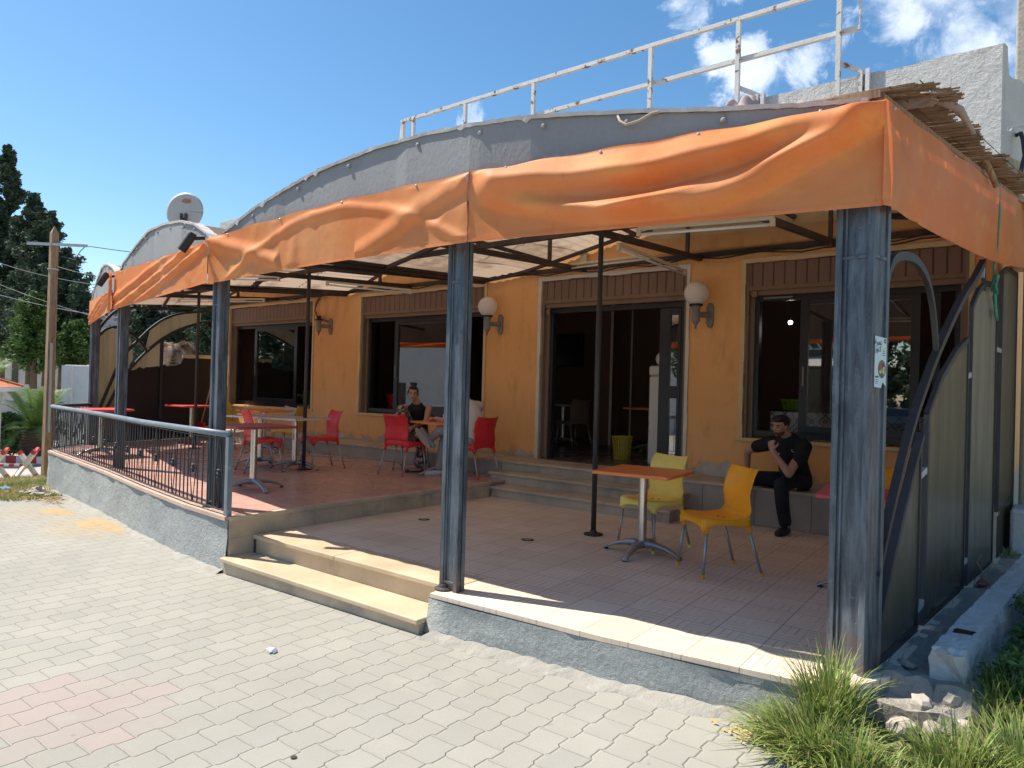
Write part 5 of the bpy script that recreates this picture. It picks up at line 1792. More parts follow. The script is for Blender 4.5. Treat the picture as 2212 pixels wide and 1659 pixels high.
CH = {}
CH['amber'] = make_chair('amber', 'bright amber chair turned towards the orange table', (-2.22, 5.58, 0), fa(-.63, -.776))
def chair(kind, x, y, z, rz, label):
    if kind == 'amber':
        return dup(CH['amber'], (x, y, z), rz, label)
    return dup(CH['amber'], (x, y, z), rz, label, mats={'amber_plastic': MT[kind]})
chair('pale', -3.02, 6.03, 0, fa(-.25, -.97), 'faded yellow chair behind the orange table')
chair('red', -8.80, 5.62, TZ, fa(.27, .96), 'red chair seen from its left side behind the maroon table')
chair('red', -8.62, 6.50, TZ, fa(-.22, -.97), 'red chair by the thin pole right of the grey tables')
chair('mustard', -12.05, 7.10, TZ, fa(.9, .35), 'mustard chair left of the grey tables beside the post')
chair('mustard', -10.35, 7.15, TZ, fa(-.85, -.45), 'mustard chair half hidden by the thin pole')
chair('red', -7.30, 6.90, TZ, fa(-.12, .99), 'red chair with its back to us in front of the seated woman')
chair('red', -6.46, 7.46, TZ, fa(-1, .08), 'red chair holding the man in white beside the step post')
chair('brownp', -7.72, 7.46, TZ, fa(.55, -.83), 'taupe chair under the seated woman')
chair('amber', -1.08, 6.55, 0, fa(0, -1), 'amber chair behind the side screen next to the red table')


def make_table(label, loc, rz, top_mat, edge_mat=None, foot_rot=PI / 4, size=.70):
    t = thing('cafe_table', label, 'table', loc, rz if rz else .0001, group='square cafe tables')
    h = size / 2
    mb = MB()
    c = .02
    mb.prism([(-h + c, -h), (h - c, -h), (h, -h + c), (h, h - c), (h - c, h), (-h + c, h), (-h, h - c), (-h, -h + c)], .712, .740)
    mb.build('top', MT[top_mat], t, bevel=.006, local=True)
    if edge_mat:
        mb = MB()
        for s_ in (-1, 1):
            mb.box(-h + .02, s_ * (h + .003) - .0025, .714, h - .02, s_ * (h + .003) + .0025, .739)
            mb.box(s_ * (h + .003) - .0025, -h + .02, .714, s_ * (h + .003) + .0025, h - .02, .739)
        mb.build('edge_band', MT[edge_mat], t, local=True)
    mb = MB(); mb.lathe((0, 0, 0), [(.0375, .10), (.0375, .705)], 24); mb.build('column', MT['chrome'], t, smooth=False, local=True)
    MB().lathe((0, 0, .695), [(.06, 0), (.10, .012), (.10, .016)], 16).build('mounting_plate', MT['castal'], t, local=True)
    for k in range(4):
        a_ = foot_rot + k * PI / 2
        d_ = Vector((math.cos(a_), math.sin(a_), 0)); s__ = Vector((-d_.y, d_.x, 0))
        mb = MB(); i0 = len(mb.v)
        N_ = 12
        for q in range(N_ + 1):
            f_ = q / N_
            rr_ = .02 + .345 * f_
            zt = .125 - .105 * f_ ** 1.7 + .012 * math.sin(PI * f_)
            th = .050 * (1 - f_) + .016
            wd = .042 * (1 - .35 * f_) if f_ < .85 else .033
            for (sx_, sz_) in ((-1, 0), (-.55, 1), (.55, 1), (1, 0), (.8, -1), (-.8, -1)):
                zz = zt if sz_ == 1 else zt - .012 if sz_ == 0 else zt - th
                if f_ > .84 and sz_ == -1:
                    zz = max(zt - th, .008)
                mb.v.append(tuple(d_ * rr_ + s__ * (sx_ * wd) + Vector((0, 0, max(zz, .004)))))
        for q in range(N_):
            for j in range(6):
                a0 = i0 + q * 6 + j; b0 = i0 + q * 6 + (j + 1) % 6
                mb.f.append((a0, a0 + 6, b0 + 6, b0))
        mb.f.append(tuple(range(i0, i0 + 6))); mb.f.append(tuple(range(i0 + N_ * 6, i0 + N_ * 6 + 6))[::-1])
        ft = mb.build('foot', MT['castal'], t, smooth=True, local=True)
        mb = MB(); p = d_ * .345; mb.lathe((p.x, p.y, 0), [(.018, 0), (.018, .012)], 10); mb.build('pad', MT['rubber'], ft, local=True)
    return t


T0 = make_table('orange topped table beside the amber chair', (-2.94, 5.67, 0), R(6), 'orange_top', foot_rot=R(-2))
def table(x, y, z, rz, top, label, edge=None):
    mats = {'orange_table_top': MT[top]}
    return dup(T0, (x, y, z), rz, label, mats=mats)
table(-7.34, 4.60, TZ, R(-6), 'maroon_top', 'faded maroon table right behind the railing end post')
T2 = make_table('left of two grey wood tables with white edges pushed together', (-9.38, 5.98, TZ), R(12), 'wood_top', 'white_edge', foot_rot=R(20))
dup(T2, (-8.70, 6.10, TZ), R(12), 'right of two grey wood tables with white edges, by the thin pole')
table(-11.2, 7.20, TZ, R(4), 'orange_top', 'orange topped table under the leftmost window')
table(-6.95, 7.33, TZ, R(-17), 'orange_top', 'orange topped table where the woman and man sit')
table(-12.05, 4.85, TZ, R(5), 'red_top', 'bright red table at the far left corner of the railing')
table(-13.45, 7.05, TZ, R(5), 'red_top', 'dark red table in front of the black tarpaulin')
table(-1.11, 5.72, 0, R(8), 'red_top', 'red table partly hidden by the near corner post')
table(-1.05, 7.35, 0, R(4), 'red_top', 'red table farthest back behind the side screen')

# bottle, phone and paper on the couple's table
t = thing('bottle', 'small dark cola bottle on the orange table of the seated woman', 'bottle', (-6.93, 7.42, TZ + .74))
MB().lathe((-6.93, 7.42, TZ + .74), [(.026, 0), (.030, .01), (.030, .05), (.025, .08), (.030, .12), (.022, .165), (.012, .20), (.012, .215)], 18).build('glass_body', MT['rubber'], t, smooth=True)
MB().lathe((-6.93, 7.42, TZ + .74), [(.0305, .012), (.0308, .050)], 18).build('label_band', MT['whitecloth'], t)
MB().lathe((-6.93, 7.42, TZ + .74), [(.014, .212), (.014, .232)], 14).build('cap', MT['red'], t)
mb = MB()
for k in range(4):
    mb.obox((-7.08 + k * .03, 7.25 + .02 * (k % 2), TZ + .752 + .006 * k), (.06, .045, .006), rz=.5 * k, rx=.25 * (k - 1.5))
tag(mb.build('paper_napkin', MT['paperw'], None, smooth=False), 'crumpled white napkin lying on the orange table of the seated woman', 'napkin')

# broom stick against the wall
t = thing('broom', 'broom with pale wooden stick leaning on the wall left of the leftmost window', 'broom', (-14.7, 8.0, LZ))
MB().tube([(-14.74, 7.95, LZ + .06), (-14.86, WY - .03, 1.95)], .014, 8).build('stick', P('pale_stick', (0.62, 0.36, 0.18), 0.6), t, smooth=True)
MB().obox((-14.74, 7.95, LZ + .05), (.28, .05, .09)).build('head', MT['red'], t)

# floor drains
for k, (x, y) in enumerate(((-5.41, 5.44), (-4.01, 5.42))):
    t = thing('floor_drain', ('round metal floor drain nearer the raised terrace', 'round metal floor drain in the middle of the lower terrace')[k], 'drain', (x, y, 0), group='floor drains')
    MB().lathe((x, y, 0), [(.062, .0005), (.062, .003), (.046, .004)], 24).build('ring', MT['steel'], t)
    MB().lathe((x, y, 0), [(.036, .004), (.036, .0062), (.01, .0065)], 20).build('cover', MT['castal'], t)

# ================================================================== PEOPLE
def head(mb, c, yaw_, pitch=0, s_=1.0, tilt=0):
    """adult head, centre c, looking along yaw (0 = -y)"""
    e = Euler((pitch, tilt, yaw_)).to_matrix()
    c = Vector(c)
    def T(x, y, z):
        return c + e @ Vector((x * s_, y * s_, z * s_))
    rot = (pitch, tilt, yaw_)
    mb.ell(c + e @ Vector((0, .012, .022)) * s_, (.074 * s_, .093 * s_, .092 * s_), 20, 14, rot)
    mb.ell(T(0, -.020, -.035), (.056 * s_, .066 * s_, .072 * s_), 18, 12, rot)         # jaw and face
    mb.ell(T(0, -.062, -.085), (.022 * s_, .020 * s_, .018 * s_), 12, 8, rot)           # chin
    mb.cap(T(0, -.078, .012), T(0, -.098, -.022), .008 * s_, .013 * s_, 8)              # nose
    mb.ell(T(-.012, -.090, -.027), (.008, .008, .007), 8, 6); mb.ell(T(.012, -.090, -.027), (.008, .008, .007), 8, 6)
    mb.cap(T(-.020, -.079, -.052), T(.020, -.079, -.052), .0075 * s_, .0075 * s_, 8)      # lips
    for s2 in (-1, 1):
        mb.ell(T(s2 * .036, -.056, -.018), (.020 * s_, .018 * s_, .018 * s_), 10, 8)      # cheeks
        mb.cap(T(s2 * .014, -.078, .024), T(s2 * .045, -.066, .024), .007 * s_, .007 * s_, 8)   # brows
        mb.ell(T(s2 * .075, .012, -.005), (.009 * s_, .018 * s_, .028 * s_), 10, 8, rot)  # ears
    return T, e


def face_bits(T, e, par, brow=True):
    mb = MB()
    for s2 in (-1, 1):
        mb.ell(T(s2 * .030, -.0765, .006), (.012, .006, .0055), 12, 8, e.to_euler())
    mb.build('eye', MT['eye'], par, smooth=True)
    if brow:
        mb = MB()
        for s2 in (-1, 1):
            mb.tube([T(s2 * .014, -.087, .028), T(s2 * .032, -.083, .033), T(s2 * .049, -.070, .027)], .0042, 6)
        mb.build('eyebrow', MT['hair'], par, smooth=True)
    mb = MB(); mb.tube([T(-.022, -.082, -.052), T(-.01, -.0885, -.051), T(.01, -.0885, -.051), T(.022, -.082, -.052)], [.003, .0055, .0055, .003], 8)
    mb.build('mouth', MT['lip'], par, smooth=True)


def hand(mb, wrist, dirv, palmn, curl=.5, s_=1.0, side=1):
    """palm, four unequal curled fingers, thumb leaving the side of the palm"""
    w_ = Vector(wrist); d_ = Vector(dirv).normalized(); n_ = Vector(palmn); n_ = (n_ - d_ * n_.dot(d_)).normalized(); s__ = d_.cross(n_) * side
    pc = w_ + d_ * .045 * s_
    for k in (-1, 0, 1):
        mb.cap(w_ + s__ * .014 * k * s_, w_ + d_ * .082 * s_ + s__ * .026 * k * s_, .015 * s_, .0135 * s_, 10)
    for k, (L_, of) in enumerate(((.070, .033), (.078, .012), (.073, -.010), (.058, -.031))):
        p = w_ + d_ * .086 * s_ + s__ * of * s_
        dd = d_.copy(); r_ = .0095 * s_
        for seg, fr_ in enumerate((.45, .32, .25)):
            ang = curl * (.6 + .5 * seg)
            dd = (d_ * math.cos(ang * (seg + 1) * .75) + n_ * math.sin(ang * (seg + 1) * .75)).normalized()
            q_ = p + dd * L_ * fr_ * s_
            mb.cap(p, q_, r_, r_ * .92, 8)
            p = q_; r_ *= .92
    p0 = w_ + d_ * .03 * s_ + s__ * .028 * s_; p1 = p0 + (d_ * .6 + s__ * .7 + n_ * .35).normalized() * .042 * s_; p2 = p1 + (d_ * .9 + s__ * .1 + n_ * .5).normalized() * .032 * s_
    mb.cap(p0, p1, .0135 * s_, .0115 * s_, 8); mb.cap(p1, p2, .0115 * s_, .0095 * s_, 8)


def shoe(mb, heel, toe, up=(0, 0, 1), wd=.047, h=.055):
    a_ = Vector(heel); c_ = Vector(toe); u_ = Vector(up).normalized()
    mb.cap(a_ + u_ * h * .55, a_ + (c_ - a_) * .45 + u_ * h * .5, wd * .78, wd * .86, 14)
    mb.cap(a_ + (c_ - a_) * .45 + u_ * h * .45, c_ + u_ * h * .40, wd * .90, wd * .78, 14)


# ---- man in black sitting on the plinth
m = thing('person', 'man in black t-shirt sitting under the right window, hand at his mouth', 'person', (-2.36, 8.0, LZ))
body = MB()
T, e = head(body, (-2.395, 7.665, 1.115), R(-20), R(14), .98, R(5))
neck0 = (-2.345, 7.79, .985)
body.chain([T(0, .02, -.05), neck0, (-2.335, 7.84, .93)], [.052, .056, .062])
shR, shL = (-2.545, 7.80, .925), (-2.165, 7.80, .915)      # image left / image right shoulders
elR, hdR = (-2.83, 7.93, .80), (-2.86, 8.03, .555)
elL, hdL = (-2.235, 7.47, .640), (-2.405, 7.475, .850)
body.chain([shR, elR, hdR], [.056, .043, .029]); body.chain([shL, elL, hdL], [.054, .044, .028])
hand(body, hdR, (-.1, .15, -1), (-.3, -.6, 0), .25)
hand(body, hdL, (-.22, .10, .95), (.15, .95, .25), 1.15, 1.0, -1)
# torso and legs continue under the clothes
body.chain([(-2.34, 7.84, .90), (-2.34, 7.95, .72), (-2.33, 8.03, .53)], [.115, .125, .125])
body.chain([(-2.43, 8.02, .50), (-2.79, 7.66, .50), (-2.86, 7.74, .10)], [.075, .055, .036])
body.chain([(-2.24, 8.00, .50), (-2.315, 7.50, .50), (-2.28, 7.56, .10)], [.075, .055, .036])
bd = body.build('body', MT['skin'], m, remesh=.0085, smoothit=2)
face_bits(T, e, m)
hr = MB()
hr.ell(T(0, .034, .034), (.082, .082, .080), 22, 14, e.to_euler())
hr.ell(T(0, -.012, .078), (.070, .070, .044), 16, 10, e.to_euler())
for s2 in (-1, 1):
    hr.cap(T(s2 * .068, -.010, .045), T(s2 * .071, -.004, .005), .014, .007, 8)
hr.build('hair', MT['hair'], m, remesh=.007, smoothit=2)
be = MB(); be.ell(T(0, -.024, -.066), (.0560, .0615, .043), 18, 12, e.to_euler()); 
be.build('beard', P('short_beard', (0.10, 0.055, 0.038), 0.8, var=0.3, vs=60), m, smooth=True)
ts = MB()
ts.chain([(-2.345, 7.82, .925), (-2.345, 7.90, .78), (-2.335, 8.00, .62), (-2.33, 8.05, .52)], [.125, .150, .158, .172])
ts.cap((-2.50, 7.81, .925), (-2.20, 7.81, .915), .078, .078)
ts.chain([(-2.52, 7.80, .92), (-2.70, 7.875, .865)], [.082, .072]); ts.chain([(-2.185, 7.80, .90), (-2.175, 7.62, .760)], [.084, .076])
ts.build('t_shirt', MT['blackcloth'], m, remesh=.011, smoothit=4)
tr = MB()
tr.chain([(-2.33, 8.03, .56), (-2.33, 8.03, .50)], [.158, .168])
tr.chain([(-2.42, 8.02, .505), (-2.66, 7.80, .52), (-2.80, 7.655, .505), (-2.835, 7.70, .30), (-2.86, 7.735, .12)], [.098, .086, .074, .066, .062])
tr.chain([(-2.24, 8.00, .505), (-2.29, 7.72, .53), (-2.315, 7.49, .51), (-2.305, 7.52, .30), (-2.285, 7.55, .13)], [.098, .088, .077, .070, .066])
tr.build('trousers', MT['navycloth'], m, remesh=.011, smoothit=3)
for (hh, tt) in (((-2.28, 7.60, .0), (-2.30, 7.40, .0)), ((-2.85, 7.78, .0), (-2.93, 7.60, .0))):
    sh_ = MB(); shoe(sh_, hh, tt, wd=.054, h=.07)
    so = sh_.build('clog', MT['rubber'], m, remesh=.008, smoothit=2)
mb = MB(); mb.tube([(-2.335, 7.50, .075), (-2.315, 7.54, .11), (-2.28, 7.555, .118), (-2.245, 7.54, .11), (-2.235, 7.50, .075)], .006, 8); mb.build('clog_rim', MT['lampg'], m, smooth=True)
# small pale chest marks
text('CIBIN', .045, MT['white'], m, face_matrix((-2.235, 7.725, .845), (1, .12, 0), (0, .35, 1)), 'chest_print')
text('LF', .055, MT['white'], m, face_matrix((-2.44, 7.735, .785), (1, -.1, 0), (0, .25, 1)), 'chest_print')
mb = MB(); mb.tube([(-2.47 + .05 * math.cos(q) * .8, 7.742 , .775 + .055 * math.sin(q)) for q in np.linspace(.3, 5.2, 9)], .002, 5); mb.build('chest_print', MT['white'], m)

# ---- woman
m = thing('person', 'woman with a black top knot hugging one patterned knee behind the orange table', 'person', (-7.6, 7.5, TZ))
body = MB()
T, e = head(body, (-7.560, 7.30, 1.31), R(43), R(5), .95, R(2))
body.chain([T(0, .02, -.05), (-7.575, 7.385, 1.20), (-7.60, 7.42, 1.15)], [.050, .054, .060])
sL, sR = (-7.755, 7.345, 1.105), (-7.43, 7.50, 1.105)
body.chain([sL, (-7.82, 7.17, .93), (-7.55, 7.00, .86)], [.050, .038, .026])
body.chain([sR, (-7.30, 7.32, .92), (-7.42, 7.08, .80)], [.050, .038, .026])
hand(body, (-7.55, 7.00, .86), (.9, .1, -.3), (0, .9, .2), .9); hand(body, (-7.42, 7.08, .80), (-.8, -.2, .1), (0, .9, .1), .9, 1, -1)
body.chain([(-7.60, 7.43, 1.08), (-7.62, 7.50, .90), (-7.64, 7.54, .74)], [.095, .10, .115])
body.chain([(-7.70, 7.48, .72), (-7.66, 7.16, 1.09), (-7.54, 7.16, .70)], [.070, .052, .034])
body.chain([(-7.55, 7.50, .70), (-7.28, 7.16, .71), (-7.34, 7.27, .26)], [.070, .052, .034])
body.chain([(-7.34, 7.27, .26), (-7.345, 7.26, .225), (-7.40, 7.12, .215)], [.034, .034, .026])
body.build('body', MT['skin'], m, remesh=.0085, smoothit=2)
face_bits(T, e, m)
hr = MB()
hr.ell(T(0, .034, .036), (.081, .084, .080), 22, 14, e.to_euler())
hr.ell(T(0, -.012, .092), (.064, .060, .034), 16, 10, e.to_euler())
rr = random.Random(5)
hr.ell(T(0, .025, .135), (.047, .045, .040), 16, 12)
for k in range(7):
    hr.ell(T(rr.uniform(-.036, .036), .02 + rr.uniform(-.036, .036), .128 + rr.uniform(-.02, .03)), (.022, .022, .022), 10, 8)
for s2 in (-1, 1):
    hr.tube([T(s2 * .072, -.03, .05), T(s2 * .083, -.03, 0), T(s2 * .078, -.02, -.05)], [.010, .008, .004], 8)
hr.build('hair', MT['hair'], m, remesh=.007, smoothit=1)
tp = MB(); tp.chain([(-7.60, 7.42, 1.075), (-7.62, 7.49, .93), (-7.64, 7.54, .76)], [.108, .108, .122])
tp.chain([(-7.69, 7.37, 1.10), (-7.655, 7.39, 1.165)], [.036, .020]); tp.chain([(-7.50, 7.46, 1.10), (-7.53, 7.44, 1.165)], [.036, .020])
tp.build('tank_top', MT['blackcloth'], m, remesh=.009, smoothit=3)
tr = MB()
tr.chain([(-7.64, 7.54, .72), (-7.64, 7.53, .70)], [.135, .135])
tr.chain([(-7.70, 7.48, .73), (-7.665, 7.18, 1.07), (-7.57, 7.13, .90), (-7.54, 7.15, .74)], [.092, .076, .078, .090])
tr.chain([(-7.55, 7.50, .71), (-7.28, 7.17, .72), (-7.30, 7.23, .50), (-7.33, 7.26, .34)], [.092, .078, .070, .100])
tr.build('flared_trousers', MT['pattern'], m, remesh=.010, smoothit=3)
sh_ = MB(); shoe(sh_, (-7.335, 7.30, TZ), (-7.42, 7.09, TZ), wd=.042, h=.03); sh_.build('sandal', MT['rubber'], m, remesh=.008, smoothit=1)
mb = MB(); mb.tube([(-7.40 + .034 * math.cos(q), 7.09 + .02 * math.sin(q) + .0, .80 + .034 * math.sin(q)) for q in np.linspace(0, 2 * PI, 12)], .005, 6); mb.build('bracelet', MT['chrome'], m)

# ---- man in white, mostly behind the post
m = thing('person', 'man in white shirt and grey trousers sitting behind the step post', 'person', (-6.55, 7.45, TZ))
body = MB()
T, e = head(body, (-6.69, 7.36, 1.41), R(-70), R(6), .98, 0)
body.chain([T(0, .02, -.05), (-6.62, 7.39, 1.27), (-6.58, 7.42, 1.21)], [.052, .055, .062])
body.chain([(-6.60, 7.22, 1.17), (-6.80, 7.16, .96), (-6.98, 7.20, .985)], [.054, .042, .028]); hand(body, (-6.98, 7.20, .985), (-.9, .2, -.1), (0, 0, -1), .4)
body.chain([(-6.55, 7.62, 1.17), (-6.72, 7.66, .96), (-6.92, 7.55, .985)], [.054, .042, .028]); hand(body, (-6.92, 7.55, .985), (-.9, -.3, -.1), (0, 0, -1), .4, 1, -1)
body.chain([(-6.57, 7.42, 1.15), (-6.52, 7.45, .93), (-6.50, 7.46, .74)], [.11, .12, .13])
body.chain([(-6.52, 7.36, .70), (-6.86, 7.26, .68), (-6.93, 7.24, .27)], [.075, .055, .036])
body.chain([(-6.54, 7.38, .74), (-6.72, 7.05, .84), (-7.00, 7.12, .70)], [.070, .052, .034])
body.build('body', MT['skin2'], m, remesh=.0085, smoothit=2)
face_bits(T, e, m)
hr = MB(); hr.ell(T(0, .024, .040), (.083, .097, .085), 22, 14, e.to_euler(), fn=lambda q: q if not (q.y < -.5 and q.z < .4) else Vector((q.x * .8, q.y * .8, q.z * .8)))
hr.build('hair', MT['hair'], m, remesh=.008, smoothit=2)
ts = MB(); ts.chain([(-6.56, 7.42, 1.13), (-6.50, 7.45, .95), (-6.48, 7.46, .76)], [.135, .155, .160]); ts.cap((-6.59, 7.27, 1.165), (-6.54, 7.57, 1.165), .080, .080)
ts.chain([(-6.60, 7.23, 1.16), (-6.74, 7.18, 1.02)], [.078, .070]); ts.chain([(-6.55, 7.61, 1.16), (-6.67, 7.645, 1.02)], [.078, .070])
ts.build('shirt', MT['whitecloth'], m, remesh=.011, smoothit=4)
tr = MB(); tr.chain([(-6.49, 7.46, .73), (-6.49, 7.45, .71)], [.155, .155])
tr.chain([(-6.52, 7.36, .71), (-6.86, 7.26, .69), (-6.90, 7.25, .50), (-6.93, 7.24, .30)], [.095, .076, .066, .060])
tr.chain([(-6.54, 7.38, .75), (-6.74, 7.05, .84), (-6.88, 7.09, .76), (-6.98, 7.11, .70)], [.092, .072, .062, .056])
tr.build('trousers', MT['greycloth'], m, remesh=.010, smoothit=3)
sh_ = MB(); shoe(sh_, (-6.90, 7.27, TZ), (-7.03, 7.08, TZ), wd=.046, h=.06); sh_.build('shoe', MT['whitecloth'], m, remesh=.008, smoothit=2)
# raised shoe, sole turned to the camera
sh_ = MB(); shoe(sh_, (-6.96, 7.09, .60), (-7.10, 7.02, .815), up=(.5, .6, .2), wd=.050, h=.05); s1_ = sh_.build('shoe', MT['greycloth'], m, remesh=.008, smoothit=2)
sl = MB(); nn_ = Vector((.55, -.80, -.10)).normalized()
a_ = Vector((-6.975, 7.055, .60)); c_ = Vector((-7.125, 6.985, .81)); ax = (c_ - a_); L_ = ax.length; ax.normalize(); sd = ax.cross(nn_)
pts = []
for q in np.linspace(0, 2 * PI, 24)[:-1]:
    x_ = math.cos(q); y_ = math.sin(q)
    pts.append((a_ + c_) / 2 + ax * x_ * (L_ / 2 + .045) + sd * y_ * (.044 + .006 * x_))
i = len(sl.v); n = len(pts)
sl.v += [tuple(p) for p in pts] + [tuple(p + nn_ * .022) for p in pts]
sl.f += [tuple(range(i, i + n))[::-1], tuple(range(i + n, i + 2 * n))] + [(i + j, i + (j + 1) % n, i + n + (j + 1) % n, i + n + j) for j in range(n)]
sl.build('sole', MT['sole'], s1_)

# ================================================================== INSIDE THE CAFE
IZ = LZ + .005
# sign-less interior furniture seen through the openings
CG = chair('green', -12.9, 9.5, IZ, fa(.9, -.4), 'green plastic armchair inside the leftmost window')
for s_ in (-1, 1):
    mb = MB(); mb.tube([(s_ * .22, -.20, .40), (s_ * .25, -.21, .58), (s_ * .26, -.12, .66), (s_ * .25, .05, .67), (s_ * .23, .20, .70)], .022, 8)
    mb.build('armrest', MT['green'], CG, smooth=True, local=True)
CG2 = chair('green', -11.9, 9.7, IZ, fa(-.9, -.2), 'green plastic armchair inside at the right edge of the leftmost window')
chair('red', -11.75, 9.0, IZ, fa(.3, -.9), 'red chair inside close behind the leftmost window')
chair('red', -9.95, 9.3, IZ, fa(.2, .9), 'dark red chair inside the middle window')
table(-13.3, 9.9, IZ, R(3), 'wood_top', 'pale table beside the green armchairs indoors')
def gtable(x, y, lb):
    tt = table(x, y, IZ, R(3), 'green', lb)
    return tt
gtable(-9.3, 9.6, 'green topped table inside the middle window')
gtable(-7.35, 9.3, 'green topped table inside at the right end of the middle window')
table(-7.4, 11.0, IZ, 0, 'wood_top', 'pale table deep inside seen left in the doorway')
chair('brownp', -7.9, 10.7, IZ, fa(.9, .1), 'dim chair deep inside left of the doorway table')
chair('brownp', -6.9, 10.6, IZ, fa(-.8, .3), 'dim chair deep inside right of the doorway table')
table(-5.55, 10.9, IZ, 0, 'orange_top', 'orange table deep inside the doorway')
chair('brownp', -5.1, 10.6, IZ, fa(-.8, .3), 'dim chair deep inside beside the orange indoor table')
t = thing('television', 'dark flat television high on the wall inside the doorway', 'television', (-8.5, 12.8, 2.2))
MB().box(-9.3, 12.80, 1.95, -8.2, 12.88, 2.62).build('screen', MT['carpaint'], t, bevel=.01)
MB().box(-9.32, 12.81, 1.93, -8.18, 12.89, 2.64).build('casing', MT['rubber'], t)

def basket(x, y, z, r0_, r1_, h, mt_, nm, lb, cat, rect=None):
    t = thing(nm, lb, cat, (x, y, z))
    mb = MB()
    n = 22
    for k in range(n):
        a_ = 2 * PI * k / n
        def pt(f_):
            r_ = r0_ + (r1_ - r0_) * f_
            if rect:
                ca, sa = math.cos(a_), math.sin(a_); q_ = max(abs(ca), abs(sa)); return (x + ca / q_ * r_ * rect[0], y + sa / q_ * r_ * rect[1], z + h * f_)
            return (x + r_ * math.cos(a_), y + r_ * math.sin(a_), z + h * f_)
        mb.bar(pt(0), pt(1), .018, .004)
    for f_ in (0.02, .25, .5, .75, .98):
        ring = []
        for k in range(n + 1):
            a_ = 2 * PI * k / n; r_ = r0_ + (r1_ - r0_) * f_
            ca, sa = math.cos(a_), math.sin(a_)
            if rect:
                q_ = max(abs(ca), abs(sa)); ring.append((x + ca / q_ * r_ * rect[0], y + sa / q_ * r_ * rect[1], z + h * f_))
            else:
                ring.append((x + r_ * ca, y + r_ * sa, z + h * f_))
        mb.tube(ring, .011 if f_ > .9 else .006, 6)
    if rect:
        mb.box(x - r0_ * rect[0], y - r0_ * rect[1], z, x + r0_ * rect[0], y + r0_ * rect[1], z + .006)
    else:
        mb.lathe((x, y, z), [(r0_, 0), (r0_, .006)], 20)
    mb.build('lattice', MT[mt_], t)
    return t
basket(-5.22, 9.35, IZ, .115, .15, .34, 'yellowb', 'waste_basket', 'yellow lattice waste basket on the floor inside the doorway', 'basket')
# counter with patterned tiles inside the right window
t = thing('counter', 'indoor counter clad in black and white patterned tiles behind the right window', 'counter', (-2.4, 9.3, IZ))
MB().box(-3.0, 9.16, IZ, -1.2, 9.7, 1.235).build('body', MT['interior'], t)
def pattern_mat():
    m_, gg, b_, o_ = new_mat('patterned_wall_tiles')
    tcn = gg.n('ShaderNodeTexCoord'); ob = tcn.outputs['Object']
    X, Y, Z = gg.xyz(ob)
    q_ = .16
    fx = gg.m('SUBTRACT', gg.m('FRACT', gg.m('DIVIDE', gg.m('ADD', X, 40.0), q_)), .5); fz = gg.m('SUBTRACT', gg.m('FRACT', gg.m('DIVIDE', gg.m('ADD', Z, 40.02), q_)), .5)
    ax_ = gg.m('ABSOLUTE', fx); az = gg.m('ABSOLUTE', fz)
    dia = gg.m('ABSOLUTE', gg.m('SUBTRACT', gg.m('ADD', ax_, az), .5))
    l1 = gg.step(dia, .055, .035)
    rad = gg.m('SQRT', gg.m('ADD', gg.m('MULTIPLY', fx, fx), gg.m('MULTIPLY', fz, fz)))
    l2 = gg.step(gg.m('ABSOLUTE', gg.m('SUBTRACT', rad, .13)), .04, .02)
    l3 = gg.step(rad, .05, .03)
    cr = gg.m('MULTIPLY', gg.step(gg.m('ABSOLUTE', gg.m('SUBTRACT', ax_, az)), .035, .02), gg.step(rad, .16, .2))
    par = gg.m('MODULO', gg.m('ADD', gg.m('FLOOR', gg.m('DIVIDE', gg.m('ADD', X, 40.0), q_ * 2)), gg.m('FLOOR', gg.m('DIVIDE', gg.m('ADD', Z, 40.02), q_ * 2))), 2.0)
    k = gg.m('MAXIMUM', gg.m('MULTIPLY', l1, gg.m('SUBTRACT', 1.0, par)), gg.m('MAXIMUM', gg.m('MAXIMUM', l2, l3), gg.m('MULTIPLY', cr, par)))
    c = gg.mix(k, (0.62, 0.62, 0.60), (0.035, 0.035, 0.04))
    gg.lk(c, b_.inputs['Base Color']); b_.inputs['Roughness'].default_value = .3
    return m_
pm = pattern_mat()
MB().box(-2.98, 9.145, IZ + .3, -1.2, 9.158, 1.235).build('tile_front', pm, t)
MB().box(-3.0, 9.13, 1.237, -1.2, 9.7, 1.262).build('worktop', MT['carpaint'], t)
basket(-2.72, 9.32, 1.264, .12, .15, .12, 'greenb', 'fruit_basket', 'lime green lattice basket on the indoor counter', 'basket', rect=(1.15, .6))
# ice machine and fridge inside the door
t = thing('ice_cream_machine', 'white soft ice cream machine standing just inside the doorway', 'machine', (-4.55, 9.1, IZ))
mb = MB(); i = len(mb.v)
mb.prism([(-4.60, 8.95), (-4.26, 8.95), (-4.26, 9.4), (-4.60, 9.4)], IZ, 1.66)
mb.build('cabinet', MT['fridge'], t, bevel=.03)
MB().box(-4.60, 8.93, 1.66, -4.24, 9.42, 1.80).build('head_unit', MT['fridge'], t, bevel=.03)
mb = MB(); mb.ell((-4.44, 9.15, 1.90), (.15, .15, .12), 20, 12); mb.build('hopper_lid', MT['white'], t, smooth=True)
t = thing('display_fridge', 'tall white fridge with glass door behind the fixed door leaf', 'fridge', (-4.0, 9.35, IZ))
MB().box(-4.22, 9.15, IZ, -3.65, 9.7, 2.25).build('cabinet', MT['fridge'], t, bevel=.02)
MB().box(-4.20, 9.135, IZ + .6, -3.67, 9.148, 2.05).build('door_glass', MT['glass'], t)
MB().box(-4.18, 9.142, 2.08, -3.70, 9.149, 2.22).build('red_header', MT['rink'], t)
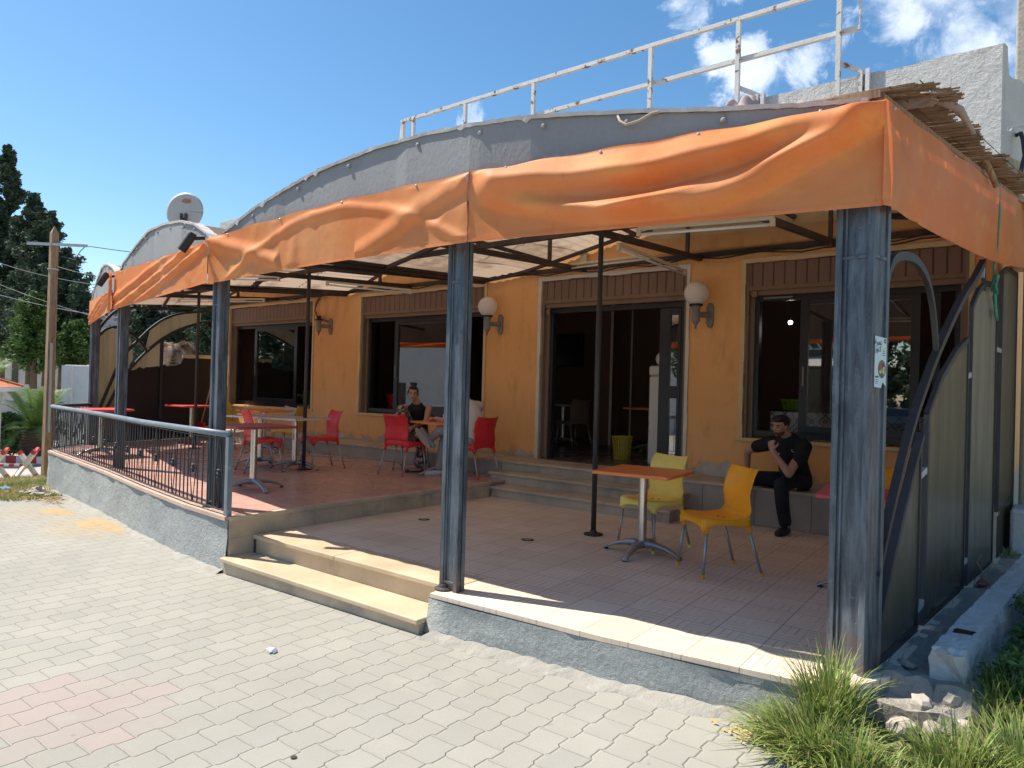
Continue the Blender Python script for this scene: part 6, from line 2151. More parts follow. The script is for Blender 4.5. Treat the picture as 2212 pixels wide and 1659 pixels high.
# two small lit lamps inside right window
for k, (x, y, z, lb) in enumerate(((-2.90, 9.6, 2.40, 'small lit bulb inside the right window by the frame'), (-2.45, 10.2, 2.36, 'small lit tube lamp inside the right window'))):
    mb = MB()
    if k == 0:
        mb.ell((x, y, z), (.028, .028, .028), 14, 10)
    else:
        mb.box(x - .028, y - .02, z - .07, x + .028, y + .02, z + .07)
    t = thing('indoor_lamp', lb, 'lamp', (x, y, z))
    mb.build('bulb', MT['lampon'], t)
    MB().tube([(x, y, z + .04), (x, y, 3.58)], .006, 6).build('cord', MT['cable'], t)
# ================================================================== BEYOND THE TERRACE
CAMP = Vector((0, 0, 1.43))
def at(px, py, depth):
    """world point seen at photo position px, py (2212 wide) at a given distance along the view axis"""
    return CAMP + (rv * ((px - 1106) / 1534) - uv * ((py - 829.5) / 1534) + dv) * depth


# wooden pole with cross arm
t = thing('utility_pole', 'square weathered wooden utility pole left of the terrace', 'utility pole', (-15.3, 5.24, -.6))
px_, py_ = -15.3, 5.22
mb = MB(); i = 0
def sqr(h_, z): return [(px_ - h_, py_ - h_, z), (px_ + h_, py_ - h_, z), (px_ + h_, py_ + h_, z), (px_ - h_, py_ + h_, z)]
mb.v = sqr(.078, -.8) + sqr(.060, 4.15) + [(px_, py_, 4.30)]
mb.f = [(0, 1, 5, 4), (1, 2, 6, 5), (2, 3, 7, 6), (3, 0, 4, 7), (4, 5, 8), (5, 6, 8), (6, 7, 8), (7, 4, 8)]
mb.build('shaft', MT['wood'], t, bevel=.006)
a_ = Vector((px_, py_ - .08, 3.93)); d_ = rv.copy(); d_.z = -.02
MB().bar(a_ - d_ * .42, a_ + d_ * .72, .035, .05).build('cross_arm', MT['galv'], t)
MB().bar(Vector((px_ + .09, py_ - .02, 2.05)), Vector((px_ + .09, py_ - .02, .35)), .035, .035, up=(0, 1, 0)).build('conduit', MT['galv'], t)
MB().lathe((px_, py_, 3.45), [(.095, 0), (.095, .02)], 12).build('band', MT['galv'], t)
end_ = a_ + d_ * .70
mb = MB(); mb.tube([end_, end_ + d_ * -.1 + Vector((0, 0, -.1)), end_ + d_ * -.2 + Vector((0, 0, -.28)), end_ + d_ * -.45 + Vector((0, 0, -.22))], .008, 6); mb.build('loose_wire', MT['wire'], t, smooth=True)


def wire(a, c, sag, lb, r_=.008):
    a = Vector(a); c = Vector(c)
    mb = MB(); mb.tube([a.lerp(c, k / 24) - Vector((0, 0, sag * 4 * (k / 24) * (1 - k / 24))) for k in range(25)], r_, 6)
    t_ = mb.build('power_line', MT['wire'], None, smooth=True)
    tag(t_, lb, 'power line', 'power lines left of the cafe')
wire(end_, (-13.2, 8.6, 3.9), .05, 'power line from the wooden pole cross arm to the canopy')
wire(at(-60, 545, 22), at(205, 615, 16), .12, 'upper power line crossing in front of the tall cypresses')
wire(at(205, 595, 16), at(108, 570, 17), .03, 'short power line ending behind the wooden pole')
wire(at(-60, 620, 20), at(280, 690, 17), .10, 'lowest thick power line sagging behind the wooden pole', .011)
wire(at(-60, 590, 22), at(280, 705, 19), .10, 'faint power line between two others before the cypresses')
wire(at(250, 632, 18), at(480, 668, 22), .05, 'power line seen through the arched end screen')

# ------------------------------------------------------------------ foliage helpers
def leaf_cloud(mb_v, mb_f, cen, n, spread, size, rng, flat=.6):
    """n small leaf quads scattered in an ellipsoid, appended to vertex / face lists"""
    c = rng.normal(size=(n, 3)); c /= np.linalg.norm(c, axis=1)[:, None]
    c *= (rng.random((n, 1)) ** .45)
    c = c * np.array(spread) + np.array(cen)
    a = rng.normal(size=(n, 3)); a[:, 2] = a[:, 2] * flat + .35
    a /= np.linalg.norm(a, axis=1)[:, None]
    b_ = np.cross(a, rng.normal(size=(n, 3))); b_ /= np.linalg.norm(b_, axis=1)[:, None]
    s_ = size * (.6 + .8 * rng.random((n, 1)))
    p0 = c - a * s_; p2 = c + a * s_; p1 = c + b_ * s_ * .42; p3 = c - b_ * s_ * .42
    base = len(mb_v)
    q_ = np.stack([p0, p1, p2, p3], 1).reshape(-1, 3)
    mb_v.extend(map(tuple, q_.tolist()))
    mb_f.extend([(base + 4 * k, base + 4 * k + 1, base + 4 * k + 2, base + 4 * k + 3) for k in range(n)])


def conifer(base, h_, rad, lb, seed, mt_='leafd', low=.12, n_br=150, leaves=130, size=.085, lean=0, shape=1.0):
    rng = np.random.default_rng(seed)
    base = Vector(base)
    t = thing('cypress_tree', lb, 'tree', tuple(base), group='cypresses left of the cafe')
    mb = MB(); mb.tube([base, base + Vector((lean * .3, 0, h_ * .35)), base + Vector((lean * .7, 0, h_ * .7)), base + Vector((lean, 0, h_ * .97))], [.055 * rad + .07, .05 * rad + .04, .05, .015], 8)
    mb.build('trunk', MT['bark'], t, smooth=True)
    V_, F_ = [], []; lm = MB()
    for k in range(n_br):
        f_ = low + (1 - low) * (k + rng.random()) / n_br
        prof = (1 - ((f_ - low) / (1 - low)) ** shape) ** .75
        r_ = rad * prof * (.40 + .95 * rng.random() ** 1.3) + .07
        a_ = rng.random() * 2 * PI
        o_ = base + Vector((lean * f_, 0, h_ * f_))
        rise = r_ * (.35 + .9 * rng.random())
        tip = o_ + Vector((r_ * math.cos(a_), r_ * math.sin(a_), rise))
        if k % 3 == 0:
            lm.tube([o_, o_.lerp(tip, .5) + Vector((0, 0, -.03)), tip], [.02, .014, .006], 5)
        for q_ in range(3):
            c_ = o_.lerp(tip, .45 + .28 * q_)
            sp = .09 + .11 * r_
            leaf_cloud(V_, F_, c_, leaves // 3, (sp, sp, sp * 1.15), size, rng)
    cr = MB(); cr.v = V_; cr.f = F_
    c_ = cr.build('crown', MT[mt_], t)
    lm.build('branch', MT['bark'], t, smooth=True)
    return t


def tree_at(px, pbase, ptop, depth, radpx, lb, seed, **kw):
    p = at(px, pbase, depth); q_ = at(px, ptop, depth)
    return conifer(p, (q_ - p).length, radpx * depth / 1534, lb, seed, **kw)

tree_at(2, 830, 318, 30, 62, 'tallest dark cypress at the left picture edge', 1, n_br=210, leaves=170, low=.10)
tree_at(62, 830, 425, 29, 68, 'dark slender topped cypress right of the tallest one', 2, n_br=190, leaves=150, low=.10)
tree_at(98, 835, 462, 28, 80, 'dark cypress whose top shows left of the wooden pole', 3, n_br=190, leaves=150, low=.12)
tree_at(132, 850, 545, 27, 78, 'lower cypress just right of the wooden pole', 4, n_br=160, leaves=140, low=.22)
tree_at(72, 840, 640, 24, 50, 'bright green young cypress low behind the wooden pole', 5, mt_='leafg', n_br=120, leaves=110, low=.16, size=.07)
tree_at(160, 850, 700, 25, 42, 'small green cypress left of the far canopy post', 6, n_br=90, leaves=110, mt_='leafg', low=.25, size=.07)
tree_at(310, 850, 600, 30, 60, 'dark conifer seen through the end screen behind the dry palm', 7, n_br=130, leaves=130, low=.1)
tree_at(400, 850, 560, 31, 75, 'wide dark conifer seen through the end screen arches', 8, n_br=170, leaves=140, low=.1)
tree_at(455, 850, 600, 30, 60, 'dark conifer right at the cafe corner seen through the end screen', 9, n_br=130, leaves=130, low=.1)


def palm(base, trunk_h, tr_, n, L_, lb, seed, mt_='palm', droop=1.0, up_=.9, wd=.035):
    rng = random.Random(seed)
    base = Vector(base)
    t = thing('palm_tree', lb, 'palm', tuple(base))
    mb = MB()
    prof = []
    N_ = 22
    for k in range(N_ + 1):
        f_ = k / N_
        prof.append((tr_ * (1 + .28 * math.sin(PI * min(f_ * 1.1, 1))) * (1 + (.07 if k % 2 else -.05)), trunk_h * f_))
    mb.lathe(tuple(base), prof, 18)
    mb.build('trunk', MT['bark'], t, smooth=False)
    mb = MB()
    top = base + Vector((0, 0, trunk_h))
    for k in range(n):
        a_ = 2 * PI * k / n * 2.4 + rng.uniform(-.2, .2)
        el = rng.uniform(.15, 1.0) * up_
        d_ = Vector((math.cos(a_), math.sin(a_), 0))
        ll = L_ * rng.uniform(.75, 1.1)
        P_ = []
        for q_ in range(13):
            s_ = q_ / 12
            P_.append(top + d_ * (ll * s_ * (1 - .35 * el) * (1 - .15 * s_)) + Vector((0, 0, ll * (el * 1.15 * s_ - droop * (1.25 - .5 * el) * .55 * s_ ** 2.3))))
        mb.tube(P_, [.014 * (1 - .8 * q_ / 12) for q_ in range(13)], 4)
        for q_ in range(1, 13):
            for m_ in range(4):
                f_ = (q_ - 1 + m_ / 4)
                i_ = int(f_); fr_ = f_ - i_
                p = P_[i_].lerp(P_[i_ + 1], fr_)
                tg = (P_[i_ + 1] - P_[i_]).normalized()
                sd = tg.cross(Vector((0, 0, 1))).normalized()
                l2 = ll * .30 * math.sin(PI * (.12 + .85 * f_ / 12)) ** .7 * rng.uniform(.8, 1.1)
                for s2 in (-1, 1):
                    tip = p + (sd * s2 * .8 + tg * .65 + Vector((0, 0, .10 - .25 * rng.random()))).normalized() * l2
                    mb.quad(p - tg * wd * .35, p + tg * wd * .35, tip)
    mb.build('fronds', MT[mt_], t)
    return t
palm(at(72, 985, 18), .66, .24, 34, 1.30, 'bushy green date palm with a thick trunk left of the wooden pole', 1, up_=1.15, droop=.95)
palm(at(-38, 880, 18.6), .55, .16, 18, 1.25, 'palm arching in from the left picture edge over the tiled gatehouse', 2, up_=1.1)
palm(at(172, 905, 22), .5, .16, 16, 1.05, 'small palm behind the white wall block and wooden pole', 3)
palm(at(372, 830, 21), 1.0, .25, 34, .95, 'withered brown palm seen through the end screen arches', 4, mt_='drypalm', droop=1.7, up_=.8)

# ------------------------------------------------------------------ far buildings and walls
def block(name, c0, c1, y_depth, z0, z1, mt_, lb, cat, thick=4.0, wins=None, roofmt=None):
    """a building whose facing wall runs between photo columns c0 and c1 at the given depth"""
    a_ = at(c0, 800, y_depth); c_ = at(c1, 800, y_depth)
    a_.z = c_.z = 0
    d_ = (c_ - a_).normalized(); n_ = Vector((-d_.y, d_.x, 0))
    t = thing(name, lb, cat, (a_.x, a_.y, z0))
    P4 = [a_, c_, c_ + n_ * thick, a_ + n_ * thick]
    mb = MB(); mb.prism([(p.x, p.y) for p in P4], z0, z1); mb.build('wall', MT[mt_], t)
    mb = MB(); o_ = .06
    q4 = [a_ - d_ * o_ - n_ * o_, c_ + d_ * o_ - n_ * o_, c_ + d_ * o_ + n_ * (thick + o_), a_ - d_ * o_ + n_ * (thick + o_)]
    mb.prism([(p.x, p.y) for p in q4], z1 + .002, z1 + .10); mb.build('coping', MT[mt_], t)
    L_ = (c_ - a_).length
    for (f0, f1, w0, w1) in wins or []:
        p0 = a_ + d_ * L_ * f0 - n_ * .03; p1 = a_ + d_ * L_ * f1 - n_ * .03
        mb = MB(); mb.quad((p0.x, p0.y, w0), (p1.x, p1.y, w0), (p1.x, p1.y, w1), (p0.x, p0.y, w1))
        w_ = mb.build('window', MT['carglass'], t, solid=.04)
    return t
block('apartment_building', -40, 150, 46, -3, 4.6, 'cream_render', 'cream building glimpsed behind the cypress trunks', 'building', 6, wins=[(.35, .42, .6, 2.2), (.55, .62, .6, 2.2), (.75, .82, .6, 2.2), (.9, .96, .6, 2.2)])
block('apartment_building', 152, 300, 42, -3, 6.3, 'grey_render', 'grey rendered building left of the far canopy post', 'building', 6, wins=[(.62, .8, 3.3, 4.2)])
block('apartment_building', 300, 520, 52, -3, 6.2, 'cream_render', 'pale building behind the end screen and dry palm', 'building', 6, wins=[(.1, .2, 2, 4), (.5, .6, 2, 4)])
block('boundary_wall', 64, 190, 27, -1.5, .9, 'cream_render', 'low cream boundary wall behind the date palm', 'wall', .25)
block('boundary_wall', 200, 480, 24, -1.5, 1.1, 'cream_render', 'cream boundary wall seen behind the end screen', 'wall', .25)
t = thing('wall_block', 'thick whitewashed wall end left of the far canopy post', 'wall', tuple(at(165, 965, 19.5)))
a_ = at(139, 788, 19.5); c_ = at(215, 788, 19.5)
mb = MB(); d_ = (c_ - a_).normalized(); d_.z = 0; n_ = Vector((-d_.y, d_.x, 0))
mb.prism([((a_ + n_ * 0).x, a_.y), (c_.x, c_.y), ((c_ + n_ * .5).x, (c_ + n_ * .5).y), ((a_ - d_ * .05 + n_ * .6).x, (a_ - d_ * .05 + n_ * .6).y)], -1.2, a_.z)
mb.build('wall', MT['white_render'], t, bevel=.02)
mb = MB(); mb.prism([((a_ - n_ * .05 - d_ * .04).x, (a_ - n_ * .05 - d_ * .04).y), ((a_ + d_ * .25 - n_ * .05).x, (a_ + d_ * .25 - n_ * .05).y), ((a_ + d_ * .25 - n_ * .003).x, (a_ + d_ * .25 - n_ * .003).y), ((a_ - d_ * .04 - n_ * .003).x, (a_ - d_ * .04 - n_ * .003).y)], -1.2, a_.z - .01); mb.build('pier', MT['white_render'], t)

# small gatehouse with tiled roof
gh = thing('gatehouse', 'white gate pillar with a small terracotta tiled roof at the left picture edge', 'gatehouse', tuple(at(-20, 975, 17)))
a_ = at(-120, 845, 17); c_ = at(-28, 845, 17)
d_ = (c_ - a_); d_.z = 0; L_ = d_.length; d_.normalize(); n_ = Vector((-d_.y, d_.x, 0))
mb = MB(); mb.prism([(a_.x, a_.y), (c_.x, c_.y), ((c_ + n_ * .5).x, (c_ + n_ * .5).y), ((a_ + n_ * .5).x, (a_ + n_ * .5).y)], -1.0, c_.z); mb.build('wall', MT['white_render'], gh)
mb = MB(); e0 = a_ - n_ * .25; e1 = c_ + d_ * .36 - n_ * .25; z0_ = c_.z
mb.prism([(e0.x, e0.y), (e1.x, e1.y), ((e1 + n_ * 1.0).x, (e1 + n_ * 1.0).y), ((e0 + n_ * 1.0).x, (e0 + n_ * 1.0).y)], z0_ + .001, z0_ + .10); mb.build('eave_slab', MT['white_render'], gh)
mb = MB(); W_t = (e1 - e0).length
nt_ = 15
for k in range(nt_):
    o_ = e0 + d_ * (W_t * (k + .5) / nt_)
    for s_ in (0, 1):
        p = o_ - n_ * .03 if s_ == 0 else o_ + n_ * 1.03
        q_ = o_ + n_ * .5
        top_ = z0_ + .34
        shr = 1 - .0 * k
        lift = .0
        if k > nt_ - 5: 
            q_ = q_ - d_ * .12 * (k - nt_ + 5)
        mb.tube([(p.x, p.y, z0_ + .12), (q_.x, q_.y, top_)], .048, 8)
i = len(mb.v)
mb.v += [(e0.x, e0.y, z0_ + .105), (e1.x, e1.y, z0_ + .105), (e1.x + n_.x * 1.0, e1.y + n_.y * 1.0, z0_ + .105), (e0.x + n_.x * 1.0, e0.y + n_.y * 1.0, z0_ + .105),
         tuple(Vector((e0.x, e0.y, 0)) + n_ * .5 + Vector((0, 0, z0_ + .33))), tuple(Vector((e1.x, e1.y, 0)) + n_ * .5 - d_ * .5 + Vector((0, 0, z0_ + .33)))]
mb.f += [(i, i + 1, i + 5, i + 4), (i + 1, i + 2, i + 5), (i + 2, i + 3, i + 4, i + 5)]
mb.build('tiled_roof', MT['terra'], gh)

# ------------------------------------------------------------------ red and white road barriers
def stick(a, c, r_, par, lb=None, tipf=.12):
    a = Vector(a); c = Vector(c); d_ = (c - a)
    mb = MB(); mb.bar(a + d_ * tipf, c - d_ * tipf, r_ * 2); s_ = mb.build('white_bar', MT['whitep'], par)
    mb = MB(); mb.bar(a, a + d_ * (tipf - .003), r_ * 2.02); mb.bar(c - d_ * (tipf - .003), c, r_ * 2.02); mb.build('red_tip', MT['redp'], s_)
def barrier(pl, pr, ptop, pbot, depth, lb):
    b0 = at(pl, pbot, depth); b1 = at(pr, pbot - 2, depth)
    t0 = at(pl + 4, ptop + 3, depth); t1 = at(pr + 2, ptop, depth)
    t = thing('crossed_barrier', lb, 'barrier', tuple((b0 + b1) / 2), group='red and white crossed barriers on the road')
    f_ = Vector((dv.x, dv.y, 0)) * .10
    stick(b0, t1, .035, t); stick(b1 + f_, t0 + f_, .035, t)
    m_ = (b0 + b1 + t0 + t1) / 4
    stick(m_ - f_ * 3.5 + Vector((0, 0, -.30)), m_ + f_ * 4 + Vector((0, 0, .30)), .03, t)
    return m_
m1_ = barrier(30, 74, 973, 1035, 14.2, 'red tipped white crossed barrier beside the wooden pole')
m2_ = barrier(-42, 10, 973, 1037, 14.0, 'red tipped white crossed barrier cut by the left picture edge')
t = thing('barrier_rail', 'red and white striped horizontal bar linking the two crossed barriers', 'barrier rail', tuple((m1_ + m2_) / 2))
for k in range(6):
    p = m2_.lerp(m1_, k / 6); q_ = m2_.lerp(m1_, (k + .98) / 6)
    MB().bar(p, q_, .045).build('stripe', MT['redp' if k % 2 else 'whitep'], t)
# kerb with painted stones
t = thing('painted_kerb', 'red and white painted kerb along the far side of the road', 'kerb', tuple(at(40, 985, 17.5)))
for k in range(9):
    a_ = at(-70 + k * 22, 975 + k * .6, 17.0); c_ = at(-70 + (k + .97) * 22, 975 + (k + .97) * .6, 17.0)
    z_ = a_.z
    MB().bar((a_.x, a_.y, z_ - .16), (c_.x, c_.y, z_ - .16), .16, .16).build('kerb_stone', MT['redp' if k % 2 == 0 else 'whitep'], t)
# pipe rail fence and wire guard round the palm
t = thing('pipe_fence', 'pale pipe rail fence in front of the date palm', 'fence', tuple(at(60, 965, 19)))
for z_ in (906, 932, 957):
    MB().bar(at(8, z_, 19), at(100, z_ - 2, 19), .035).build('rail', MT['whitep'], t)
for px in (14, 62, 98):
    MB().bar(at(px, 905, 19), at(px - 2, 985, 19), .04, up=(0, 1, 0)).build('post', MT['whitep'], t)
# leafy shrubs by the palm
for k, (px, py, s_, lb) in enumerate(((25, 955, .42, 'low leafy shrub beside the gatehouse pillar'), (45, 935, .35, 'leafy shrub left of the date palm trunk'), (20, 915, .4, 'leafy shrub behind the pipe rail fence'))):
    p = at(px, py, 18.5); V_, F_ = [], []
    rng = np.random.default_rng(40 + k)
    leaf_cloud(V_, F_, p, 900, (s_, s_, s_ * .75), .07, rng)
    mb = MB(); mb.v = V_; mb.f = F_
    t = thing('shrub', lb, 'shrub', (p.x, p.y, p.z - s_))
    mb.build('foliage', MT['weed'], t)
    mb = MB()
    for q_ in range(5):
        mb.tube([(p.x, p.y, p.z - s_ * 1.1), (p.x + random.uniform(-.3, .3), p.y + random.uniform(-.3, .3), p.z + s_ * .3)], .012, 5)
    mb.build('stem', MT['bark'], t)

# ------------------------------------------------------------------ dry grass verge and litter at left
def blades(name, regions, mt_, seed, group=None, label=None, cat=None):
    """regions: (x0,x1,y0,y1,z fn, count, height, lean)"""
    rng = np.random.default_rng(seed)
    V_, F_ = [], []
    for (x0_, x1_, y0_, y1_, zf, cnt, hh, wd) in regions:
        for k in range(cnt):
            x = x0_ + (x1_ - x0_) * rng.random(); y = y0_ + (y1_ - y0_) * rng.random()
            z = zf(x, y) - .01
            a_ = rng.random() * 2 * PI; l_ = hh * (.5 + .8 * rng.random()); ln = l_ * (.25 + .6 * rng.random())
            dx_, dy_ = math.cos(a_), math.sin(a_); w_ = wd * (.7 + .6 * rng.random())
            b0 = len(V_)
            V_ += [(x - dy_ * w_, y + dx_ * w_, z), (x + dy_ * w_, y - dx_ * w_, z), (x + dx_ * ln * .35 + dy_ * w_ * .7, y + dy_ * ln * .35 - dx_ * w_ * .7, z + l_ * .6), (x + dx_ * ln * .35 - dy_ * w_ * .7, y + dy_ * ln * .35 + dx_ * w_ * .7, z + l_ * .6), (x + dx_ * ln, y + dy_ * ln, z + l_ * .9)]
            F_ += [(b0, b0 + 1, b0 + 2, b0 + 3), (b0 + 3, b0 + 2, b0 + 4)]
    mb = MB(); mb.v = V_; mb.f = F_
    o_ = mb.build(name, MT[mt_], None)
    o_['kind'] = 'stuff'
    o_['label'] = label; o_['category'] = cat
    return o_
blades('verge_grass', [(-15.9, -12.6, 2.4, 5.0, gz, 9000, .10, .004), (-14.2, -11.9, 3.55, 4.3, gz, 3500, .07, .004), (-15.6, -13.6, 4.3, 7.5, gz, 3000, .12, .005)], 'drygrass', 5, label='dry yellow green grass verge left of the terrace wall', cat='grass')
mb = MB(); rr = random.Random(2)
for k in range(420):
    x = -12.1 + rr.gauss(0, .45); y = 4.02 + rr.gauss(0, .12) + .0
    x2 = x + rr.uniform(-.09, .09); y2 = y + rr.uniform(-.09, .09)
    mb.tube([(x, y, gz(x, y) + rr.uniform(0, .02)), (x2, y2, gz(x2, y2) + rr.uniform(0, .03))], .003, 3)
o_ = mb.build('straw', MT['straw'], None); o_['kind'] = 'stuff'; o_['label'] = 'scattered dry straw at the foot of the grey terrace wall'; o_['category'] = 'straw'
# sand spilled on the paving: a thin uneven sheet
mb = MB()
for (cx_, cy_, rx, ry, hh) in ((-9.1, 3.74, .62, .20, .020), (-10.5, 3.72, .40, .13, .008)):
    i0 = len(mb.v); N_ = 28
    mb.v.append((cx_, cy_, gz(cx_, cy_) + hh))
    for ring in (0.4, .75, 1.0):
        for k in range(N_):
            a_ = 2 * PI * k / N_; q_ = ring * (1 + (.22 * math.sin(3 * a_ + 1) + .12 * math.sin(7 * a_)) * ring)
            x = cx_ + rx * q_ * math.cos(a_); y = cy_ + ry * q_ * math.sin(a_)
            mb.v.append((x, y, gz(x, y) + hh * (1 - ring ** 1.5) - .0035 * (ring > .99)))
    for k in range(N_):
        k2 = (k + 1) % N_
        mb.f.append((i0, i0 + 1 + k, i0 + 1 + k2))
        for r_ in range(2):
            a0 = i0 + 1 + r_ * N_
            mb.f.append((a0 + k, a0 + N_ + k, a0 + N_ + k2, a0 + k2))
o_ = mb.build('sand', MT['sand'], None, smooth=True); o_['kind'] = 'stuff'; o_['label'] = 'thin heap of yellow sand spilled by the grey terrace wall'; o_['category'] = 'sand'

def stone(c, s_, mt_, name, lb, cat, seed, group=None, flat=.5):
    rng = random.Random(seed)
    mb = MB()
    ph = [rng.uniform(0, 6) for _ in range(4)]
    mb.ell(c, (s_, s_ * rng.uniform(.6, .9), s_ * flat), 9, 6, (rng.uniform(-.3, .3), rng.uniform(-.3, .3), rng.uniform(0, 3)), fn=lambda q: q * (1 + .22 * math.sin(q.x * 5 + ph[0]) + .18 * math.sin(q.y * 6 + ph[1]) + .12 * math.sin(q.z * 7 + ph[2])))
    return tag(mb.build(name, MT[mt_], None), lb, cat, group)
for k, (x, y, s_, lb) in enumerate(((-12.4, 4.10, .14, 'biggest broken concrete chunk on the straw by the terrace wall'), (-12.15, 4.02, .10, 'flat concrete chunk right of the biggest one on the straw'), (-12.62, 4.02, .08, 'small concrete chunk left end of the straw heap'), (-12.05, 4.14, .07, 'small concrete chunk against the grey wall foot'))):
    stone((x, y, gz(x, y) + s_ * .25), s_, 'rubble', 'concrete_chunk', lb, 'rubble', 60 + k)
for k, (x, y, m_, lb) in enumerate(((-13.1, 3.9, 'bluepl', 'crumpled pale blue plastic litter on the dry verge'), (-13.5, 3.4, 'paperw', 'white paper scrap at the left of the dry verge'), (-12.8, 4.25, 'bluepl', 'blue plastic scrap nearest the terrace wall corner'), (-14.2, 4.0, 'paperw', 'white paper scrap far back on the dry verge'), (-13.0, 3.62, 'paperw', 'white paper scrap at the paving edge of the verge'))):
    mb = MB(); z = gz(x, y) + .05
    rr = random.Random(k)
    for q_ in range(5):
        mb.obox((x + rr.uniform(-.04, .04), y + rr.uniform(-.04, .04), z + rr.uniform(-.01, .02)), (.09, .06, .004), rz=rr.uniform(0, 3), rx=rr.uniform(-.6, .6), ry=rr.uniform(-.5, .5))
    tag(mb.build('litter', MT[m_], None), lb, 'litter')
mb = MB(); cpos = (-3.95, 2.63)
for q_ in range(4):
    mb.obox((cpos[0] + q_ * .012, cpos[1] + .01 * (q_ % 2), gz(*cpos) + .012), (.045, .028, .012), rz=q_ * .7, rx=.3 * q_)
tag(mb.build('crumpled_paper', MT['paperw'], None, bevel=.003), 'small crumpled white paper on the pavers before the steps', 'litter')
MB_ = MB(); MB_.lathe((-2.72, 1.95, gz(-2.7, 1.9)), [(.015, .0), (.014, .002)], 10)
tag(MB_.build('metal_disc', MT['steel'], None), 'small flattened dark metal disc on the pavers in the foreground', 'litter')

# ================================================================== RIGHT SIDE
# cracked concrete strip beside the screen
from mathutils import noise as mn
mb = MB()
NXc, NYc = 12, 110
rr = random.Random(12)
for j in range(NYc + 1):
    y = 3.95 + 4.6 * j / NYc
    for i in range(NXc + 1):
        x = (sx(y) + .03) + .42 * i / NXc + (0 if i < NXc else rr.uniform(-.03, .03))
        z = -.05 + .045 * mn.noise((x * 3, y * 3, 0)) + .030 * mn.noise((x * 11, y * 11, 2)) - (.05 if i == NXc else 0)
        cr_ = abs(mn.noise((x * 2.2 + 5, y * 2.2, 7)))
        z -= .030 * max(0, 1 - cr_ / .05)
        if y < 4.12:
            z -= .08
        mb.v.append((x, y, z))
for j in range(NYc):
    for i in range(NXc):
        a_ = j * (NXc + 1) + i
        mb.f.append((a_, a_ + 1, a_ + NXc + 2, a_ + NXc + 1))
o_ = struct(mb.build('path', MT['concrete'], None, solid=.10))
def shard(x, y, z, s_, seed, name, lb, cat, flat=.35, mt_='rubble', tilt=.3):
    """angular broken lump: convex hull like faceted block with noisy corners"""
    rr = random.Random(seed)
    mb = MB(); n = rr.randint(6, 8)
    e = Euler((rr.uniform(-tilt, tilt), rr.uniform(-tilt, tilt), rr.uniform(0, 3))).to_matrix()
    rings = []
    for lv, sc_ in ((-1, .85), (-.2, 1.0), (.55, .92), (1, .62)):
        rings.append([Vector((x, y, z)) + e @ Vector((s_ * sc_ * rr.uniform(.72, 1.1) * math.cos(2 * PI * q_ / n), s_ * .75 * sc_ * rr.uniform(.72, 1.1) * math.sin(2 * PI * q_ / n), s_ * flat * (lv + rr.uniform(-.12, .12)))) for q_ in range(n)])
    for r_ in rings:
        mb.v += [tuple(p) for p in r_]
    for a_ in range(3):
        for q_ in range(n):
            k2 = (q_ + 1) % n
            mb.f.append((a_ * n + q_, a_ * n + k2, (a_ + 1) * n + k2, (a_ + 1) * n + q_))
    mb.f.append(tuple(range(n))[::-1]); mb.f.append(tuple(3 * n + q_ for q_ in range(n)))
    return tag(mb.build(name, MT[mt_], None, bevel=s_ * .04), lb, cat)
SH = ((-.50, 4.86, .02, .13, 'tilted broken slab at the foot of the screen beside the block wall', .22, .45), (-.66, 4.40, .0, .09, 'small broken slab right behind the near corner post', .25, .4),
      (-.54, 4.02, -.05, .10, 'broken concrete lump lying before the painted block wall', .4, .3), (-.44, 5.75, .0, .09, 'broken slab halfway along the cracked path', .25, .4),
      (-.42, 4.12, -.03, .07, 'pale rubble lump at the end of the block wall', .6, .3), (-.60, 3.86, -.13, .10, 'concrete lump half hidden in the grass near the corner post', .5, .3),
      (-.48, 3.90, -.12, .08, 'concrete lump right of the half hidden one in the grass', .55, .3), (-.36, 3.98, -.10, .07, 'small concrete lump below the block wall end', .6, .3),
      (-.52, 5.15, .01, .05, 'small grey chip of concrete on the cracked path by the second panel', .5, .4), (-.50, 6.3, .01, .06, 'grey concrete chip beside the broken brick piece', .5, .4))
for k, (x, y, z, s_, lb, fl_, ti_) in enumerate(SH):
    shard(x, y, z - .01, s_ * .8, 100 + k, 'broken_slab', lb, 'rubble', fl_, 'rubble', ti_)
stone((-.50, 6.62, .02), .06, 'brick', 'brick_piece', 'reddish broken brick piece at the foot of the side screen', 'brick', 77)
